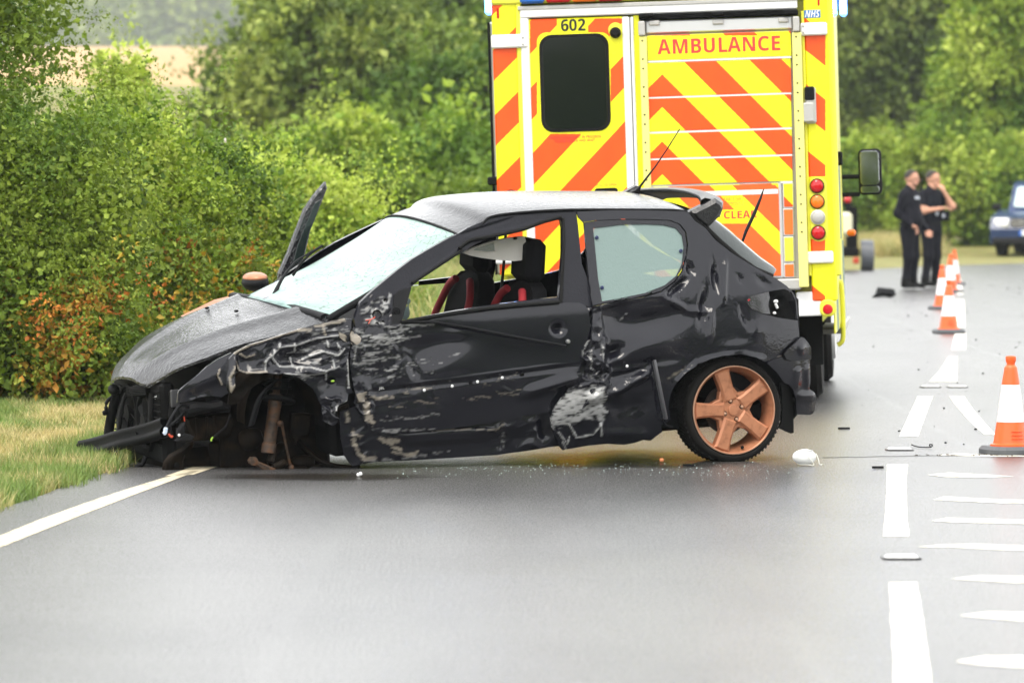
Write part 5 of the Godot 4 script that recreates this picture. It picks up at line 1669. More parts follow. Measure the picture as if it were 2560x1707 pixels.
	put(t, "side_window", panel([-0.707,1.318,-0.636,1.323,-0.496,1.32,-0.316,1.306,-0.223,1.295,-0.174,1.273,-0.147,1.231,-0.149,1.169,-0.168,1.108,-0.208,1.036,-0.26,0.984,-0.346,0.939,-0.509,0.914,-0.651,0.904,-0.751,0.893,-0.748,0.945,-0.726,1.158], [[-0.663,1.287,-0.502,1.294,-0.363,1.287,-0.259,1.275,-0.196,1.255,-0.167,1.215,-0.169,1.151,-0.196,1.07,-0.24,1.01,-0.316,0.966,-0.435,0.935,-0.578,0.919,-0.688,0.91,-0.687,1.029,-0.672,1.186]], 0.02, -0.002, [], []), M.paint_damp)
	var pane := put(t, "side_pane", panel([-0.668,1.294,-0.5,1.3,-0.361,1.293,-0.255,1.281,-0.19,1.26,-0.16,1.217,-0.162,1.15,-0.19,1.066,-0.236,1.004,-0.313,0.959,-0.433,0.929,-0.579,0.913,-0.695,0.904,-0.694,1.03,-0.679,1.187], [], 0.02, -0.008, [], [], 1.0, 0.004), M.side_glass)
	tag(pane, "milky teal rear side window")
	for p in [Vector3(-0.652,1.237,0.639), Vector3(-0.19,1.135,0.68), Vector3(-0.674,0.98,0.742)]:
		var stud := MB.new()
		stud.lathe([Vector2(0.0, 0.006), Vector2(0.008, 0.005), Vector2(0.011, 0.0)], 14, Transform3D(Basis(Vector3.RIGHT, PI / 2), p))
		put(pane, "fixing_stud", stud, mat(lin(0.02, 0.03, 0.09), 0.4))
	# ---- broken tail lamp
	put(t, "lamp_housing", panel([0.126,0.861,0.163,0.883,0.273,0.897,0.388,0.898,0.434,0.874,0.456,0.824,0.449,0.714,0.328,0.739,0.214,0.771,0.144,0.802,0.123,0.836], [], 0.02, -0.05, [[4, 0.299,0.821, 0.12, 0.1, 0.03, 12.0]], []), M.dark)
	put(t, "tail_lamp", panel([0.135,0.859,0.163,0.876,0.271,0.888,0.275,0.862,0.259,0.818,0.267,0.772,0.215,0.78,0.156,0.809,0.133,0.84], [], 0.012, 0.006, [], [], 1.0, 0.02), M.lens_clear)
	var bulb := MB.new()
	bulb.ball(Transform3D(Basis().scaled(Vector3(0.014, 0.010, 0.012)), Vector3(0.318,0.832,0.752)), 6, 10)
	bulb.box(Transform3D(Basis(Vector3(0, 0, 1), 0.4), Vector3(0.32,0.808,0.754)), Vector3(0.014, 0.03, 0.014), 0.003)
	bulb.ball(Transform3D(Basis().scaled(Vector3(0.010, 0.008, 0.010)), Vector3(0.301,0.772,0.768)), 6, 10)
	put(t, "bulb_holder", bulb, M.white_plastic)
	bulb = MB.new()
	bulb.box(Transform3D(Basis(Vector3(0, 0, 1), 0.35), Vector3(0.142,0.857,0.798)), Vector3(0.012, 0.006, 0.004), 0.001)
	put(t, "lens_shard", bulb, M.red_lens)
	# ---- rear bumper corner
	var bumper := put(t, "rear_bumper", panel([0.217,0.518,0.265,0.532,0.315,0.538,0.326,0.521,0.373,0.51,0.441,0.504,0.512,0.502,0.51,0.396,0.507,0.343,0.544,0.318,0.56,0.289,0.557,0.215,0.541,0.2,0.523,0.196,0.42,0.213,0.41,0.289,0.384,0.359,0.354,0.387,0.326,0.397,0.282,0.455], [], 0.01, 0.016, [[2, 0.407,0.316,0.553,0.297, 0.02, 0.02], [2, 0.423,0.472,0.405,0.356, 0.03, 0.012], [2, 0.485,0.478,0.494,0.345, 0.02, 0.012]], []), M.paint_damp)
	put(bumper, "bumper_corner", panel([0.324,0.554,0.352,0.578,0.404,0.605,0.45,0.632,0.472,0.622,0.497,0.597,0.517,0.569,0.515,0.504,0.441,0.506,0.373,0.512,0.337,0.525], [], 0.01, 0.028, [[0, 0.445,0.568, 0.03, 0.03, 0.0, 0.016]], []), M.paint_damp)
	var rear := MB.new()
	rear.sheet(spanned([Vector3(0.515,0.614,0.6), Vector3(0.571,0.55,0.6), Vector3(0.567,0.485,0.6), Vector3(0.557,0.328,0.6), Vector3(0.592,0.286,0.6), Vector3(0.583,0.201,0.6)], [Vector3(0.515,0.614,0.6), Vector3(0.571,0.55,0.6), Vector3(0.567,0.485,0.6), Vector3(0.557,0.328,0.6), Vector3(0.592,0.286,0.6), Vector3(0.583,0.201,0.6)].map(func(p): return Vector3(p.x, p.y, -0.62)), 12, 4, func(_u: float, s: float): return Vector3(0.10 * sin(PI * s), 0, 0)))
	put(bumper, "bumper_cover", rear, M.paint_damp)
	put(t, "mud_flap", panel([0.322,0.395,0.375,0.37,0.402,0.317,0.414,0.222,0.431,0.104,0.41,0.103,0.372,0.12,0.324,0.145,0.337,0.177,0.338,0.231,0.331,0.325], [], 0.02, -0.02, [], [], 1.0, 0.02), M.rubber)
	# ---- tailgate: frame, glass, spoiler
	var near := [Vector3(-0.095,1.326,0.575), Vector3(-0.055,1.274,0.575), Vector3(0,1.234,0.575), Vector3(0.076,1.159,0.575), Vector3(0.175,1.067,0.585), Vector3(0.279,0.993,0.585), Vector3(0.371,0.951,0.6)]
	var glass := MB.new()
	glass.sheet(spanned(near, mirrored(near), 20, 5, func(u: float, s: float): return Vector3(0.15, 0.085, 0) * pow(sin(PI * s), 0.36) * (0.35 + 0.65 * sin(PI * clampf(u * 0.85, 0.0, 1.0)))))
	put(t, "rear_window", glass, M.dark_glass)
	bar = MB.new()
	bar.tube(near, [0.02, 0.02, 0.02, 0.019, 0.018, 0.016, 0.014], 8)
	bar.tube(mirrored(near), 0.018, 8)
	put(t, "rear_window_seal", bar, M.rubber)
	var low := [Vector3(0.371,0.951,0.6), Vector3(0.435,0.897,0.63), Vector3(0.48,0.848,0.63), Vector3(0.494,0.788,0.63), Vector3(0.494,0.702,0.63), Vector3(0.51,0.606,0.61)]
	var gate := MB.new()
	gate.sheet(spanned(low, mirrored(low), 16, 5, func(u: float, s: float): return Vector3(0.05 + 0.02 * u, 0.05 * (1.0 - u), 0) * sin(PI * s)))
	put(t, "tailgate", gate, M.paint_damp)
	var tops := [Vector3(0.069,1.386,0.56), Vector3(0.087,1.395,0.44), Vector3(0.088,1.411,0.23), Vector3(0.093,1.406,-0.04), Vector3(0.09,1.389,-0.3), Vector3(0.091,1.372,-0.5), Vector3(0.086,1.358,-0.58)]
	var rows := []
	for p in curve(tops, 5):
		var row := []
		var end := clampf((absf(p.z) - 0.40) / 0.18, 0.0, 1.0)
		for q in [[0.0, 0.0], [0.03, 0.006], [0.08, 0.0], [0.125, -0.02], [0.145, -0.045], [0.14, -0.06], [0.10, -0.05], [0.03, -0.026], [-0.008, -0.014], [0.0, 0.0]]:
			row.append(p + Vector3(q[0] * (1.0 - 0.3 * end) - lerpf(0.05, 0.085, end), q[1] * (1.0 + 0.8 * end) + 0.002, 0))
		rows.append(row)
	var sp := MB.new()
	sp.sheet(rows)
	for s in [1.0, -1.0]:
		sp.prism(PackedVector2Array(poly([-0.096,1.33,-0.05,1.349,0.001,1.368,0.06,1.394,0.099,1.365,0.105,1.341,0.1,1.325,0.076,1.291,0.035,1.257,0.006,1.235,-0.025,1.255,-0.059,1.284])), 0.535 * s, 0.60 * s, Transform3D(), 0.02)
	put(t, "spoiler", sp, M.spoiler)
	# ---- roof, windscreen, bonnet
	var rn := [Vector3(-1.411,1.305,0.585), Vector3(-1.289,1.34,0.585), Vector3(-1.223,1.383,0.58), Vector3(-1.05,1.394,0.58), Vector3(-0.819,1.391,0.58), Vector3(-0.586,1.377,0.58), Vector3(-0.353,1.36,0.58), Vector3(-0.177,1.346,0.58), Vector3(-0.104,1.331,0.58)]
	var roof := MB.new()
	roof.sheet(spanned(rn, mirrored(rn), 24, 5, func(u: float, s: float): return Vector3(-0.07 * (1.0 - u) * sin(PI * s) - 0.03 * u * sin(PI * s), 0.062 * pow(sin(PI * s), 0.75), 0)))
	put(t, "roof", roof, M.paint_roof)
	bar = MB.new()
	var gut := curve(rn, 4)
	bar.tube(gut, 0.008, 6)
	put(t, "roof_gutter", bar, M.black)
	var wn := [Vector3(-1.414,1.302,0.585), Vector3(-1.592,1.203,0.585), Vector3(-1.837,1.076,0.62), Vector3(-2.024,0.995,0.66), Vector3(-2.189,0.924,0.69)]
	var screen := MB.new()
	screen.sheet(spanned(wn, mirrored(wn), 24, 5, func(u: float, s: float): return Vector3(-0.075 - 0.07 * u, 0.055, 0) * pow(sin(PI * s), 0.8)))
	put(t, "windscreen", screen, M.screen)
	bar = MB.new()
	bar.tube(wn, [0.014, 0.016, 0.018, 0.02, 0.02], 8)
	bar.tube(mirrored(wn), 0.014, 8)
	var hdr := []
	for j in 13:
		var s := j / 12.0
		hdr.append(wn[0].lerp(mirrored(wn)[0], s) + Vector3(-0.075, 0.062, 0) * pow(sin(PI * s), 0.8))
	bar.tube(hdr, 0.007, 6)
	put(t, "windscreen_seal", bar, M.black)
	var hn := [Vector3(-3.061,0.608,0.28), Vector3(-2.956,0.711,0.5), Vector3(-2.8,0.777,0.58), Vector3(-2.6,0.832,0.62), Vector3(-2.46,0.859,0.64), Vector3(-2.313,0.886,0.67), Vector3(-2.178,0.926,0.7)]
	var hf := [Vector3(-3.104,0.571,-0.28), Vector3(-3.035,0.647,-0.4), Vector3(-2.925,0.711,-0.5), Vector3(-2.8,0.781,-0.56), Vector3(-2.583,0.857,-0.62), Vector3(-2.454,0.89,-0.66), Vector3(-2.288,0.934,-0.68)]
	var bonnet := MB.new()
	var sheet_rows := spanned(hn, hf, 40, 7, func(u: float, s: float): return Vector3(-0.03 * (1.0 - u) - 0.10 * u * u, 0.045, 0) * pow(sin(PI * s), 0.8) + Vector3(0, 0.020 * exp(-pow((absf(s - 0.5) - 0.30 + 0.1 * (1.0 - u)) / 0.05, 2.0)) * smoothstep(0.0, 0.3, u), 0) + Vector3(0, 0.012 * nz.get_noise_2d(u * 2.5, s * 3.0) * smoothstep(0.5, 0.1, s), 0))
	bonnet.sheet(sheet_rows, true)
	var under := []
	for r in sheet_rows:
		var row := []
		for p in r:
			row.append(p - Vector3(0, 0.014, 0))
		under.append(row)
	bonnet.sheet(under)
	for i in sheet_rows.size() - 1:
		for j in [0, 40]:
			bonnet.strip4(sheet_rows[i][j], sheet_rows[i + 1][j], under[i + 1][j], under[i][j])
	for j in 40:
		bonnet.strip4(sheet_rows[0][j], sheet_rows[0][j + 1], under[0][j + 1], under[0][j])
	var hood := put(t, "bonnet", bonnet, M.paint_wet)
	for p in [Vector3(-2.54,0.92,-0.3), Vector3(-2.486,0.929,0.05)]:
		var jet := MB.new()
		jet.ball(Transform3D(Basis(Vector3.UP, 0.2).scaled(Vector3(0.014, 0.007, 0.008)), p + Vector3(0, 0.008, 0)), 6, 8)
		put(hood, "washer_jet", jet, M.black)
	# cowl and wipers
	bar = MB.new()
	bar.tube(curve([Vector3(-2.195,0.935,0.66), Vector3(-2.265,0.964,0.3), Vector3(-2.273,0.96,-0.2), Vector3(-2.277,0.947,-0.66)], 5), 0.03, 8, true, 0.6)
	put(t, "cowl", bar, M.black)
	bar = MB.new()
	bar.ball(Transform3D(Basis(Vector3(0, 0, 1), -0.35).scaled(Vector3(0.05, 0.022, 0.05)), Vector3(-2.274,0.977,0)), 8, 12)
	var wiper := put(t, "wiper", bar, mat(lin(0.16, 0.16, 0.18), 0.35))
	bar = MB.new()
	bar.tube(curve([Vector3(-2.262,0.988,0), Vector3(-2.186,1.069,-0.08), Vector3(-2.082,1.148,-0.16), Vector3(-1.998,1.183,-0.2), Vector3(-1.904,1.217,-0.24)], 4), [0.014, 0.013, 0.012, 0.010, 0.009, 0.008, 0.007, 0.006, 0.006, 0.006, 0.005, 0.005, 0.005, 0.005, 0.005, 0.005, 0.004], 8)
	put(wiper, "wiper_arm", bar, M.plastic)
	bar = MB.new()
	bar.tube(curve([Vector3(-2.094,1.08,-0.16), Vector3(-2.035,1.143,-0.18), Vector3(-1.956,1.193,-0.22), Vector3(-1.891,1.218,-0.25)], 4), 0.007, 6)
	put(wiper, "wiper_blade", bar, M.rubber)
	# ---- aerial, rear wiper
	bar = MB.new()
	var fin := [-0.237,1.399,-0.205,1.407,-0.176,1.415,-0.158,1.427,-0.147,1.437,-0.138,1.434,-0.144,1.412,-0.148,1.388,-0.177,1.387,-0.217,1.393]
	bar.prism(poly(fin), -0.02, 0.02, Transform3D(), 0.012)
	var aerial := put(t, "aerial", bar, M.black)
	bar = MB.new()
	bar.tube([Vector3(-0.15,1.419,0), Vector3(-0.04,1.539,0), Vector3(0.029,1.624,0), Vector3(0.111,1.733,0)], [0.007, 0.0045, 0.0035, 0.003], 7)
	put(aerial, "rod", bar, M.plastic)
	bar = MB.new()
	bar.tube([Vector3(0.493,1.064,-0.1), Vector3(0.523,1.134,-0.1), Vector3(0.578,1.231,-0.1), Vector3(0.619,1.313,-0.1), Vector3(0.64,1.363,-0.1)], [0.010, 0.014, 0.015, 0.011, 0.004], 8, true, 0.6)
	put(t, "rear_wiper", bar, M.plastic)
	# ---- far side of the body
	var fl := []
	var right_frame := panel(frame_line, [window], 0.03, -0.03, [], fl, -1.0, 0.03)
	put(t, "far_window_frame", right_frame, M.frame)
	var qfar := panel(quarter_line, [side_window, lamp_hole], 0.04, 0.0, [], [], -1.0)
	put(t, "far_quarter", qfar, M.paint_damp)
	put(t, "far_side_pane", panel([-0.707,1.318,-0.496,1.32,-0.316,1.306,-0.223,1.295,-0.174,1.273,-0.147,1.231,-0.149,1.169,-0.168,1.108,-0.208,1.036,-0.26,0.984,-0.346,0.939,-0.509,0.914,-0.651,0.904,-0.751,0.893,-0.748,0.945,-0.726,1.158], [], 0.05, -0.01, [], [], -1.0, 0.004), M.clear_glass)
	var farsill := MB.new()
	farsill.bx(-2.25, 0.14, -0.80, -0.4, 0.34, -0.66, 0.03)
	put(t, "far_sill", farsill, M.paint)
	var fw := MB.new()
	var fwn := [Vector3(-2.553,0.847,-0.7), Vector3(-2.441,0.889,-0.7), Vector3(-2.361,0.92,-0.7), Vector3(-2.282,0.932,-0.7)]
	fw.sheet([fwn.map(func(p): return p + Vector3(0.01, -0.012, 0.0)), fwn.map(func(p): return p + Vector3(0.0, 0.002, -0.05)), fwn.map(func(p): return p + Vector3(0.0, -0.03, -0.10)), fwn.map(func(p): return p + Vector3(0.0, -0.35, -0.12))])
	tag(put(t, "far_wing", fw, M.copper), "copper painted wing on the far side")
	# open door on the far side, seen on edge
	var dp := poly([-1.62,1.504,-1.614,1.468,-1.671,1.347,-1.724,1.238,-1.755,1.127,-1.769,1.097,-1.78,1.016,-1.777,0.823,-1.922,0.778,-1.924,0.925,-1.916,1.017,-1.894,1.06,-1.854,1.134,-1.815,1.222,-1.751,1.359,-1.685,1.441])
	var dg := poly([-1.653,1.414,-1.687,1.326,-1.736,1.228,-1.765,1.128,-1.773,1.095,-1.825,1.058,-1.834,1.076,-1.806,1.165,-1.742,1.296,-1.69,1.394])
	var fd2 := MB.new()
	fd2.prism(dp, -0.985, -0.945, Transform3D(), 0.01)
	var fdoor := put(t, "open_far_door", fd2, M.paint_wet)
	fd2 = MB.new()
	fd2.prism(dg, -0.95, -0.940, Transform3D(), 0.002)
	put(fdoor, "pane", fd2, M.dark_glass)
	var mp: Vector3 = Vector3(-2.079,0.987,-0.88)
	var ms := MB.new()
	ms.ball(Transform3D(Basis(Vector3.UP, 0.3).scaled(Vector3(0.072, 0.05, 0.10)), mp), 12, 18)
	var mirror := put(t, "far_mirror", ms, M.plastic)
	ms = MB.new()
	ms.ball(Transform3D(Basis(Vector3.UP, 0.3).scaled(Vector3(0.066, 0.030, 0.095)), mp + Vector3(0, 0.026, 0)), 12, 18)
	put(mirror, "mirror_cap", ms, M.copper)
	ms = MB.new()
	ms.tube([mp + Vector3(0.02, -0.03, 0.05), mp + Vector3(0.08, -0.06, 0.22)], 0.025, 8)
	put(mirror, "mirror_arm", ms, M.plastic)
	_car_inside(t)
	_car_front(t)
	_car_wheels(t)


func _car_inside(t: Node3D) -> void:
	var b := MB.new()
	b.bx(-2.1, 0.18, -0.72, 0.45, 0.30, 0.70, 0.02)
	put(t, "floor_pan", b, M.dark)
	b = MB.new()
	b.bx(0.0, 0.28, -0.7, 0.5, 0.86, 0.68, 0.04)
	put(t, "boot_trim", b, M.cloth)
	b = MB.new()
	var rn := [Vector3(-1.36, 1.285, 0.55), Vector3(-0.9, 1.355, 0.55), Vector3(-0.4, 1.345, 0.55), Vector3(0.02, 1.29, 0.55)]
	b.sheet(spanned(rn, mirrored(rn), 10, 4, func(_u: float, s: float): return Vector3(0, 0.045 * sin(PI * s), 0)))
	put(t, "headlining", b, mat(lin(0.12, 0.12, 0.12), 0.9))
	b = MB.new()
	b.bx(-2.12, 0.62, -0.68, -1.75, 0.90, 0.66, 0.07)
	b.bx(-2.2, 0.3, -0.66, -1.98, 0.7, 0.64, 0.05)
	put(t, "dashboard", b, M.plastic)
	b = MB.new()
	for k in 40:
		pass
	b.lathe([Vector2(0.155, 0.0), Vector2(0.168, 0.016), Vector2(0.185, 0.016), Vector2(0.19, 0.0), Vector2(0.185, -0.014), Vector2(0.165, -0.014), Vector2(0.155, 0.0)], 30, Transform3D(Basis(Vector3(0, 0, 1), -1.15), Vector3(-1.62, 0.82, -0.36)))
	put(t, "steering_wheel", b, M.plastic)
	# sun visor folded down, with its mirror
	var v := poly([-1.324,1.187,-1.308,1.194,-1.27,1.21,-1.173,1.235,-1.088,1.247,-0.992,1.252,-0.975,1.249,-0.969,1.231,-0.971,1.161,-0.978,1.136,-1,1.124,-1.04,1.123,-1.141,1.137,-1.225,1.154,-1.282,1.169])
	b = MB.new()
	b.prism(v, 0.385, 0.41, Transform3D(), 0.009)
	var visor := put(t, "sun_visor", b, M.cream)
	b = MB.new()
	b.prism(poly([-1.277,1.196,-1.26,1.208,-1.145,1.233,-1.14,1.179,-1.206,1.182]), 0.405, 0.4135, Transform3D(), 0.002)
	put(visor, "mirror_surround", b, M.cream)
	b = MB.new()
	b.prism(poly([-1.269,1.198,-1.257,1.207,-1.152,1.23,-1.148,1.185,-1.207,1.187]), 0.41, 0.4155, Transform3D(), 0.0008)
	put(visor, "mirror", b, M.mirror)
	b = MB.new()
	b.ball(Transform3D(Basis().scaled(Vector3(0.013, 0.008, 0.01)), Vector3(-1.03,1.244,0.415)), 6, 10)
	put(visor, "visor_clip", b, M.black)
	# seats
	for s in [[-0.36, 0.0], [0.36, 0.03]]:
		var z: float = s[0]
		var x0: float = -1.16 + s[1]
		var st := []
		for q in [[0.02, 0.34, 0.24, 0.09], [0.04, 0.45, 0.25, 0.095], [0.08, 0.6, 0.255, 0.10], [0.12, 0.75, 0.25, 0.10], [0.155, 0.88, 0.24, 0.09], [0.175, 0.96, 0.205, 0.075], [0.187, 1.0, 0.13, 0.05], [0.19, 1.015, 0.005, 0.005]]:
			var row := []
			for k in 25:
				var a := TAU * k / 24
				var cz := cos(a)
				var bol := 0.045 * pow(absf(cz), 6.0)
				row.append(Vector3(x0 + q[0] + sin(a) * q[3] * (1.0 if sin(a) > 0 else 0.7) - (bol if sin(a) <= 0.3 else 0.0), q[1], z + signf(cz) * pow(absf(cz), 0.75) * q[2]))
			st.append(row)
		b = MB.new()
		b.sheet(st)
		var seat := put(t, "seat_back", b, M.cloth)
		for side in [-1.0, 1.0]:
			b = MB.new()
			var path := []
			for q in [[0.02, 0.45, 0.235], [0.045, 0.6, 0.245], [0.075, 0.74, 0.24], [0.105, 0.86, 0.21], [0.13, 0.93, 0.165], [0.15, 0.965, 0.11]]:
				path.append(Vector3(x0 + q[0] - 0.065 + (0.02 if q[1] > 0.8 else 0.0), q[1], z + side * q[2]))
			b.tube(curve(path, 4), 0.022, 8)
			put(seat, "red_piping", b, M.red_cloth)
		b = MB.new()
		b.box(Transform3D(Basis(Vector3(0, 0, 1), -0.06), Vector3(x0 - 0.28, 0.36, z)), Vector3(0.5, 0.16, 0.48), 0.06)
		put(t, "seat_cushion", b, M.cloth)
		b = MB.new()
		b.box(Transform3D(Basis(Vector3(0, 0, 1), -0.1), Vector3(x0 + 0.19, 1.12, z)), Vector3(0.11, 0.23, 0.28), 0.05)
		var rest := put(t, "headrest", b, M.cloth)
		b = MB.new()
		b.tube([Vector3(x0 + 0.18, 0.95, z), Vector3(x0 + 0.19, 1.05, z)], 0.02, 8)
		put(rest, "headrest_post", b, M.cloth)
	b = MB.new()
	b.box(Transform3D(Basis(Vector3(0, 0, 1), -0.25), Vector3(-0.22, 0.66, 0.0)), Vector3(0.16, 0.62, 1.25), 0.06)
	put(t, "rear_seat", b, M.cloth)
	b = MB.new()
	b.tube(curve([Vector3(-0.72, 1.18, -0.56), Vector3(-0.74, 0.95, -0.58), Vector3(-0.78, 0.7, -0.6)], 4), 0.022, 6, true, 0.2)
	put(t, "seat_belt", b, M.black)
	# limp curtain of broken window film hanging by the mirror corner
	b = MB.new()
	var fr := [Vector3(-1.58,0.95,0.2), Vector3(-1.564,0.924,0.2), Vector3(-1.567,0.879,0.2), Vector3(-1.59,0.836,0.2)]
	var fl := [Vector3(-1.632,0.967,0.35), Vector3(-1.636,0.932,0.35), Vector3(-1.651,0.893,0.35), Vector3(-1.666,0.855,0.35)]
	b.sheet(spanned(fr, fl, 6, 4, func(u: float, s: float): return Vector3(0.01 * sin(u * 9.0 + s * 5.0), 0, 0)))
	put(t, "limp_airbag", b, mat(lin(0.42, 0.55, 0.54), 0.6))


func _car_front(t: Node3D) -> void:
	# bulkhead, inner wing, radiator pack, sub frame: the dark mass under the bonnet
	var b := MB.new()
	b.bx(-2.78, 0.30, -0.60, -2.12, 0.72, 0.42, 0.04)
	b.bx(-2.2, 0.2, -0.62, -2.02, 0.86, 0.68, 0.03)
	put(t, "engine_bay", b, M.dark)
	b = MB.new()
	b.bx(-2.75, 0.08, -0.45, -2.30, 0.34, 0.36, 0.06)
	b.bx(-2.98, 0.10, -0.42, -2.7, 0.26, 0.30, 0.05)
	put(t, "gearbox", b, M.grime)
	b = MB.new()
	b.bx(-3.03, 0.20, -0.48, -2.95, 0.63, 0.40, 0.02)
	var pack := put(t, "radiator_pack", b, M.soot)
	for c in [[-0.16, 0.42], [0.14, 0.40]]:
		b = MB.new()
		b.lathe([Vector2(0.128, 0.0), Vector2(0.14, 0.02), Vector2(0.155, 0.02), Vector2(0.158, 0.0)], 30, Transform3D(Basis(Vector3(0, 0, 1), PI / 2), Vector3(-3.03, c[1], c[0])))
		b.lathe([Vector2(0.0, 0.03), Vector2(0.045, 0.028), Vector2(0.05, 0.0)], 20, Transform3D(Basis(Vector3(0, 0, 1), PI / 2), Vector3(-3.03, c[1], c[0])))
		for k in 7:
			var a := TAU * k / 7
			b.box(Transform3D(Basis(Vector3(1, 0, 0), a) * Basis(Vector3(0, 1, 0), 0.5), Vector3(-3.04, c[1], c[0]) + Vector3(0, cos(a), sin(a)) * 0.085), Vector3(0.004, 0.085, 0.034), 0.001)
		put(pack, "fan", b, M.soot)
	b = MB.new()
	for k in 9:
		b.bx(-3.045, 0.30 + k * 0.035, -0.46, -3.03, 0.306 + k * 0.035, -0.30, 0.001)
		b.bx(-3.045, 0.30 + k * 0.035, 0.30, -3.03, 0.306 + k * 0.035, 0.40, 0.001)
	put(pack, "fins", b, M.soot)
	# grille slats left under the bonnet lip
	b = MB.new()
	for k in 6:
		b.tube([Vector3(-3.125,0.557,0.1) + Vector3(0.0, 0.03 - k * 0.009, 0), Vector3(-3.079,0.583,0.3) + Vector3(0.0, 0.03 - k * 0.009, 0)], 0.003, 5)
	b.ball(Transform3D(Basis(Vector3.UP, 0.4).scaled(Vector3(0.08, 0.035, 0.1)), Vector3(-3.088,0.567,0.15) + Vector3(0.05, 0, -0.02)), 8, 12)
	b.ball(Transform3D(Basis().scaled(Vector3(0.03, 0.03, 0.05)), Vector3(-3.086,0.535,-0.28)), 6, 10)
	put(t, "upper_grille", b, M.soot)
	# front panel edge running down at the far left
	b = MB.new()
	b.tube(curve([Vector3(-3.062,0.52,-0.3), Vector3(-3.082,0.423,-0.33), Vector3(-3.096,0.333,-0.36), Vector3(-3.103,0.268,-0.36), Vector3(-3.084,0.202,-0.34)], 4), 0.028, 8)
	b.tube(curve([Vector3(-3.069,0.532,-0.1), Vector3(-3.101,0.448,-0.1), Vector3(-3.122,0.319,-0.1)], 4), 0.012, 7)
	b.tube(curve([Vector3(-3.041,0.567,0.28), Vector3(-3.057,0.463,0.3), Vector3(-3.063,0.367,0.3)], 4), 0.016, 7)
	b.tube(curve([Vector3(-2.971,0.586,0.42), Vector3(-2.973,0.501,0.42), Vector3(-2.992,0.395,0.42)], 4), 0.02, 7)
	put(t, "front_panel", b, M.soot)
	b = MB.new()
	b.box(Transform3D(Basis(Vector3.UP, 0.3), Vector3(-2.968,0.552,0.45)), Vector3(0.05, 0.09, 0.015), 0.006)
	put(t, "lamp_bracket", b, mat(lin(0.06, 0.06, 0.065), 0.35))
	# bumper beam torn off at one side, its end on the grass
	var bz := [Vector3(-3.02,0.407,0.46), Vector3(-3.057,0.364,0.3), Vector3(-3.139,0.31,0.06), Vector3(-3.178,0.248,-0.22), Vector3(-3.216,0.202,-0.46)]
	var rows := []
	for p in curve(bz, 6):
		var row := []
		for q in [[-0.03, 0.055], [-0.042, 0.03], [-0.02, 0.008], [-0.045, -0.015], [-0.036, -0.055], [0.02, -0.05], [0.03, 0.05], [-0.03, 0.055]]:
			row.append(p + Vector3(q[0], q[1] * 0.95, 0))
		rows.append(row)
	b = MB.new()
	b.sheet(rows)
	put(t, "bumper_beam", b, M.plastic)
	b = MB.new()
	for p in [Vector3(-3.056,0.386,0.3), Vector3(-3.135,0.323,0.05), Vector3(-3.154,0.306,-0.12), Vector3(-3.105,0.36,0.2)]:
		b.box(Transform3D(Basis(Vector3(0, 0, 1), 0.4), p), Vector3(0.03, 0.045, 0.04), 0.006)
	put(t, "beam_brackets", b, M.black)
	# bent chassis leg reaching the road
	rows = []
	for q in [[Vector3(-2.91,0.319,0.52), 0.02], [Vector3(-2.939,0.289,0.52), 0.035], [Vector3(-2.985,0.261,0.52), 0.05], [Vector3(-3.006,0.226,0.52), 0.062], [Vector3(-3.01,0.189,0.52), 0.066], [Vector3(-3.007,0.152,0.52), 0.066]]:
		var p: Vector3 = q[0]
		var w: float = q[1]
		rows.append([p + Vector3(-w, 0.01, 0.0), p + Vector3(-w * 0.8, 0.0, 0.03), p + Vector3(-w * 0.3, -0.004, 0.012), p + Vector3(w * 0.5, 0.0, 0.02), p + Vector3(w * 0.9, 0.006, -0.02), p + Vector3(0.0, 0.0, -0.03), p + Vector3(-w, 0.01, 0.0)])
	b = MB.new()
	b.sheet(rows)
	var leg := put(t, "chassis_leg", b, M.grime)
	b = MB.new()
	b.lathe([Vector2(0.0, 0.003), Vector2(0.014, 0.003), Vector2(0.016, 0.0)], 12, Transform3D(Basis(Vector3.RIGHT, PI / 2), Vector3(-3.003,0.215,0.545)))
	put(leg, "bolt_hole", b, M.dark)
	# inner wing box with pressed ribs
	b = MB.new()
	b.prism(poly([-2.93,0.452,-2.864,0.452,-2.781,0.455,-2.681,0.455,-2.661,0.397,-2.687,0.33,-2.765,0.32,-2.887,0.325,-2.917,0.397]), 0.38, 0.5, Transform3D(), 0.015)
	var box := put(t, "inner_wing", b, M.grime)
	b = MB.new()
	for x in [1140.0, 1240.0, 1320.0]:
		pass
	b.tube([Vector3(-2.871,0.448,0.505), Vector3(-2.869,0.34,0.505)], 0.008, 6)
	b.tube([Vector3(-2.816,0.448,0.505), Vector3(-2.813,0.336,0.505)], 0.008, 6)
	b.tube([Vector3(-2.777,0.45,0.505), Vector3(-2.772,0.332,0.505)], 0.008, 6)
	put(box, "ribs", b, M.grime)
	b = MB.new()
	b.prism(poly([-2.952,0.497,-2.929,0.522,-2.879,0.528,-2.796,0.519,-2.74,0.528,-2.692,0.497,-2.699,0.465,-2.798,0.476,-2.865,0.469,-2.943,0.459]), 0.46, 0.56, Transform3D(), 0.02)
	put(t, "lamp_carrier", b, M.black)
	b = MB.new()
	b.prism(poly([-2.979,0.435,-2.959,0.441,-2.964,0.396,-2.987,0.371,-3.009,0.384,-3.002,0.405]), 0.57, 0.6, Transform3D(), 0.008)
	b.prism(poly([-2.986,0.367,-2.944,0.377,-2.912,0.361,-2.929,0.338,-2.99,0.338,-3.017,0.346]), 0.55, 0.59, Transform3D(), 0.008)
	put(t, "connector_block", b, M.plastic)
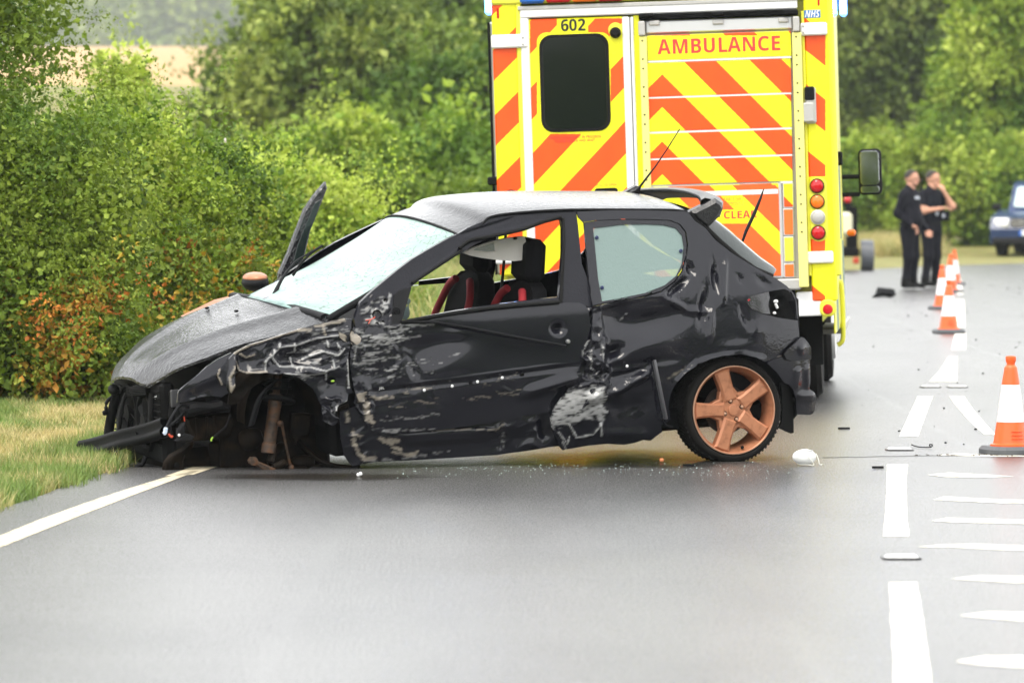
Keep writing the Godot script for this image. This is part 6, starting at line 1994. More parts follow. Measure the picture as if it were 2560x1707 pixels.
	for w in [[[Vector3(-2.926,0.515,0.55), Vector3(-2.979,0.528,0.58), Vector3(-3.02,0.491,0.6), Vector3(-3.049,0.446,0.6), Vector3(-3.065,0.418,0.6)], 0.009, M.black], [[Vector3(-2.923,0.494,0.5), Vector3(-2.955,0.481,0.55), Vector3(-2.999,0.448,0.56), Vector3(-3.033,0.424,0.56)], 0.008, M.black], [[Vector3(-3.043,0.481,0.3), Vector3(-3.031,0.44,0.3), Vector3(-3,0.394,0.3)], 0.005, M.plastic], [[Vector3(-2.702,0.454,0.55), Vector3(-2.73,0.399,0.56), Vector3(-2.779,0.366,0.57), Vector3(-2.811,0.346,0.58)], 0.0055, M.plastic], [[Vector3(-3.071,0.504,-0.3), Vector3(-3.103,0.48,-0.32), Vector3(-3.118,0.456,-0.33)], 0.010, M.black], [[Vector3(-3.118,0.456,-0.33), Vector3(-3.119,0.426,-0.33), Vector3(-3.118,0.412,-0.33)], 0.006, M.black], [[Vector3(-3.198,0.255,0.1), Vector3(-3.174,0.193,0.1), Vector3(-3.145,0.172,0.15), Vector3(-3.092,0.187,0.2), Vector3(-3.068,0.228,0.2)], 0.013, M.black]]:
		b = MB.new()
		b.tube(curve(w[0], 4), w[1], 7)
		put(t, "hose", b, w[2])
	b = MB.new()
	b.box(Transform3D(Basis(Vector3(0, 0, 1), 0.1), Vector3(-3.122,0.409,-0.33)), Vector3(0.035, 0.026, 0.02), 0.005)
	b.box(Transform3D(Basis(), Vector3(-3.119,0.429,-0.33)), Vector3(0.018, 0.03, 0.018), 0.004)
	put(t, "dangling_plug", b, M.black)
	b = MB.new()
	b.box(Transform3D(Basis(Vector3(0, 0, 1), -0.2), Vector3(-3.074,0.409,0.61)), Vector3(0.02, 0.032, 0.016), 0.004)
	b.box(Transform3D(Basis(Vector3(0, 0, 1), 0.5), Vector3(-3.079,0.396,0.61)), Vector3(0.018, 0.02, 0.014), 0.004)
	put(t, "loose_connector", b, mat(lin(0.5, 0.58, 0.7), 0.4))
	b = MB.new()
	b.tube(curve([Vector3(-2.811,0.349,0.58), Vector3(-2.82,0.339,0.58), Vector3(-2.821,0.329,0.58)], 3), 0.005, 6)
	put(t, "cable_end", b, M.green_plastic)
	b = MB.new()
	b.tube(curve([Vector3(-3.055,0.388,0.6), Vector3(-3.042,0.371,0.6), Vector3(-3.034,0.378,0.6)], 3), 0.006, 6)
	b.tube([Vector3(-2.968,0.471,0.6), Vector3(-2.966,0.447,0.6)], 0.003, 5)
	put(t, "cable_end", b, M.red_wire)
	b = MB.new()
	b.ball(Transform3D(Basis().scaled(Vector3(0.008, 0.008, 0.008)), Vector3(-3.005,0.38,0.62)), 5, 8)
	for k in 4:
		b.box(Transform3D(Basis(Vector3(0, 0, 1), k * 0.8), Vector3(-3.023,0.551,0.33) + Vector3(cos(k * 1.7) * 0.013, sin(k * 1.7) * 0.008, 0)), Vector3(0.016, 0.01, 0.006), 0.002)
	put(t, "clip_cluster", b, M.white_plastic)
	# suspension left standing in the empty arch
	b = MB.new()
	b.lathe([Vector2(0.0, 0.0), Vector2(0.036, 0.0), Vector2(0.038, 0.004), Vector2(0.038, 0.05), Vector2(0.033, 0.056), Vector2(0.034, 0.24), Vector2(0.036, 0.245), Vector2(0.036, 0.31), Vector2(0.02, 0.315), Vector2(0.018, 0.5)], 20, look(Vector3(-2.529,0.244,0.62), Vector3(-2.462,0.517,0.58)))
	var strut := put(t, "suspension_strut", b, M.strut)
	b = MB.new()
	b.lathe([Vector2(0.04, -0.01), Vector2(0.085, -0.006), Vector2(0.09, 0.004), Vector2(0.088, 0.012), Vector2(0.04, 0.02)], 26, look(Vector3(-2.446,0.51,0.58), Vector3(-2.423,0.59,0.56)))
	put(strut, "spring_seat", b, M.plastic)
	b = MB.new()
	var coil := []
	for k in 46:
		var a := k * 0.42
		coil.append(Vector3(-2.433,0.522,0.56) + Vector3(cos(a) * 0.072 - 0.0006 * k, 0.003 * k, sin(a) * 0.072))
	b.tube(coil, 0.0065, 6)
	put(strut, "coil_spring", b, M.black)
	b = MB.new()
	b.lathe([Vector2(0.0, 0.0), Vector2(0.035, 0.0), Vector2(0.04, 0.02), Vector2(0.04, 0.09), Vector2(0.06, 0.1), Vector2(0.06, 0.11), Vector2(0.0, 0.115)], 20, look(Vector3(-2.432,0.537,0.56), Vector3(-2.414,0.593,0.54)))
	put(strut, "bump_stop", b, M.rubber)
	b = MB.new()
	b.tube([Vector3(-2.469,0.399,0.66), Vector3(-2.457,0.386,0.66), Vector3(-2.439,0.299,0.64), Vector3(-2.408,0.155,0.62)], [0.014, 0.008, 0.007, 0.008], 8)
	b.ball(Transform3D(Basis().scaled(Vector3.ONE * 0.017), Vector3(-2.467,0.399,0.66)), 6, 10)
	b.ball(Transform3D(Basis().scaled(Vector3.ONE * 0.018), Vector3(-2.407,0.158,0.62)), 6, 10)
	put(t, "anti_roll_link", b, M.strut)
	b = MB.new()
	b.prism(poly([-2.65,0.222,-2.636,0.239,-2.618,0.234,-2.6,0.215,-2.509,0.168,-2.506,0.155,-2.535,0.137,-2.547,0.145,-2.614,0.192,-2.645,0.204]), 0.64, 0.68, Transform3D(), 0.008)
	b.lathe([Vector2(0.0, 0.006), Vector2(0.022, 0.004), Vector2(0.024, 0.0)], 16, Transform3D(Basis(Vector3.RIGHT, PI / 2), Vector3(-2.628,0.218,0.68)))
	put(t, "steering_arm", b, M.strut)
	b = MB.new()
	b.tube(curve([Vector3(-2.519,0.195,0.62), Vector3(-2.491,0.244,0.6), Vector3(-2.449,0.259,0.55), Vector3(-2.392,0.25,0.45)], 4), 0.024, 8)
	b.box(Transform3D(Basis(Vector3(0, 0, 1), 0.35), Vector3(-2.473,0.18,0.63)), Vector3(0.09, 0.04, 0.05), 0.012)
	b.box(Transform3D(Basis(Vector3(0, 0, 1), -0.2), Vector3(-2.506,0.21,0.6)), Vector3(0.04, 0.07, 0.04), 0.012)
	put(t, "broken_hub", b, M.grime)
	b = MB.new()
	b.tube(curve([Vector3(-2.61,0.293,0.45), Vector3(-2.569,0.311,0.48), Vector3(-2.518,0.326,0.5)], 4), [0.05, 0.055, 0.06, 0.06, 0.06, 0.055, 0.05, 0.04, 0.03], 10)
	b.tube(curve([Vector3(-2.292,0.262,0.42), Vector3(-2.27,0.22,0.5), Vector3(-2.224,0.171,0.58), Vector3(-2.162,0.145,0.62), Vector3(-2.068,0.13,0.64)], 4), 0.014, 8)
	put(t, "drive_shaft", b, M.grime)
	b = MB.new()
	b.tube(curve([Vector3(-2.326,0.128,0.5), Vector3(-2.243,0.132,0.52), Vector3(-2.164,0.141,0.55)], 4), 0.016, 8)
	b.ball(Transform3D(Basis(Vector3(0, 0, 1), 0.5).scaled(Vector3(0.07, 0.04, 0.06)), Vector3(-2.305,0.163,0.5)), 8, 12)
	b.box(Transform3D(Basis(), Vector3(-2.459,0.142,0.6)), Vector3(0.3, 0.02, 0.1), 0.008)
	put(t, "lower_arm", b, M.grime)
	b = MB.new()
	b.tube(curve([Vector3(-2.068,0.145,0.64), Vector3(-2.062,0.121,0.64), Vector3(-2.066,0.106,0.64)], 3), [0.03, 0.03, 0.03, 0.028, 0.026, 0.02, 0.01], 10)
	put(t, "bush_stub", b, M.rubber)
	# wheel arch: dark inner drum with a hanging liner strip
	b = MB.new()
	var arch := []
	for k in 15:
		var a := PI * 1.02 * k / 14.0 - 0.05
		var c: Vector3 = Vector3(-2.439,0.421,0.66)
		arch.append([c + Vector3(cos(a) * 0.235, sin(a) * 0.30, 0.04), c + Vector3(cos(a) * 0.225, sin(a) * 0.29, -0.12), c + Vector3(cos(a) * 0.19, sin(a) * 0.25, -0.24)])
	b.sheet(arch)
	put(t, "wheel_arch", b, M.grime)
	b = MB.new()
	b.bx(-2.72, 0.12, 0.36, -2.12, 0.70, 0.42, 0.02)
	put(t, "inner_arch", b, M.grime)
	var ls := []
	for p in curve([Vector3(-2.486,0.638,0.7), Vector3(-2.535,0.611,0.71), Vector3(-2.59,0.568,0.72), Vector3(-2.626,0.508,0.72), Vector3(-2.658,0.406,0.71)], 5):
		ls.append([p, p + Vector3(0.018, 0.0, 0.01), p + Vector3(0.05, 0.004, -0.04)])
	b = MB.new()
	b.sheet(ls)
	put(t, "liner_strip", b, M.plastic)
	b = MB.new()
	b.prism(poly([-2.359,0.427,-2.302,0.428,-2.258,0.419,-2.258,0.364,-2.277,0.299,-2.321,0.297,-2.348,0.263,-2.371,0.307]), 0.5, 0.55, Transform3D(), 0.012)
	put(t, "splash_plate", b, M.grime)
	b = MB.new()
	b.prism(poly([-2.155,0.461,-2.098,0.475,-2.076,0.394,-2.028,0.342,-2.111,0.331,-2.148,0.34,-2.161,0.402]), 0.66, 0.70, Transform3D(), 0.012)
	b.prism(poly([-2.154,0.434,-2.091,0.435,-2.083,0.392,-2.138,0.379]), 0.70, 0.73, Transform3D(), 0.012)
	put(t, "hinge_pillar", b, M.grime)
	var torn := [[[-2.171,0.864,-2.141,0.852,-2.113,0.821,-2.098,0.794,-2.121,0.804,-2.151,0.82,-2.171,0.838], 0.02], [[-2.116,0.848,-2.101,0.866,-2.081,0.857,-2.059,0.829,-2.068,0.806,-2.088,0.795,-2.114,0.818], 0.035], [[-2.11,0.541,-2.051,0.55,-2.049,0.516,-2.064,0.499,-2.098,0.503], 0.03]]
	for q in torn:
		put(t, "torn_flange", panel(q[0], [], 0.006, q[1], [[0, q[0][4], q[0][5], 0.02, 0.02, 0.5, -0.03]], [[q[0][0], q[0][1], q[0][6], q[0][7], 0.08, 1.6, 1]]), M.paint_worn)


func _car_wheels(t: Node3D) -> void:
	# the whole wheel stands upright on the road although the body leans
	var upright := t.transform.basis.inverse() * Basis(Vector3.UP, t.transform.basis.get_euler(EULER_ORDER_YXZ).y)
	for s in [[Vector3(0.032,0.274,0.8), 1.0], [Vector3(0.03, 0.33, -0.80), -1.0]]:
		var hub := Node3D.new()
		hub.name = "rear_wheel"
		hub.transform = Transform3D(upright * Basis(Vector3.UP, 0.0 if s[1] > 0 else PI), s[0])
		t.add_child(hub, true)
		var face := Transform3D(Basis(Vector3.RIGHT, PI / 2), Vector3.ZERO)
		var b := MB.new()
		var R := 0.284
		b.lathe([Vector2(0.222, -0.17), Vector2(0.24, -0.195), Vector2(0.262, -0.2), Vector2(0.276, -0.188), Vector2(R - 0.002, -0.17), Vector2(R, -0.14), Vector2(R, -0.05), Vector2(R - 0.003, -0.028), Vector2(0.275, -0.010), Vector2(0.264, -0.001), Vector2(0.252, 0.001), Vector2(0.243, -0.002), Vector2(0.238, -0.010), Vector2(0.228, -0.02)], 72, face)
		var tyre := put(hub, "tyre", b, M.tyre)
		b = MB.new()
		for k in 72:
			var a := TAU * k / 72
			var xf := face * Transform3D(Basis(Vector3.UP, a), Vector3.ZERO)
			b.box(xf * Transform3D(Basis(Vector3.RIGHT, 0.5), Vector3(R - 0.0005, -0.036, 0.0)), Vector3(0.005, 0.034, 0.011), 0.001)
			b.box(xf * Transform3D(Basis(Vector3.RIGHT, -0.35), Vector3(R + 0.0005, -0.085, 0.004)), Vector3(0.005, 0.05, 0.012), 0.001)
			b.box(xf * Transform3D(Basis(Vector3.RIGHT, 0.35), Vector3(R + 0.0005, -0.145, 0.0)), Vector3(0.005, 0.05, 0.012), 0.001)
		put(tyre, "tread", b, M.tyre)
		b = MB.new()
		b.lathe([Vector2(0.2, -0.17), Vector2(0.205, -0.06), Vector2(0.213, -0.03), Vector2(0.226, -0.012), Vector2(0.2285, 0.0), Vector2(0.232, 0.003), Vector2(0.2365, 0.002), Vector2(0.238, -0.006)], 64, face)
		var rim := put(hub, "rim", b, M.copper)
		b = MB.new()
		b.lathe([Vector2(0.2335, 0.0034), Vector2(0.237, 0.0026), Vector2(0.2386, -0.004)], 64, face)
		put(rim, "scraped_lip", b, M.copper_worn)
		b = MB.new()
		b.lathe([Vector2(0.0, -0.012), Vector2(0.062, -0.012), Vector2(0.073, -0.016), Vector2(0.082, -0.03), Vector2(0.085, -0.06)], 40, face)
		b.lathe([Vector2(0.0, -0.004), Vector2(0.027, -0.004), Vector2(0.030, -0.006), Vector2(0.0305, -0.011), Vector2(0.033, -0.011), Vector2(0.034, -0.014)], 32, face)
		put(rim, "hub_cap", b, M.copper)
		for k in 5:
			var a := deg_to_rad(180.0 - 72.0 * k)
			var sp := PackedVector2Array([Vector2(0.05, -0.040), Vector2(0.09, -0.037), Vector2(0.15, -0.038), Vector2(0.20, -0.042), Vector2(0.222, -0.047), Vector2(0.226, 0.0), Vector2(0.222, 0.047), Vector2(0.20, 0.042), Vector2(0.15, 0.038), Vector2(0.09, 0.037), Vector2(0.05, 0.040)])
			b = MB.new()
			b.prism(sp, -0.055, -0.002, Transform3D(Basis(Vector3(0, 0, 1), a), Vector3.ZERO), 0.011)
			# webs that flare into hub
			b.prism(PackedVector2Array([Vector2(0.04, -0.06), Vector2(0.08, -0.058), Vector2(0.118, -0.040), Vector2(0.118, 0.040), Vector2(0.08, 0.058), Vector2(0.04, 0.06)]), -0.06, -0.016, Transform3D(Basis(Vector3(0, 0, 1), a), Vector3.ZERO), 0.006)
			put(rim, "spoke", b, M.copper)
		for k in 4:
			var a := deg_to_rad(20.0 + 90.0 * k)
			var c := Vector3(cos(a) * 0.052, sin(a) * 0.052, 0.0)
			b = MB.new()
			b.lathe([Vector2(0.0, -0.0105), Vector2(0.0125, -0.0105), Vector2(0.0135, -0.0115)], 18, Transform3D(face.basis, c))
			put(hub, "bolt_recess", b, M.dark)
			b = MB.new()
			b.lathe([Vector2(0.0, -0.003), Vector2(0.007, -0.004), Vector2(0.009, -0.007), Vector2(0.009, -0.011)], 6, Transform3D(face.basis, c))
			put(hub, "wheel_bolt", b, M.copper_worn)
		b = MB.new()
		b.ball(Transform3D(Basis().scaled(Vector3(0.009, 0.009, 0.012)), Vector3(0.055, -0.2, -0.018)), 6, 10)
		put(hub, "valve", b, M.dark)
		b = MB.new()
		b.lathe([Vector2(0.0, -0.09), Vector2(0.06, -0.09), Vector2(0.07, -0.1), Vector2(0.125, -0.1), Vector2(0.13, -0.105), Vector2(0.13, -0.115), Vector2(0.05, -0.12)], 40, face)
		put(hub, "brake_disc", b, M.disc)
	var b := MB.new()
	b.tube([Vector3(0.05, 0.3, 0.62), Vector3(0.05, 0.3, -0.62)], 0.035, 10)
	put(t, "rear_axle", b, M.dark)


# ---------------------------------------------------------------- traffic cones
func traffic_cones() -> void:
	var g := "orange and white traffic cones down the centre line"
	var proto := thing("traffic_cone", "large orange and white traffic cone cut by the right edge, nearest", "traffic cone", Transform3D(Basis(Vector3.UP, 0.35), Vector3(2.739,0,-27.926) + Vector3(0, 0.004, 0)), g)
	var b := MB.new()
	var ring := PackedVector2Array()
	for k in 32:
		var a := TAU * k / 32
		var r := 0.150 / pow(pow(absf(cos(a)), 5.0) + pow(absf(sin(a)), 5.0), 0.2)
		ring.append(Vector2(cos(a), sin(a)) * r)
	b.prism(ring, 0.0, 0.042, Transform3D(Basis(Vector3.RIGHT, -PI / 2), Vector3.ZERO), 0.018)
	put(proto, "base", b, M.cone_base)
	b = MB.new()
	b.lathe([Vector2(0.108, 0.030), Vector2(0.112, 0.042), Vector2(0.110, 0.052), Vector2(0.097, 0.056), Vector2(0.093, 0.066), Vector2(0.078, 0.165), Vector2(0.0765, 0.172), Vector2(0.0735, 0.173), Vector2(0.0475, 0.378), Vector2(0.0495, 0.379), Vector2(0.049, 0.385), Vector2(0.037, 0.455), Vector2(0.0355, 0.47), Vector2(0.031, 0.478), Vector2(0.024, 0.485), Vector2(0.0225, 0.495), Vector2(0.028, 0.508), Vector2(0.029, 0.528), Vector2(0.026, 0.534), Vector2(0.021, 0.536), Vector2(0.019, 0.50)], 40)
	var body := put(proto, "body", b, M.cone)
	b = MB.new()
	for k in 3:
		b.tube([Vector3(-0.035, 0.085 + k * 0.02, 0.0905 - k * 0.0034), Vector3(0.0, 0.085 + k * 0.02, 0.0965 - k * 0.0034), Vector3(0.035, 0.085 + k * 0.02, 0.0905 - k * 0.0034)], 0.0028, 6)
	put(body, "moulded_ribs", b, M.cone)
	b = MB.new()
	b.lathe([Vector2(0.0745, 0.173), Vector2(0.0765, 0.175), Vector2(0.0502, 0.376), Vector2(0.048, 0.378)], 40)
	put(proto, "reflective_sleeve", b, M.sleeve)
	var spots := [[Vector3(4.413,0,-51.4), "second traffic cone out, standing on the line in front of the distant cones", 0.2], [Vector3(5.216,0,-61.686), "traffic cone left of the line in the far row, half behind the second", 1.1], [Vector3(6.195,0,-71.885), "traffic cone right of the line in the far row, near the officers' feet", 0.6], [Vector3(6.735,0,-77.467), "farthest traffic cone, a sliver behind the far row", 0.3]]
	for s in spots:
		var c: Node3D = proto.duplicate()
		c.name = numbered("traffic_cone")
		add_child(c)
		c.transform = Transform3D(Basis(Vector3.UP, s[2]), s[0] + Vector3(0, 0.004, 0))
		c.set_meta("label", s[1])


func far_vehicles() -> void:
	# dark blue car facing us at the right edge
	var at: Vector3 = Vector3(10.603,0,-110.171)
	var t := thing("parked_car", "dark blue off-road style car facing the camera at the right edge", "car", Transform3D(Basis(Vector3.UP, -0.26), Vector3(at.x + 0.72, 0.0, at.z - 0.3)))
	var side := Transform3D(Basis(Vector3(0, 0, -1), Vector3(0, 1, 0), Vector3(1, 0, 0)), Vector3.ZERO)
	var b := MB.new()
	b.prism(PackedVector2Array([Vector2(-0.3, 0.28), Vector2(0.0, 0.26), Vector2(3.9, 0.26), Vector2(4.1, 0.4), Vector2(4.1, 0.95), Vector2(3.6, 1.02), Vector2(1.1, 1.02), Vector2(0.25, 0.94), Vector2(-0.22, 0.84), Vector2(-0.34, 0.6)]), -0.90, 0.90, side, 0.07)
	put(t, "body", b, M.blue_car)
	b = MB.new()
	b.prism(PackedVector2Array([Vector2(1.0, 0.99), Vector2(1.72, 1.56), Vector2(2.1, 1.64), Vector2(3.6, 1.62), Vector2(4.0, 1.02)]), -0.72, 0.72, side, 0.1)
	put(t, "cabin", b, M.blue_car)
	b = MB.new()
	b.prism(rounded(-0.62, -0.36, 0.62, 0.36, 0.08), 0.0, 0.02, Transform3D(Basis(Vector3.RIGHT, -0.9), Vector3(0, 1.29, -1.34)), 0.01)
	put(t, "windscreen", b, mat(lin(0.42, 0.5, 0.5), 0.15))
	b = MB.new()
	b.bx(-0.45, 0.64, 0.30, 0.45, 0.84, 0.345, 0.02)
	var gr := put(t, "grille", b, M.black)
	for k in 4:
		b = MB.new()
		b.bx(-0.43, 0.67 + k * 0.042, 0.345, 0.43, 0.685 + k * 0.042, 0.352, 0.003)
		put(gr, "slat", b, M.alu_dull)
	b = MB.new()
	b.lathe([Vector2(0.0, 0.03), Vector2(0.07, 0.025), Vector2(0.08, 0.0)], 20, Transform3D(Basis(Vector3.RIGHT, PI / 2), Vector3(0, 0.75, 0.35)))
	put(gr, "badge", b, M.alu)
	for x in [-0.66, 0.66]:
		b = MB.new()
		b.box(Transform3D(Basis(Vector3.UP, signf(x) * 0.35), Vector3(x, 0.74, 0.27)), Vector3(0.36, 0.2, 0.12), 0.05)
		put(t, "headlight", b, M.white_plastic)
		b = MB.new()
		b.box(Transform3D(Basis(), Vector3(x * 1.52, 1.08, -1.15)), Vector3(0.2, 0.15, 0.12), 0.04)
		put(t, "wing_mirror", b, M.black)
		for z in [-0.65, -3.1]:
			b = MB.new()
			b.lathe([Vector2(0.0, 0.1), Vector2(0.24, 0.1), Vector2(0.3, 0.11), Vector2(0.335, 0.09), Vector2(0.34, 0.0), Vector2(0.335, -0.1), Vector2(0.0, -0.1)], 28, Transform3D(Basis(Vector3(0, 0, 1), -PI / 2 * signf(x)), Vector3(x * 1.2, 0.34, z)))
			put(t, "wheel", b, M.tyre)
	b = MB.new()
	b.bx(-0.86, 0.26, 0.2, 0.86, 0.42, 0.36, 0.04)
	put(t, "bumper", b, M.plastic)
	b = MB.new()
	b.bx(-0.26, 0.46, 0.33, 0.26, 0.57, 0.362, 0.006)
	var pl := put(t, "number_plate", b, M.plate)
	b = MB.new()
	b.bx(-0.26, 0.46, 0.3, -0.20, 0.57, 0.365, 0.003)
	put(pl, "blue_band", b, mat(lin(0.02, 0.12, 0.5), 0.4))
	# small trailer half hidden behind the ambulance
	at = Vector3(6.384,0,-91.607)
	t = thing("trailer", "small dark trailer with one visible wheel behind the ambulance", "trailer", Transform3D(Basis(), at))
	b = MB.new()
	b.lathe([Vector2(0.0, 0.08), Vector2(0.12, 0.08), Vector2(0.21, 0.09), Vector2(0.245, 0.07), Vector2(0.25, 0.0), Vector2(0.245, -0.07), Vector2(0.0, -0.08)], 26, Transform3D(Basis(Vector3.FORWARD, PI / 2), Vector3(0, 0.25, 0)))
	put(t, "wheel", b, M.tyre)
	b = MB.new()
	b.lathe([Vector2(0.27, -0.12), Vector2(0.29, -0.11), Vector2(0.29, 0.11), Vector2(0.27, 0.12)], 14, Transform3D(Basis(Vector3.FORWARD, PI / 2), Vector3(0, 0.26, 0)), PI)
	put(t, "mudguard", b, mat(lin(0.06, 0.065, 0.075), 0.35))
	b = MB.new()
	b.box(Transform3D(Basis(), Vector3(0.05, 0.27, 0.2)), Vector3(0.12, 0.12, 0.06), 0.03)
	put(t, "tail_light", b, M.red_lens)
	b = MB.new()
	b.box(Transform3D(Basis(), Vector3(-0.2, 0.18, 0.15)), Vector3(0.11, 0.11, 0.05), 0.03)
	put(t, "tail_light", b, mat(lin(0.5, 0.05, 0.02), 0.3))
	b = MB.new()
	b.bx(-1.1, 0.25, -1.6, -0.14, 0.42, 0.12, 0.03)
	b.bx(-0.36, 0.4, -0.3, -0.16, 1.15, 0.0, 0.03)
	put(t, "frame", b, M.dark)
	b = MB.new()
	b.bx(-0.6, 0.62, -0.1, -0.26, 1.05, 0.1, 0.06)
	put(t, "cream_tank", b, mat(lin(0.62, 0.6, 0.42), 0.5))
	b = MB.new()
	b.bx(-0.40, 1.12, -0.15, -0.27, 1.22, -0.02, 0.02)
	put(t, "lamp_foot", b, M.dark)
	b = MB.new()
	b.ball(Transform3D(Basis().scaled(Vector3(0.07, 0.065, 0.07)), Vector3(-0.34, 1.27, -0.08)), 8, 12)
	put(t, "red_lamp", b, M.red_lens)


# ---------------------------------------------------------------- people: bones -> smooth field -> one mesh
func grow(b: MB, bones: Array, cell: float, blend: float, xf := Transform3D()) -> void:
	var lo := Vector3.ONE * 1e9
	var hi := -lo
	for q in bones:
		for e in [[q[0], q[2]], [q[1], q[3]]]:
			lo = lo.min(e[0] - Vector3.ONE * (e[1] + blend))
			hi = hi.max(e[0] + Vector3.ONE * (e[1] + blend))
	lo -= Vector3.ONE * cell * 2.0
	var n := Vector3i(((hi - lo) / cell).ceil()) + Vector3i.ONE * 2
	var f := PackedFloat32Array()
	f.resize(n.x * n.y * n.z)
	f.fill(1.0)
	var best := PackedFloat32Array()
	best.resize(f.size())
	best.fill(9.0)
	var who := PackedByteArray()
	who.resize(f.size())
	for k in bones.size():
		var q: Array = bones[k]
		var a: Vector3 = q[0]
		var c: Vector3 = q[1]
		var ra: float = q[2]
		var rc: float = q[3]
		var m := maxf(ra, rc) + blend + cell * 2.0
		var i0 := Vector3i(((a.min(c) - Vector3.ONE * m - lo) / cell).floor()).clamp(Vector3i.ZERO, n - Vector3i.ONE)
		var i1 := Vector3i(((a.max(c) + Vector3.ONE * m - lo) / cell).ceil()).clamp(Vector3i.ZERO, n - Vector3i.ONE)
		var ac := c - a
		var l2 := maxf(ac.length_squared(), 1e-9)
		var squash: Vector3 = q[5] if q.size() > 5 else Vector3.ONE
		for z in range(i0.z, i1.z + 1):
			for y in range(i0.y, i1.y + 1):
				var row := (z * n.y + y) * n.x
				for x in range(i0.x, i1.x + 1):
					var p := lo + Vector3(x, y, z) * cell
					var t := clampf((p - a).dot(ac) / l2, 0.0, 1.0)
					var d := ((p - a - ac * t) / squash).length() - lerpf(ra, rc, t)
					var o := f[row + x]
					var h := maxf(blend - absf(d - o), 0.0) / blend
					f[row + x] = minf(d, o) - h * h * blend * 0.25
					if d < best[row + x]:
						best[row + x] = d
						who[row + x] = k
	var at := {}
	var step := [1, n.x, n.x * n.y]
	for z in n.z - 1:
		for y in n.y - 1:
			for x in n.x - 1:
				var i := (z * n.y + y) * n.x + x
				if f[i] > cell * 2.5 or f[i] < -cell * 2.5:
					continue
				var mask := 0
				for k in 8:
					if f[i + (k & 1) + ((k >> 1) & 1) * step[1] + (k >> 2) * step[2]] < 0.0:
						mask |= 1 << k
				if mask == 0 or mask == 255:
					continue
				var sum := Vector3.ZERO
				var cnt := 0
				for k in 8:
					for ax in 3:
						if k & (1 << ax):
							continue
						var j := k | (1 << ax)
						if ((mask >> k) & 1) != ((mask >> j) & 1):
							var fa := f[i + (k & 1) + ((k >> 1) & 1) * step[1] + (k >> 2) * step[2]]
							var fb := f[i + (j & 1) + ((j >> 1) & 1) * step[1] + (j >> 2) * step[2]]
							var u := fa / (fa - fb)
							var pk := Vector3(k & 1, (k >> 1) & 1, k >> 2)
							pk[ax] += u
							sum += pk
							cnt += 1
				b.col = bones[who[i]][4]
				at[i] = b.add(xf * (lo + (Vector3(x, y, z) + sum / cnt) * cell))
	for i in at:
		for ax in 3:
			if (f[i] < 0.0) == (f[i + step[ax]] < 0.0):
				continue
			var s1: int = step[(ax + 1) % 3]
			var s2: int = step[(ax + 2) % 3]
			if not (at.has(i - s1) and at.has(i - s2) and at.has(i - s1 - s2)):
				continue
			var q := [at[i], at[i - s1], at[i - s1 - s2], at[i - s2]]
			if f[i] < 0.0:
				q.reverse()
			b.tri(q[0], q[1], q[2])
			b.tri(q[0], q[2], q[3])


func hand_bones(wrist: Vector3, knuckles: Vector3, palm_up: Vector3, curl: float, skin: Color, flip: float) -> Array:
	var f := (knuckles - wrist).normalized()
	var up := (palm_up - f * f.dot(palm_up)).normalized()
	var s := f.cross(up) * flip
	var o := []
	var k0 := wrist + f * 0.085
	o.append([wrist, wrist + f * 0.05 + s * 0.012, 0.026, 0.024, skin])
	for i in 4:
		var y := (1.5 - i) * 0.021
		var base := k0 + s * y - f * absf(i - 1.2) * 0.004
		o.append([wrist + f * 0.03 + s * y * 0.6, base, 0.017, 0.0135, skin])
		var l: float = [0.040, 0.045, 0.042, 0.034][i]
		var d1 := f.rotated(s * flip, -curl * 0.6 * flip)
		var d2 := f.rotated(s * flip, -curl * 1.5 * flip)
		var d3 := f.rotated(s * flip, -curl * 2.1 * flip)
		var p1 := base + d1 * l
		var p2 := p1 + d2 * l * 0.65
		o.append([base, p1, 0.0105, 0.0095, skin])
		o.append([p1, p2, 0.0095, 0.0088, skin])
		o.append([p2, p2 + d3 * l * 0.5, 0.0088, 0.0078, skin])
	var tb := wrist + f * 0.03 + s * 0.03 + up * 0.006
	var t1 := tb + (f * 0.7 + s * 0.7).normalized() * 0.034
	var t2 := t1 + (f * 0.92 + s * 0.25 + up * 0.3).normalized() * 0.03
	o.append([wrist + f * 0.015 + s * 0.012, tb, 0.018, 0.015, skin])
	o.append([tb, t1, 0.0135, 0.0115, skin])
	o.append([t1, t2, 0.0112, 0.0095, skin])
	return o


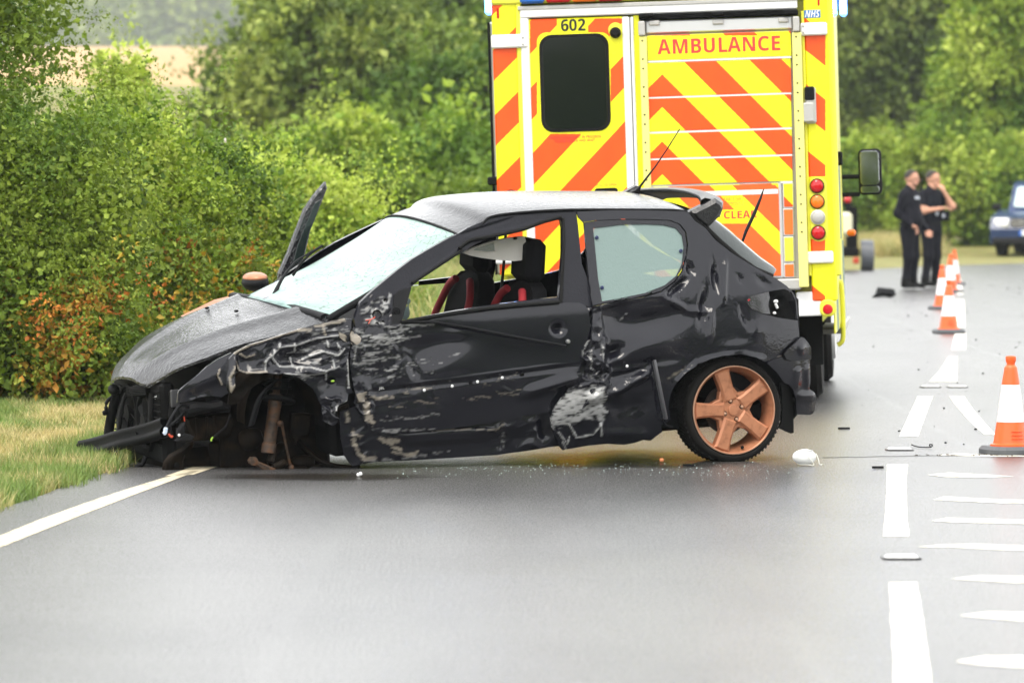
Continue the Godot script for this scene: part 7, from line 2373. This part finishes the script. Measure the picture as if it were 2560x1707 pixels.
func officer(label: String, at: Vector3, turn: float, skin: Color, sleeve_end: float, j: Dictionary, head_turn: float, beard: bool) -> Node3D:
	var t := thing("police_officer", label, "person", Transform3D(Basis(Vector3.UP, turn), at), "officers standing on the road")
	var cloth := Color(0.009, 0.010, 0.014)
	var boot := Color(0.008, 0.008, 0.009)
	var b := MB.new()
	var bones := []
	var flatz := Vector3(0.78, 1, 1.12)
	bones.append([Vector3(0, 0.88, 0), Vector3(j.belly, 1.02, 0), 0.145, j.girth, cloth, flatz])
	bones.append([Vector3(j.belly, 1.02, 0), Vector3(0.0, 1.28, 0), j.girth, 0.165, cloth, flatz])
	bones.append([Vector3(0.0, 1.28, 0), Vector3(-0.01, 1.40, 0), 0.165, 0.11, cloth, flatz])
	bones.append([Vector3(-0.01, 1.38, 0.13), Vector3(-0.01, 1.38, -0.13), 0.075, 0.075, cloth])
	bones.append([Vector3(-0.01, 1.38, 0), Vector3(0.01, 1.49, 0), 0.07, 0.058, cloth])
	bones.append([Vector3(0.01, 1.46, 0), Vector3(0.025, 1.55, 0), 0.056, 0.054, skin])
	for s in [1.0, -1.0]:
		var a: Array = j.right if s > 0 else j.left
		var mid: Vector3 = a[0].lerp(a[1], sleeve_end)
		bones.append([a[0], mid, 0.072, 0.062 if sleeve_end < 1.0 else 0.058, cloth])
		if sleeve_end < 1.0:
			bones.append([mid, a[1], 0.046, 0.042, skin])
			bones.append([a[1], a[2], 0.044, 0.028, skin])
		else:
			bones.append([a[1], a[2], 0.056, 0.04, cloth])
		var l: Array = j.legs[0] if s > 0 else j.legs[1]
		bones.append([Vector3(0, 0.86, 0.09 * s), l[0], 0.112, 0.076, cloth])
		bones.append([l[0], l[1], 0.076, 0.056, cloth])
		bones.append([l[1], l[1] + Vector3(0, -0.05, 0), 0.06, 0.05, boot])
		bones.append([l[1] + Vector3(-0.03, -0.07, 0), l[1] + Vector3(0.16, -0.085, 0.02 * s), 0.045, 0.036, boot, Vector3(1, 0.9, 1)])
	grow(b, bones, 0.014, 0.05)
	for s in [1.0, -1.0]:
		var a: Array = j.right if s > 0 else j.left
		grow(b, hand_bones(a[2], a[3], a[4], a[5], skin, s), 0.0052, 0.010)
	# head, turned on the neck
	var hx := Transform3D(Basis(Vector3.UP, head_turn), Vector3(0.03, 1.60, 0))
	var lip := skin.lerp(Color(0.3, 0.06, 0.05), 0.5)
	var stubble := skin.lerp(Color(0.05, 0.03, 0.02), 0.75 if beard else 0.2)
	var hb := [[Vector3(-0.012, 0.035, 0), Vector3(0.012, 0.03, 0), 0.088, 0.086, skin, Vector3(1.05, 1.05, 0.86)], [Vector3(0.02, -0.01, 0), Vector3(0.045, -0.055, 0), 0.068, 0.048, skin, Vector3(1, 1, 0.9)], [Vector3(0.03, -0.075, 0.015), Vector3(0.072, -0.078, 0), 0.034, 0.024, stubble], [Vector3(0.03, -0.075, -0.015), Vector3(0.072, -0.078, 0), 0.034, 0.024, stubble], [Vector3(0.09, 0.012, 0), Vector3(0.112, -0.022, 0), 0.010, 0.015, skin], [Vector3(0.085, 0.028, 0.03), Vector3(0.085, 0.028, -0.03), 0.014, 0.014, skin], [Vector3(0.086, -0.05, 0.016), Vector3(0.086, -0.05, -0.016), 0.011, 0.011, lip], [Vector3(-0.005, -0.005, 0.082), Vector3(-0.012, 0.022, 0.086), 0.012, 0.014, skin], [Vector3(-0.005, -0.005, -0.082), Vector3(-0.012, 0.022, -0.086), 0.012, 0.014, skin], [Vector3(-0.01, -0.02, 0), Vector3(-0.012, -0.10, 0), 0.062, 0.056, skin]]
	grow(b, hb, 0.0065, 0.018, hx)
	put(t, "body", b, M.people)
	for s in [1.0, -1.0]:
		b = MB.new()
		b.ball(Transform3D(Basis().scaled(Vector3.ONE * 0.011), hx * Vector3(0.084, 0.008, 0.031 * s)), 6, 8)
		put(t, "eye", b, M.black)
	b = MB.new()
	var rows := []
	for i in 9:
		var row := []
		for k in 25:
			var a := TAU * k / 24.0
			var front := maxf(0.0, cos(a))
			var low := lerpf(1.72, 0.80, pow(front, 0.4))
			var w := low * i / 8.0
			row.append(hx * (Vector3(-0.004, 0.04, 0) + Vector3(sin(w) * cos(a) * 1.1, cos(w) * 1.08, sin(w) * sin(a) * 0.93) * 0.0965))
		rows.append(row)
	b.sheet(rows)
	put(t, "hair", b, M.hair)
	return t


func officers() -> void:
	var skin := Color(0.50, 0.27, 0.19)
	var one := officer("bearded man in black jacket with both hands low, left one of two officers", Vector3(5.814,0,-74.408) + Vector3(0, 0.004, 0), -0.55, skin, 1.0, {"belly": 0.05, "girth": 0.17, "right": [Vector3(-0.01, 1.37, 0.18), Vector3(-0.07, 1.10, 0.25), Vector3(0.13, 0.93, 0.20), Vector3(0.20, 0.88, 0.17), Vector3(0.2, 1, -0.4), 0.75], "left": [Vector3(-0.01, 1.37, -0.18), Vector3(0.0, 1.08, -0.25), Vector3(0.16, 0.86, -0.22), Vector3(0.21, 0.78, -0.2), Vector3(0.6, 0.3, 0.7), 0.6], "legs": [[Vector3(0.03, 0.48, 0.095), Vector3(-0.01, 0.13, 0.10)], [Vector3(0.03, 0.48, -0.095), Vector3(0.0, 0.13, -0.10)]]}, 0.12, true)
	var b := MB.new()
	b.prism(rounded(-0.075, -0.022, 0.075, 0.022, 0.01, 3), 0.0, 0.006, Transform3D(Basis(Vector3.UP, PI / 2) * Basis(Vector3.RIGHT, -0.15), Vector3(0.135, 1.33, 0.03)), 0.002)
	put(one, "chest_lettering_strip", b, M.grey_print)
	b = MB.new()
	b.lathe([Vector2(0.085, 0.0), Vector2(0.075, 0.06), Vector2(0.07, 0.06), Vector2(0.078, 0.0)], 20, Transform3D(Basis(), Vector3(0.005, 1.42, 0)))
	put(one, "collar", b, M.uniform)
	var two := officer("dark haired man in short sleeves, hand at mouth, right of two officers", Vector3(6.235,0,-75.737) + Vector3(0, 0.004, 0), -0.75, Color(0.52, 0.28, 0.19), 0.55, {"belly": 0.02, "girth": 0.15, "right": [Vector3(-0.01, 1.37, 0.185), Vector3(0.03, 1.13, 0.25), Vector3(0.23, 1.17, 0.06), Vector3(0.29, 1.18, -0.02), Vector3(0, 1, 0.1), 0.5], "left": [Vector3(-0.01, 1.37, -0.185), Vector3(0.25, 1.20, -0.20), Vector3(0.19, 1.42, -0.07), Vector3(0.16, 1.50, -0.03), Vector3(-1, 0.1, 0.1), 0.9], "legs": [[Vector3(0.03, 0.48, 0.10), Vector3(-0.01, 0.13, 0.115)], [Vector3(0.02, 0.48, -0.10), Vector3(0.0, 0.13, -0.11)]]}, 0.35, false)
	b = MB.new()
	var rows := []
	for q in [[1.00, 0.165, 0.205], [1.08, 0.165, 0.205], [1.2, 0.172, 0.205], [1.3, 0.165, 0.20], [1.38, 0.12, 0.17]]:
		var row := []
		for k in 25:
			var a := TAU * k / 24.0
			row.append(Vector3(cos(a) * q[1] * 0.95 + 0.01, q[0], sin(a) * q[2]))
		rows.append(row)
	b.sheet(rows)
	var vest := put(two, "stab_vest", b, M.uniform)
	for q in [[Vector3(0.16, 1.10, 0.06), 0.042], [Vector3(0.165, 1.06, -0.09), 0.036]]:
		b = MB.new()
		b.lathe([Vector2(0.0, 0.012), Vector2(q[1] * 0.7, 0.012), Vector2(q[1], 0.0)], 18, Transform3D(Basis(Vector3.FORWARD, PI / 2), q[0]))
		put(vest, "badge", b, M.grey_print)
	b = MB.new()
	b.box(Transform3D(Basis(), Vector3(0.12, 1.06, -0.19)), Vector3(0.12, 0.16, 0.08), 0.02)
	put(vest, "pouch", b, M.uniform)
	for o in [one, two]:
		b = MB.new()
		b.lathe([Vector2(0.16, 0.0), Vector2(0.166, 0.01), Vector2(0.166, 0.04), Vector2(0.16, 0.05)], 24, Transform3D(Basis().scaled(Vector3(0.85, 1, 1.1)), Vector3(0.0, 0.93, 0)))
		put(o, "belt", b, M.rubber)


# ---------------------------------------------------------------- bits lying about
func debris() -> void:
	# white cup shaped mask
	var at: Vector3 = Vector3(1.547,0,-26.755)
	var t := thing("dust_mask", "white cup shaped dust mask lying on the road right of the copper wheel", "mask", Transform3D(Basis(Vector3.UP, 0.25), at + Vector3(0, 0.004, 0)))
	var rows := []
	for i in 9:
		var w := PI * 0.5 * i / 8.0
		var row := []
		for k in 25:
			var a := TAU * k / 24.0
			row.append(Vector3(-0.005 - cos(w) * 0.045 * (1.0 + 0.2 * sin(a)), 0.042 + sin(w) * sin(a) * 0.042, 0.0) + Vector3(sin(w) * cos(a) * 0.062, 0, cos(w) * 0.045))
		rows.append(row)
	var b := MB.new()
	b.sheet(rows)
	put(t, "cup", b, mat(lin(0.8, 0.8, 0.78), 0.8))
	b = MB.new()
	b.tube([Vector3(-0.012, 0.074, 0.022), Vector3(0.01, 0.078, 0.018), Vector3(0.035, 0.074, 0.008)], 0.003, 6)
	put(t, "nose_clip", b, M.alu)
	b = MB.new()
	b.tube(curve([Vector3(-0.062, 0.04, 0.0), Vector3(-0.05, 0.008, 0.02), Vector3(0.0, 0.003, 0.03), Vector3(0.035, 0.003, 0.03), Vector3(-0.01, 0.055, 0.045)], 5), 0.0022, 5)
	b.tube(curve([Vector3(0.056, 0.06, 0.0), Vector3(0.066, 0.03, 0.01), Vector3(0.07, 0.003, 0.015), Vector3(0.09, 0.002, 0.0)], 5), 0.0022, 5)
	put(t, "strap", b, mat(lin(0.78, 0.78, 0.72), 0.7))
	# torn trim piece before the officers
	at = Vector3(5.032,0,-68.683)
	t = thing("torn_trim", "black torn body panel lying on the road before the officers", "debris", Transform3D(Basis(Vector3.UP, 0.3), at + Vector3(0, 0.004, 0)))
	b = MB.new()
	b.prism(PackedVector2Array([Vector2(-0.19, 0.0), Vector2(-0.12, 0.05), Vector2(-0.08, 0.14), Vector2(0.1, 0.12), Vector2(0.16, 0.1), Vector2(0.15, 0.05), Vector2(0.17, 0.04), Vector2(0.1, 0.01), Vector2(0.02, 0.03), Vector2(-0.08, 0.02)]), -0.04, 0.04, Transform3D(Basis(Vector3.RIGHT, -0.5), Vector3(0, 0.0, 0)), 0.015)
	put(t, "panel", b, M.plastic)
	b = MB.new()
	b.bx(-0.05, 0.04, 0.0, 0.08, 0.08, 0.05, 0.01)
	put(t, "rib", b, M.plastic)
	# bent wire
	at = Vector3(2.3,0,-28.538)
	b = MB.new()
	b.tube(curve([Vector3(-0.045, 0.012, -0.15), Vector3(-0.02, 0.006, -0.05), Vector3(0.02, 0.006, 0.02), Vector3(0.05, 0.008, 0.03), Vector3(0.058, 0.02, 0.02), Vector3(0.044, 0.02, 0.0), Vector3(0.05, 0.006, 0.0)], 5), 0.0035, 6)
	tag(put(self, "bent_wire", b, M.black, Transform3D(Basis(), at + Vector3(0, 0.002, 0))), "bent black wire on the road between stud and nearest cone", "wire")
	# small identifiable fragments
	var bits := [[Vector3(2.011,0,-30.769), 0.035, "black shard on the road between the wreck's bumper and the fork"], [Vector3(1.905,0,-26.443), 0.03, "flat black shard left of the top of the narrow dash"], [Vector3(0.928,0,-26.651), 0.03, "thin dark shard on the road by the copper wheel's foot"]]
	for s in bits:
		b = MB.new()
		b.prism(PackedVector2Array([Vector2(-1.1, -0.3), Vector2(-0.3, -0.5), Vector2(0.9, -0.35), Vector2(1.0, 0.1), Vector2(0.3, 0.45), Vector2(-0.6, 0.3)]), 0.0, 0.012, Transform3D(Basis(Vector3.RIGHT, -PI / 2) * Basis().scaled(Vector3(s[1], s[1], 1)), Vector3.ZERO), 0.004)
		tag(put(self, "plastic_shard", b, M.black, Transform3D(Basis(), s[0] + Vector3(0, 0.003, 0))), s[2], "debris", "dark shards on the road")
	b = MB.new()
	b.box(Transform3D(Basis(Vector3.UP, 0.5), Vector3(0, 0.012, 0)), Vector3(0.022, 0.02, 0.018), 0.005)
	tag(put(self, "orange_fragment", b, mat(lin(0.6, 0.2, 0.08), 0.5), Transform3D(Basis(), Vector3(0.796,0,-27.034) + Vector3(0, 0.003, 0))), "small orange fragment on the road ahead of the copper wheel", "debris")
	b = MB.new()
	b.box(Transform3D(Basis(Vector3(0, 0, 1), 0.4), Vector3(0, 0.012, 0)), Vector3(0.03, 0.018, 0.02), 0.005)
	tag(put(self, "white_fragment", b, M.white_plastic, Transform3D(Basis(), Vector3(-0.771,0,-25.681) + Vector3(0, 0.003, 0))), "small white fragment at the edge of the puddle", "debris")
	# glass crumbs and grit nobody could count
	var r := RandomNumberGenerator.new()
	r.seed = 15
	var crumb := MB.new()
	crumb.box(Transform3D(Basis(Vector3(0.4, 1, 0.2).normalized(), 0.6), Vector3.ZERO), Vector3.ONE, 0.2)
	var buf := PackedFloat32Array()
	for i in 260:
		var p := Vector3(r.randf_range(-0.6, 1.5), 0.004, -26.3 + r.randfn() * 0.35)
		_bit(buf, r, p, r.randf_range(0.002, 0.0045), Color(0.5, 0.62, 0.6))
	tag(many(self, "glass_crumbs", crumb.mesh(), M.people, buf), "crumbs of broken glass scattered on the road beside the wreck", "glass", "", "stuff")
	buf = PackedFloat32Array()
	for i in 80:
		var z := -r.randf_range(27.0, 78.0)
		var p := Vector3(1.2 + 0.085 * (-z - 15.0) + r.randf_range(-0.6, 1.6), 0.004, z)
		_bit(buf, r, p, r.randf_range(0.004, 0.011) * (1.0 - z / 90.0), Color(0.02, 0.02, 0.02))
	for i in 120:
		_bit(buf, r, Vector3(2.2 + i * 0.012 + r.randfn() * 0.05, 0.004, -27.75 + r.randfn() * 0.05), r.randf_range(0.003, 0.007), Color(0.05, 0.03, 0.02))
	tag(many(self, "road_litter", crumb.mesh(), M.people, buf), "dark grit and tiny fragments strewn over the road", "debris", "", "stuff")


func _bit(buf: PackedFloat32Array, r: RandomNumberGenerator, p: Vector3, s: float, c: Color) -> void:
	var bs := Basis(Vector3.UP, r.randf() * TAU).scaled(Vector3(s * r.randf_range(0.7, 1.6), s * 0.7, s))
	buf.append_array([bs.x.x, bs.y.x, bs.z.x, p.x, bs.x.y, bs.y.y, bs.z.y, p.y + s * 0.3, bs.x.z, bs.y.z, bs.z.z, p.z, c.r, c.g, c.b, 1.0])
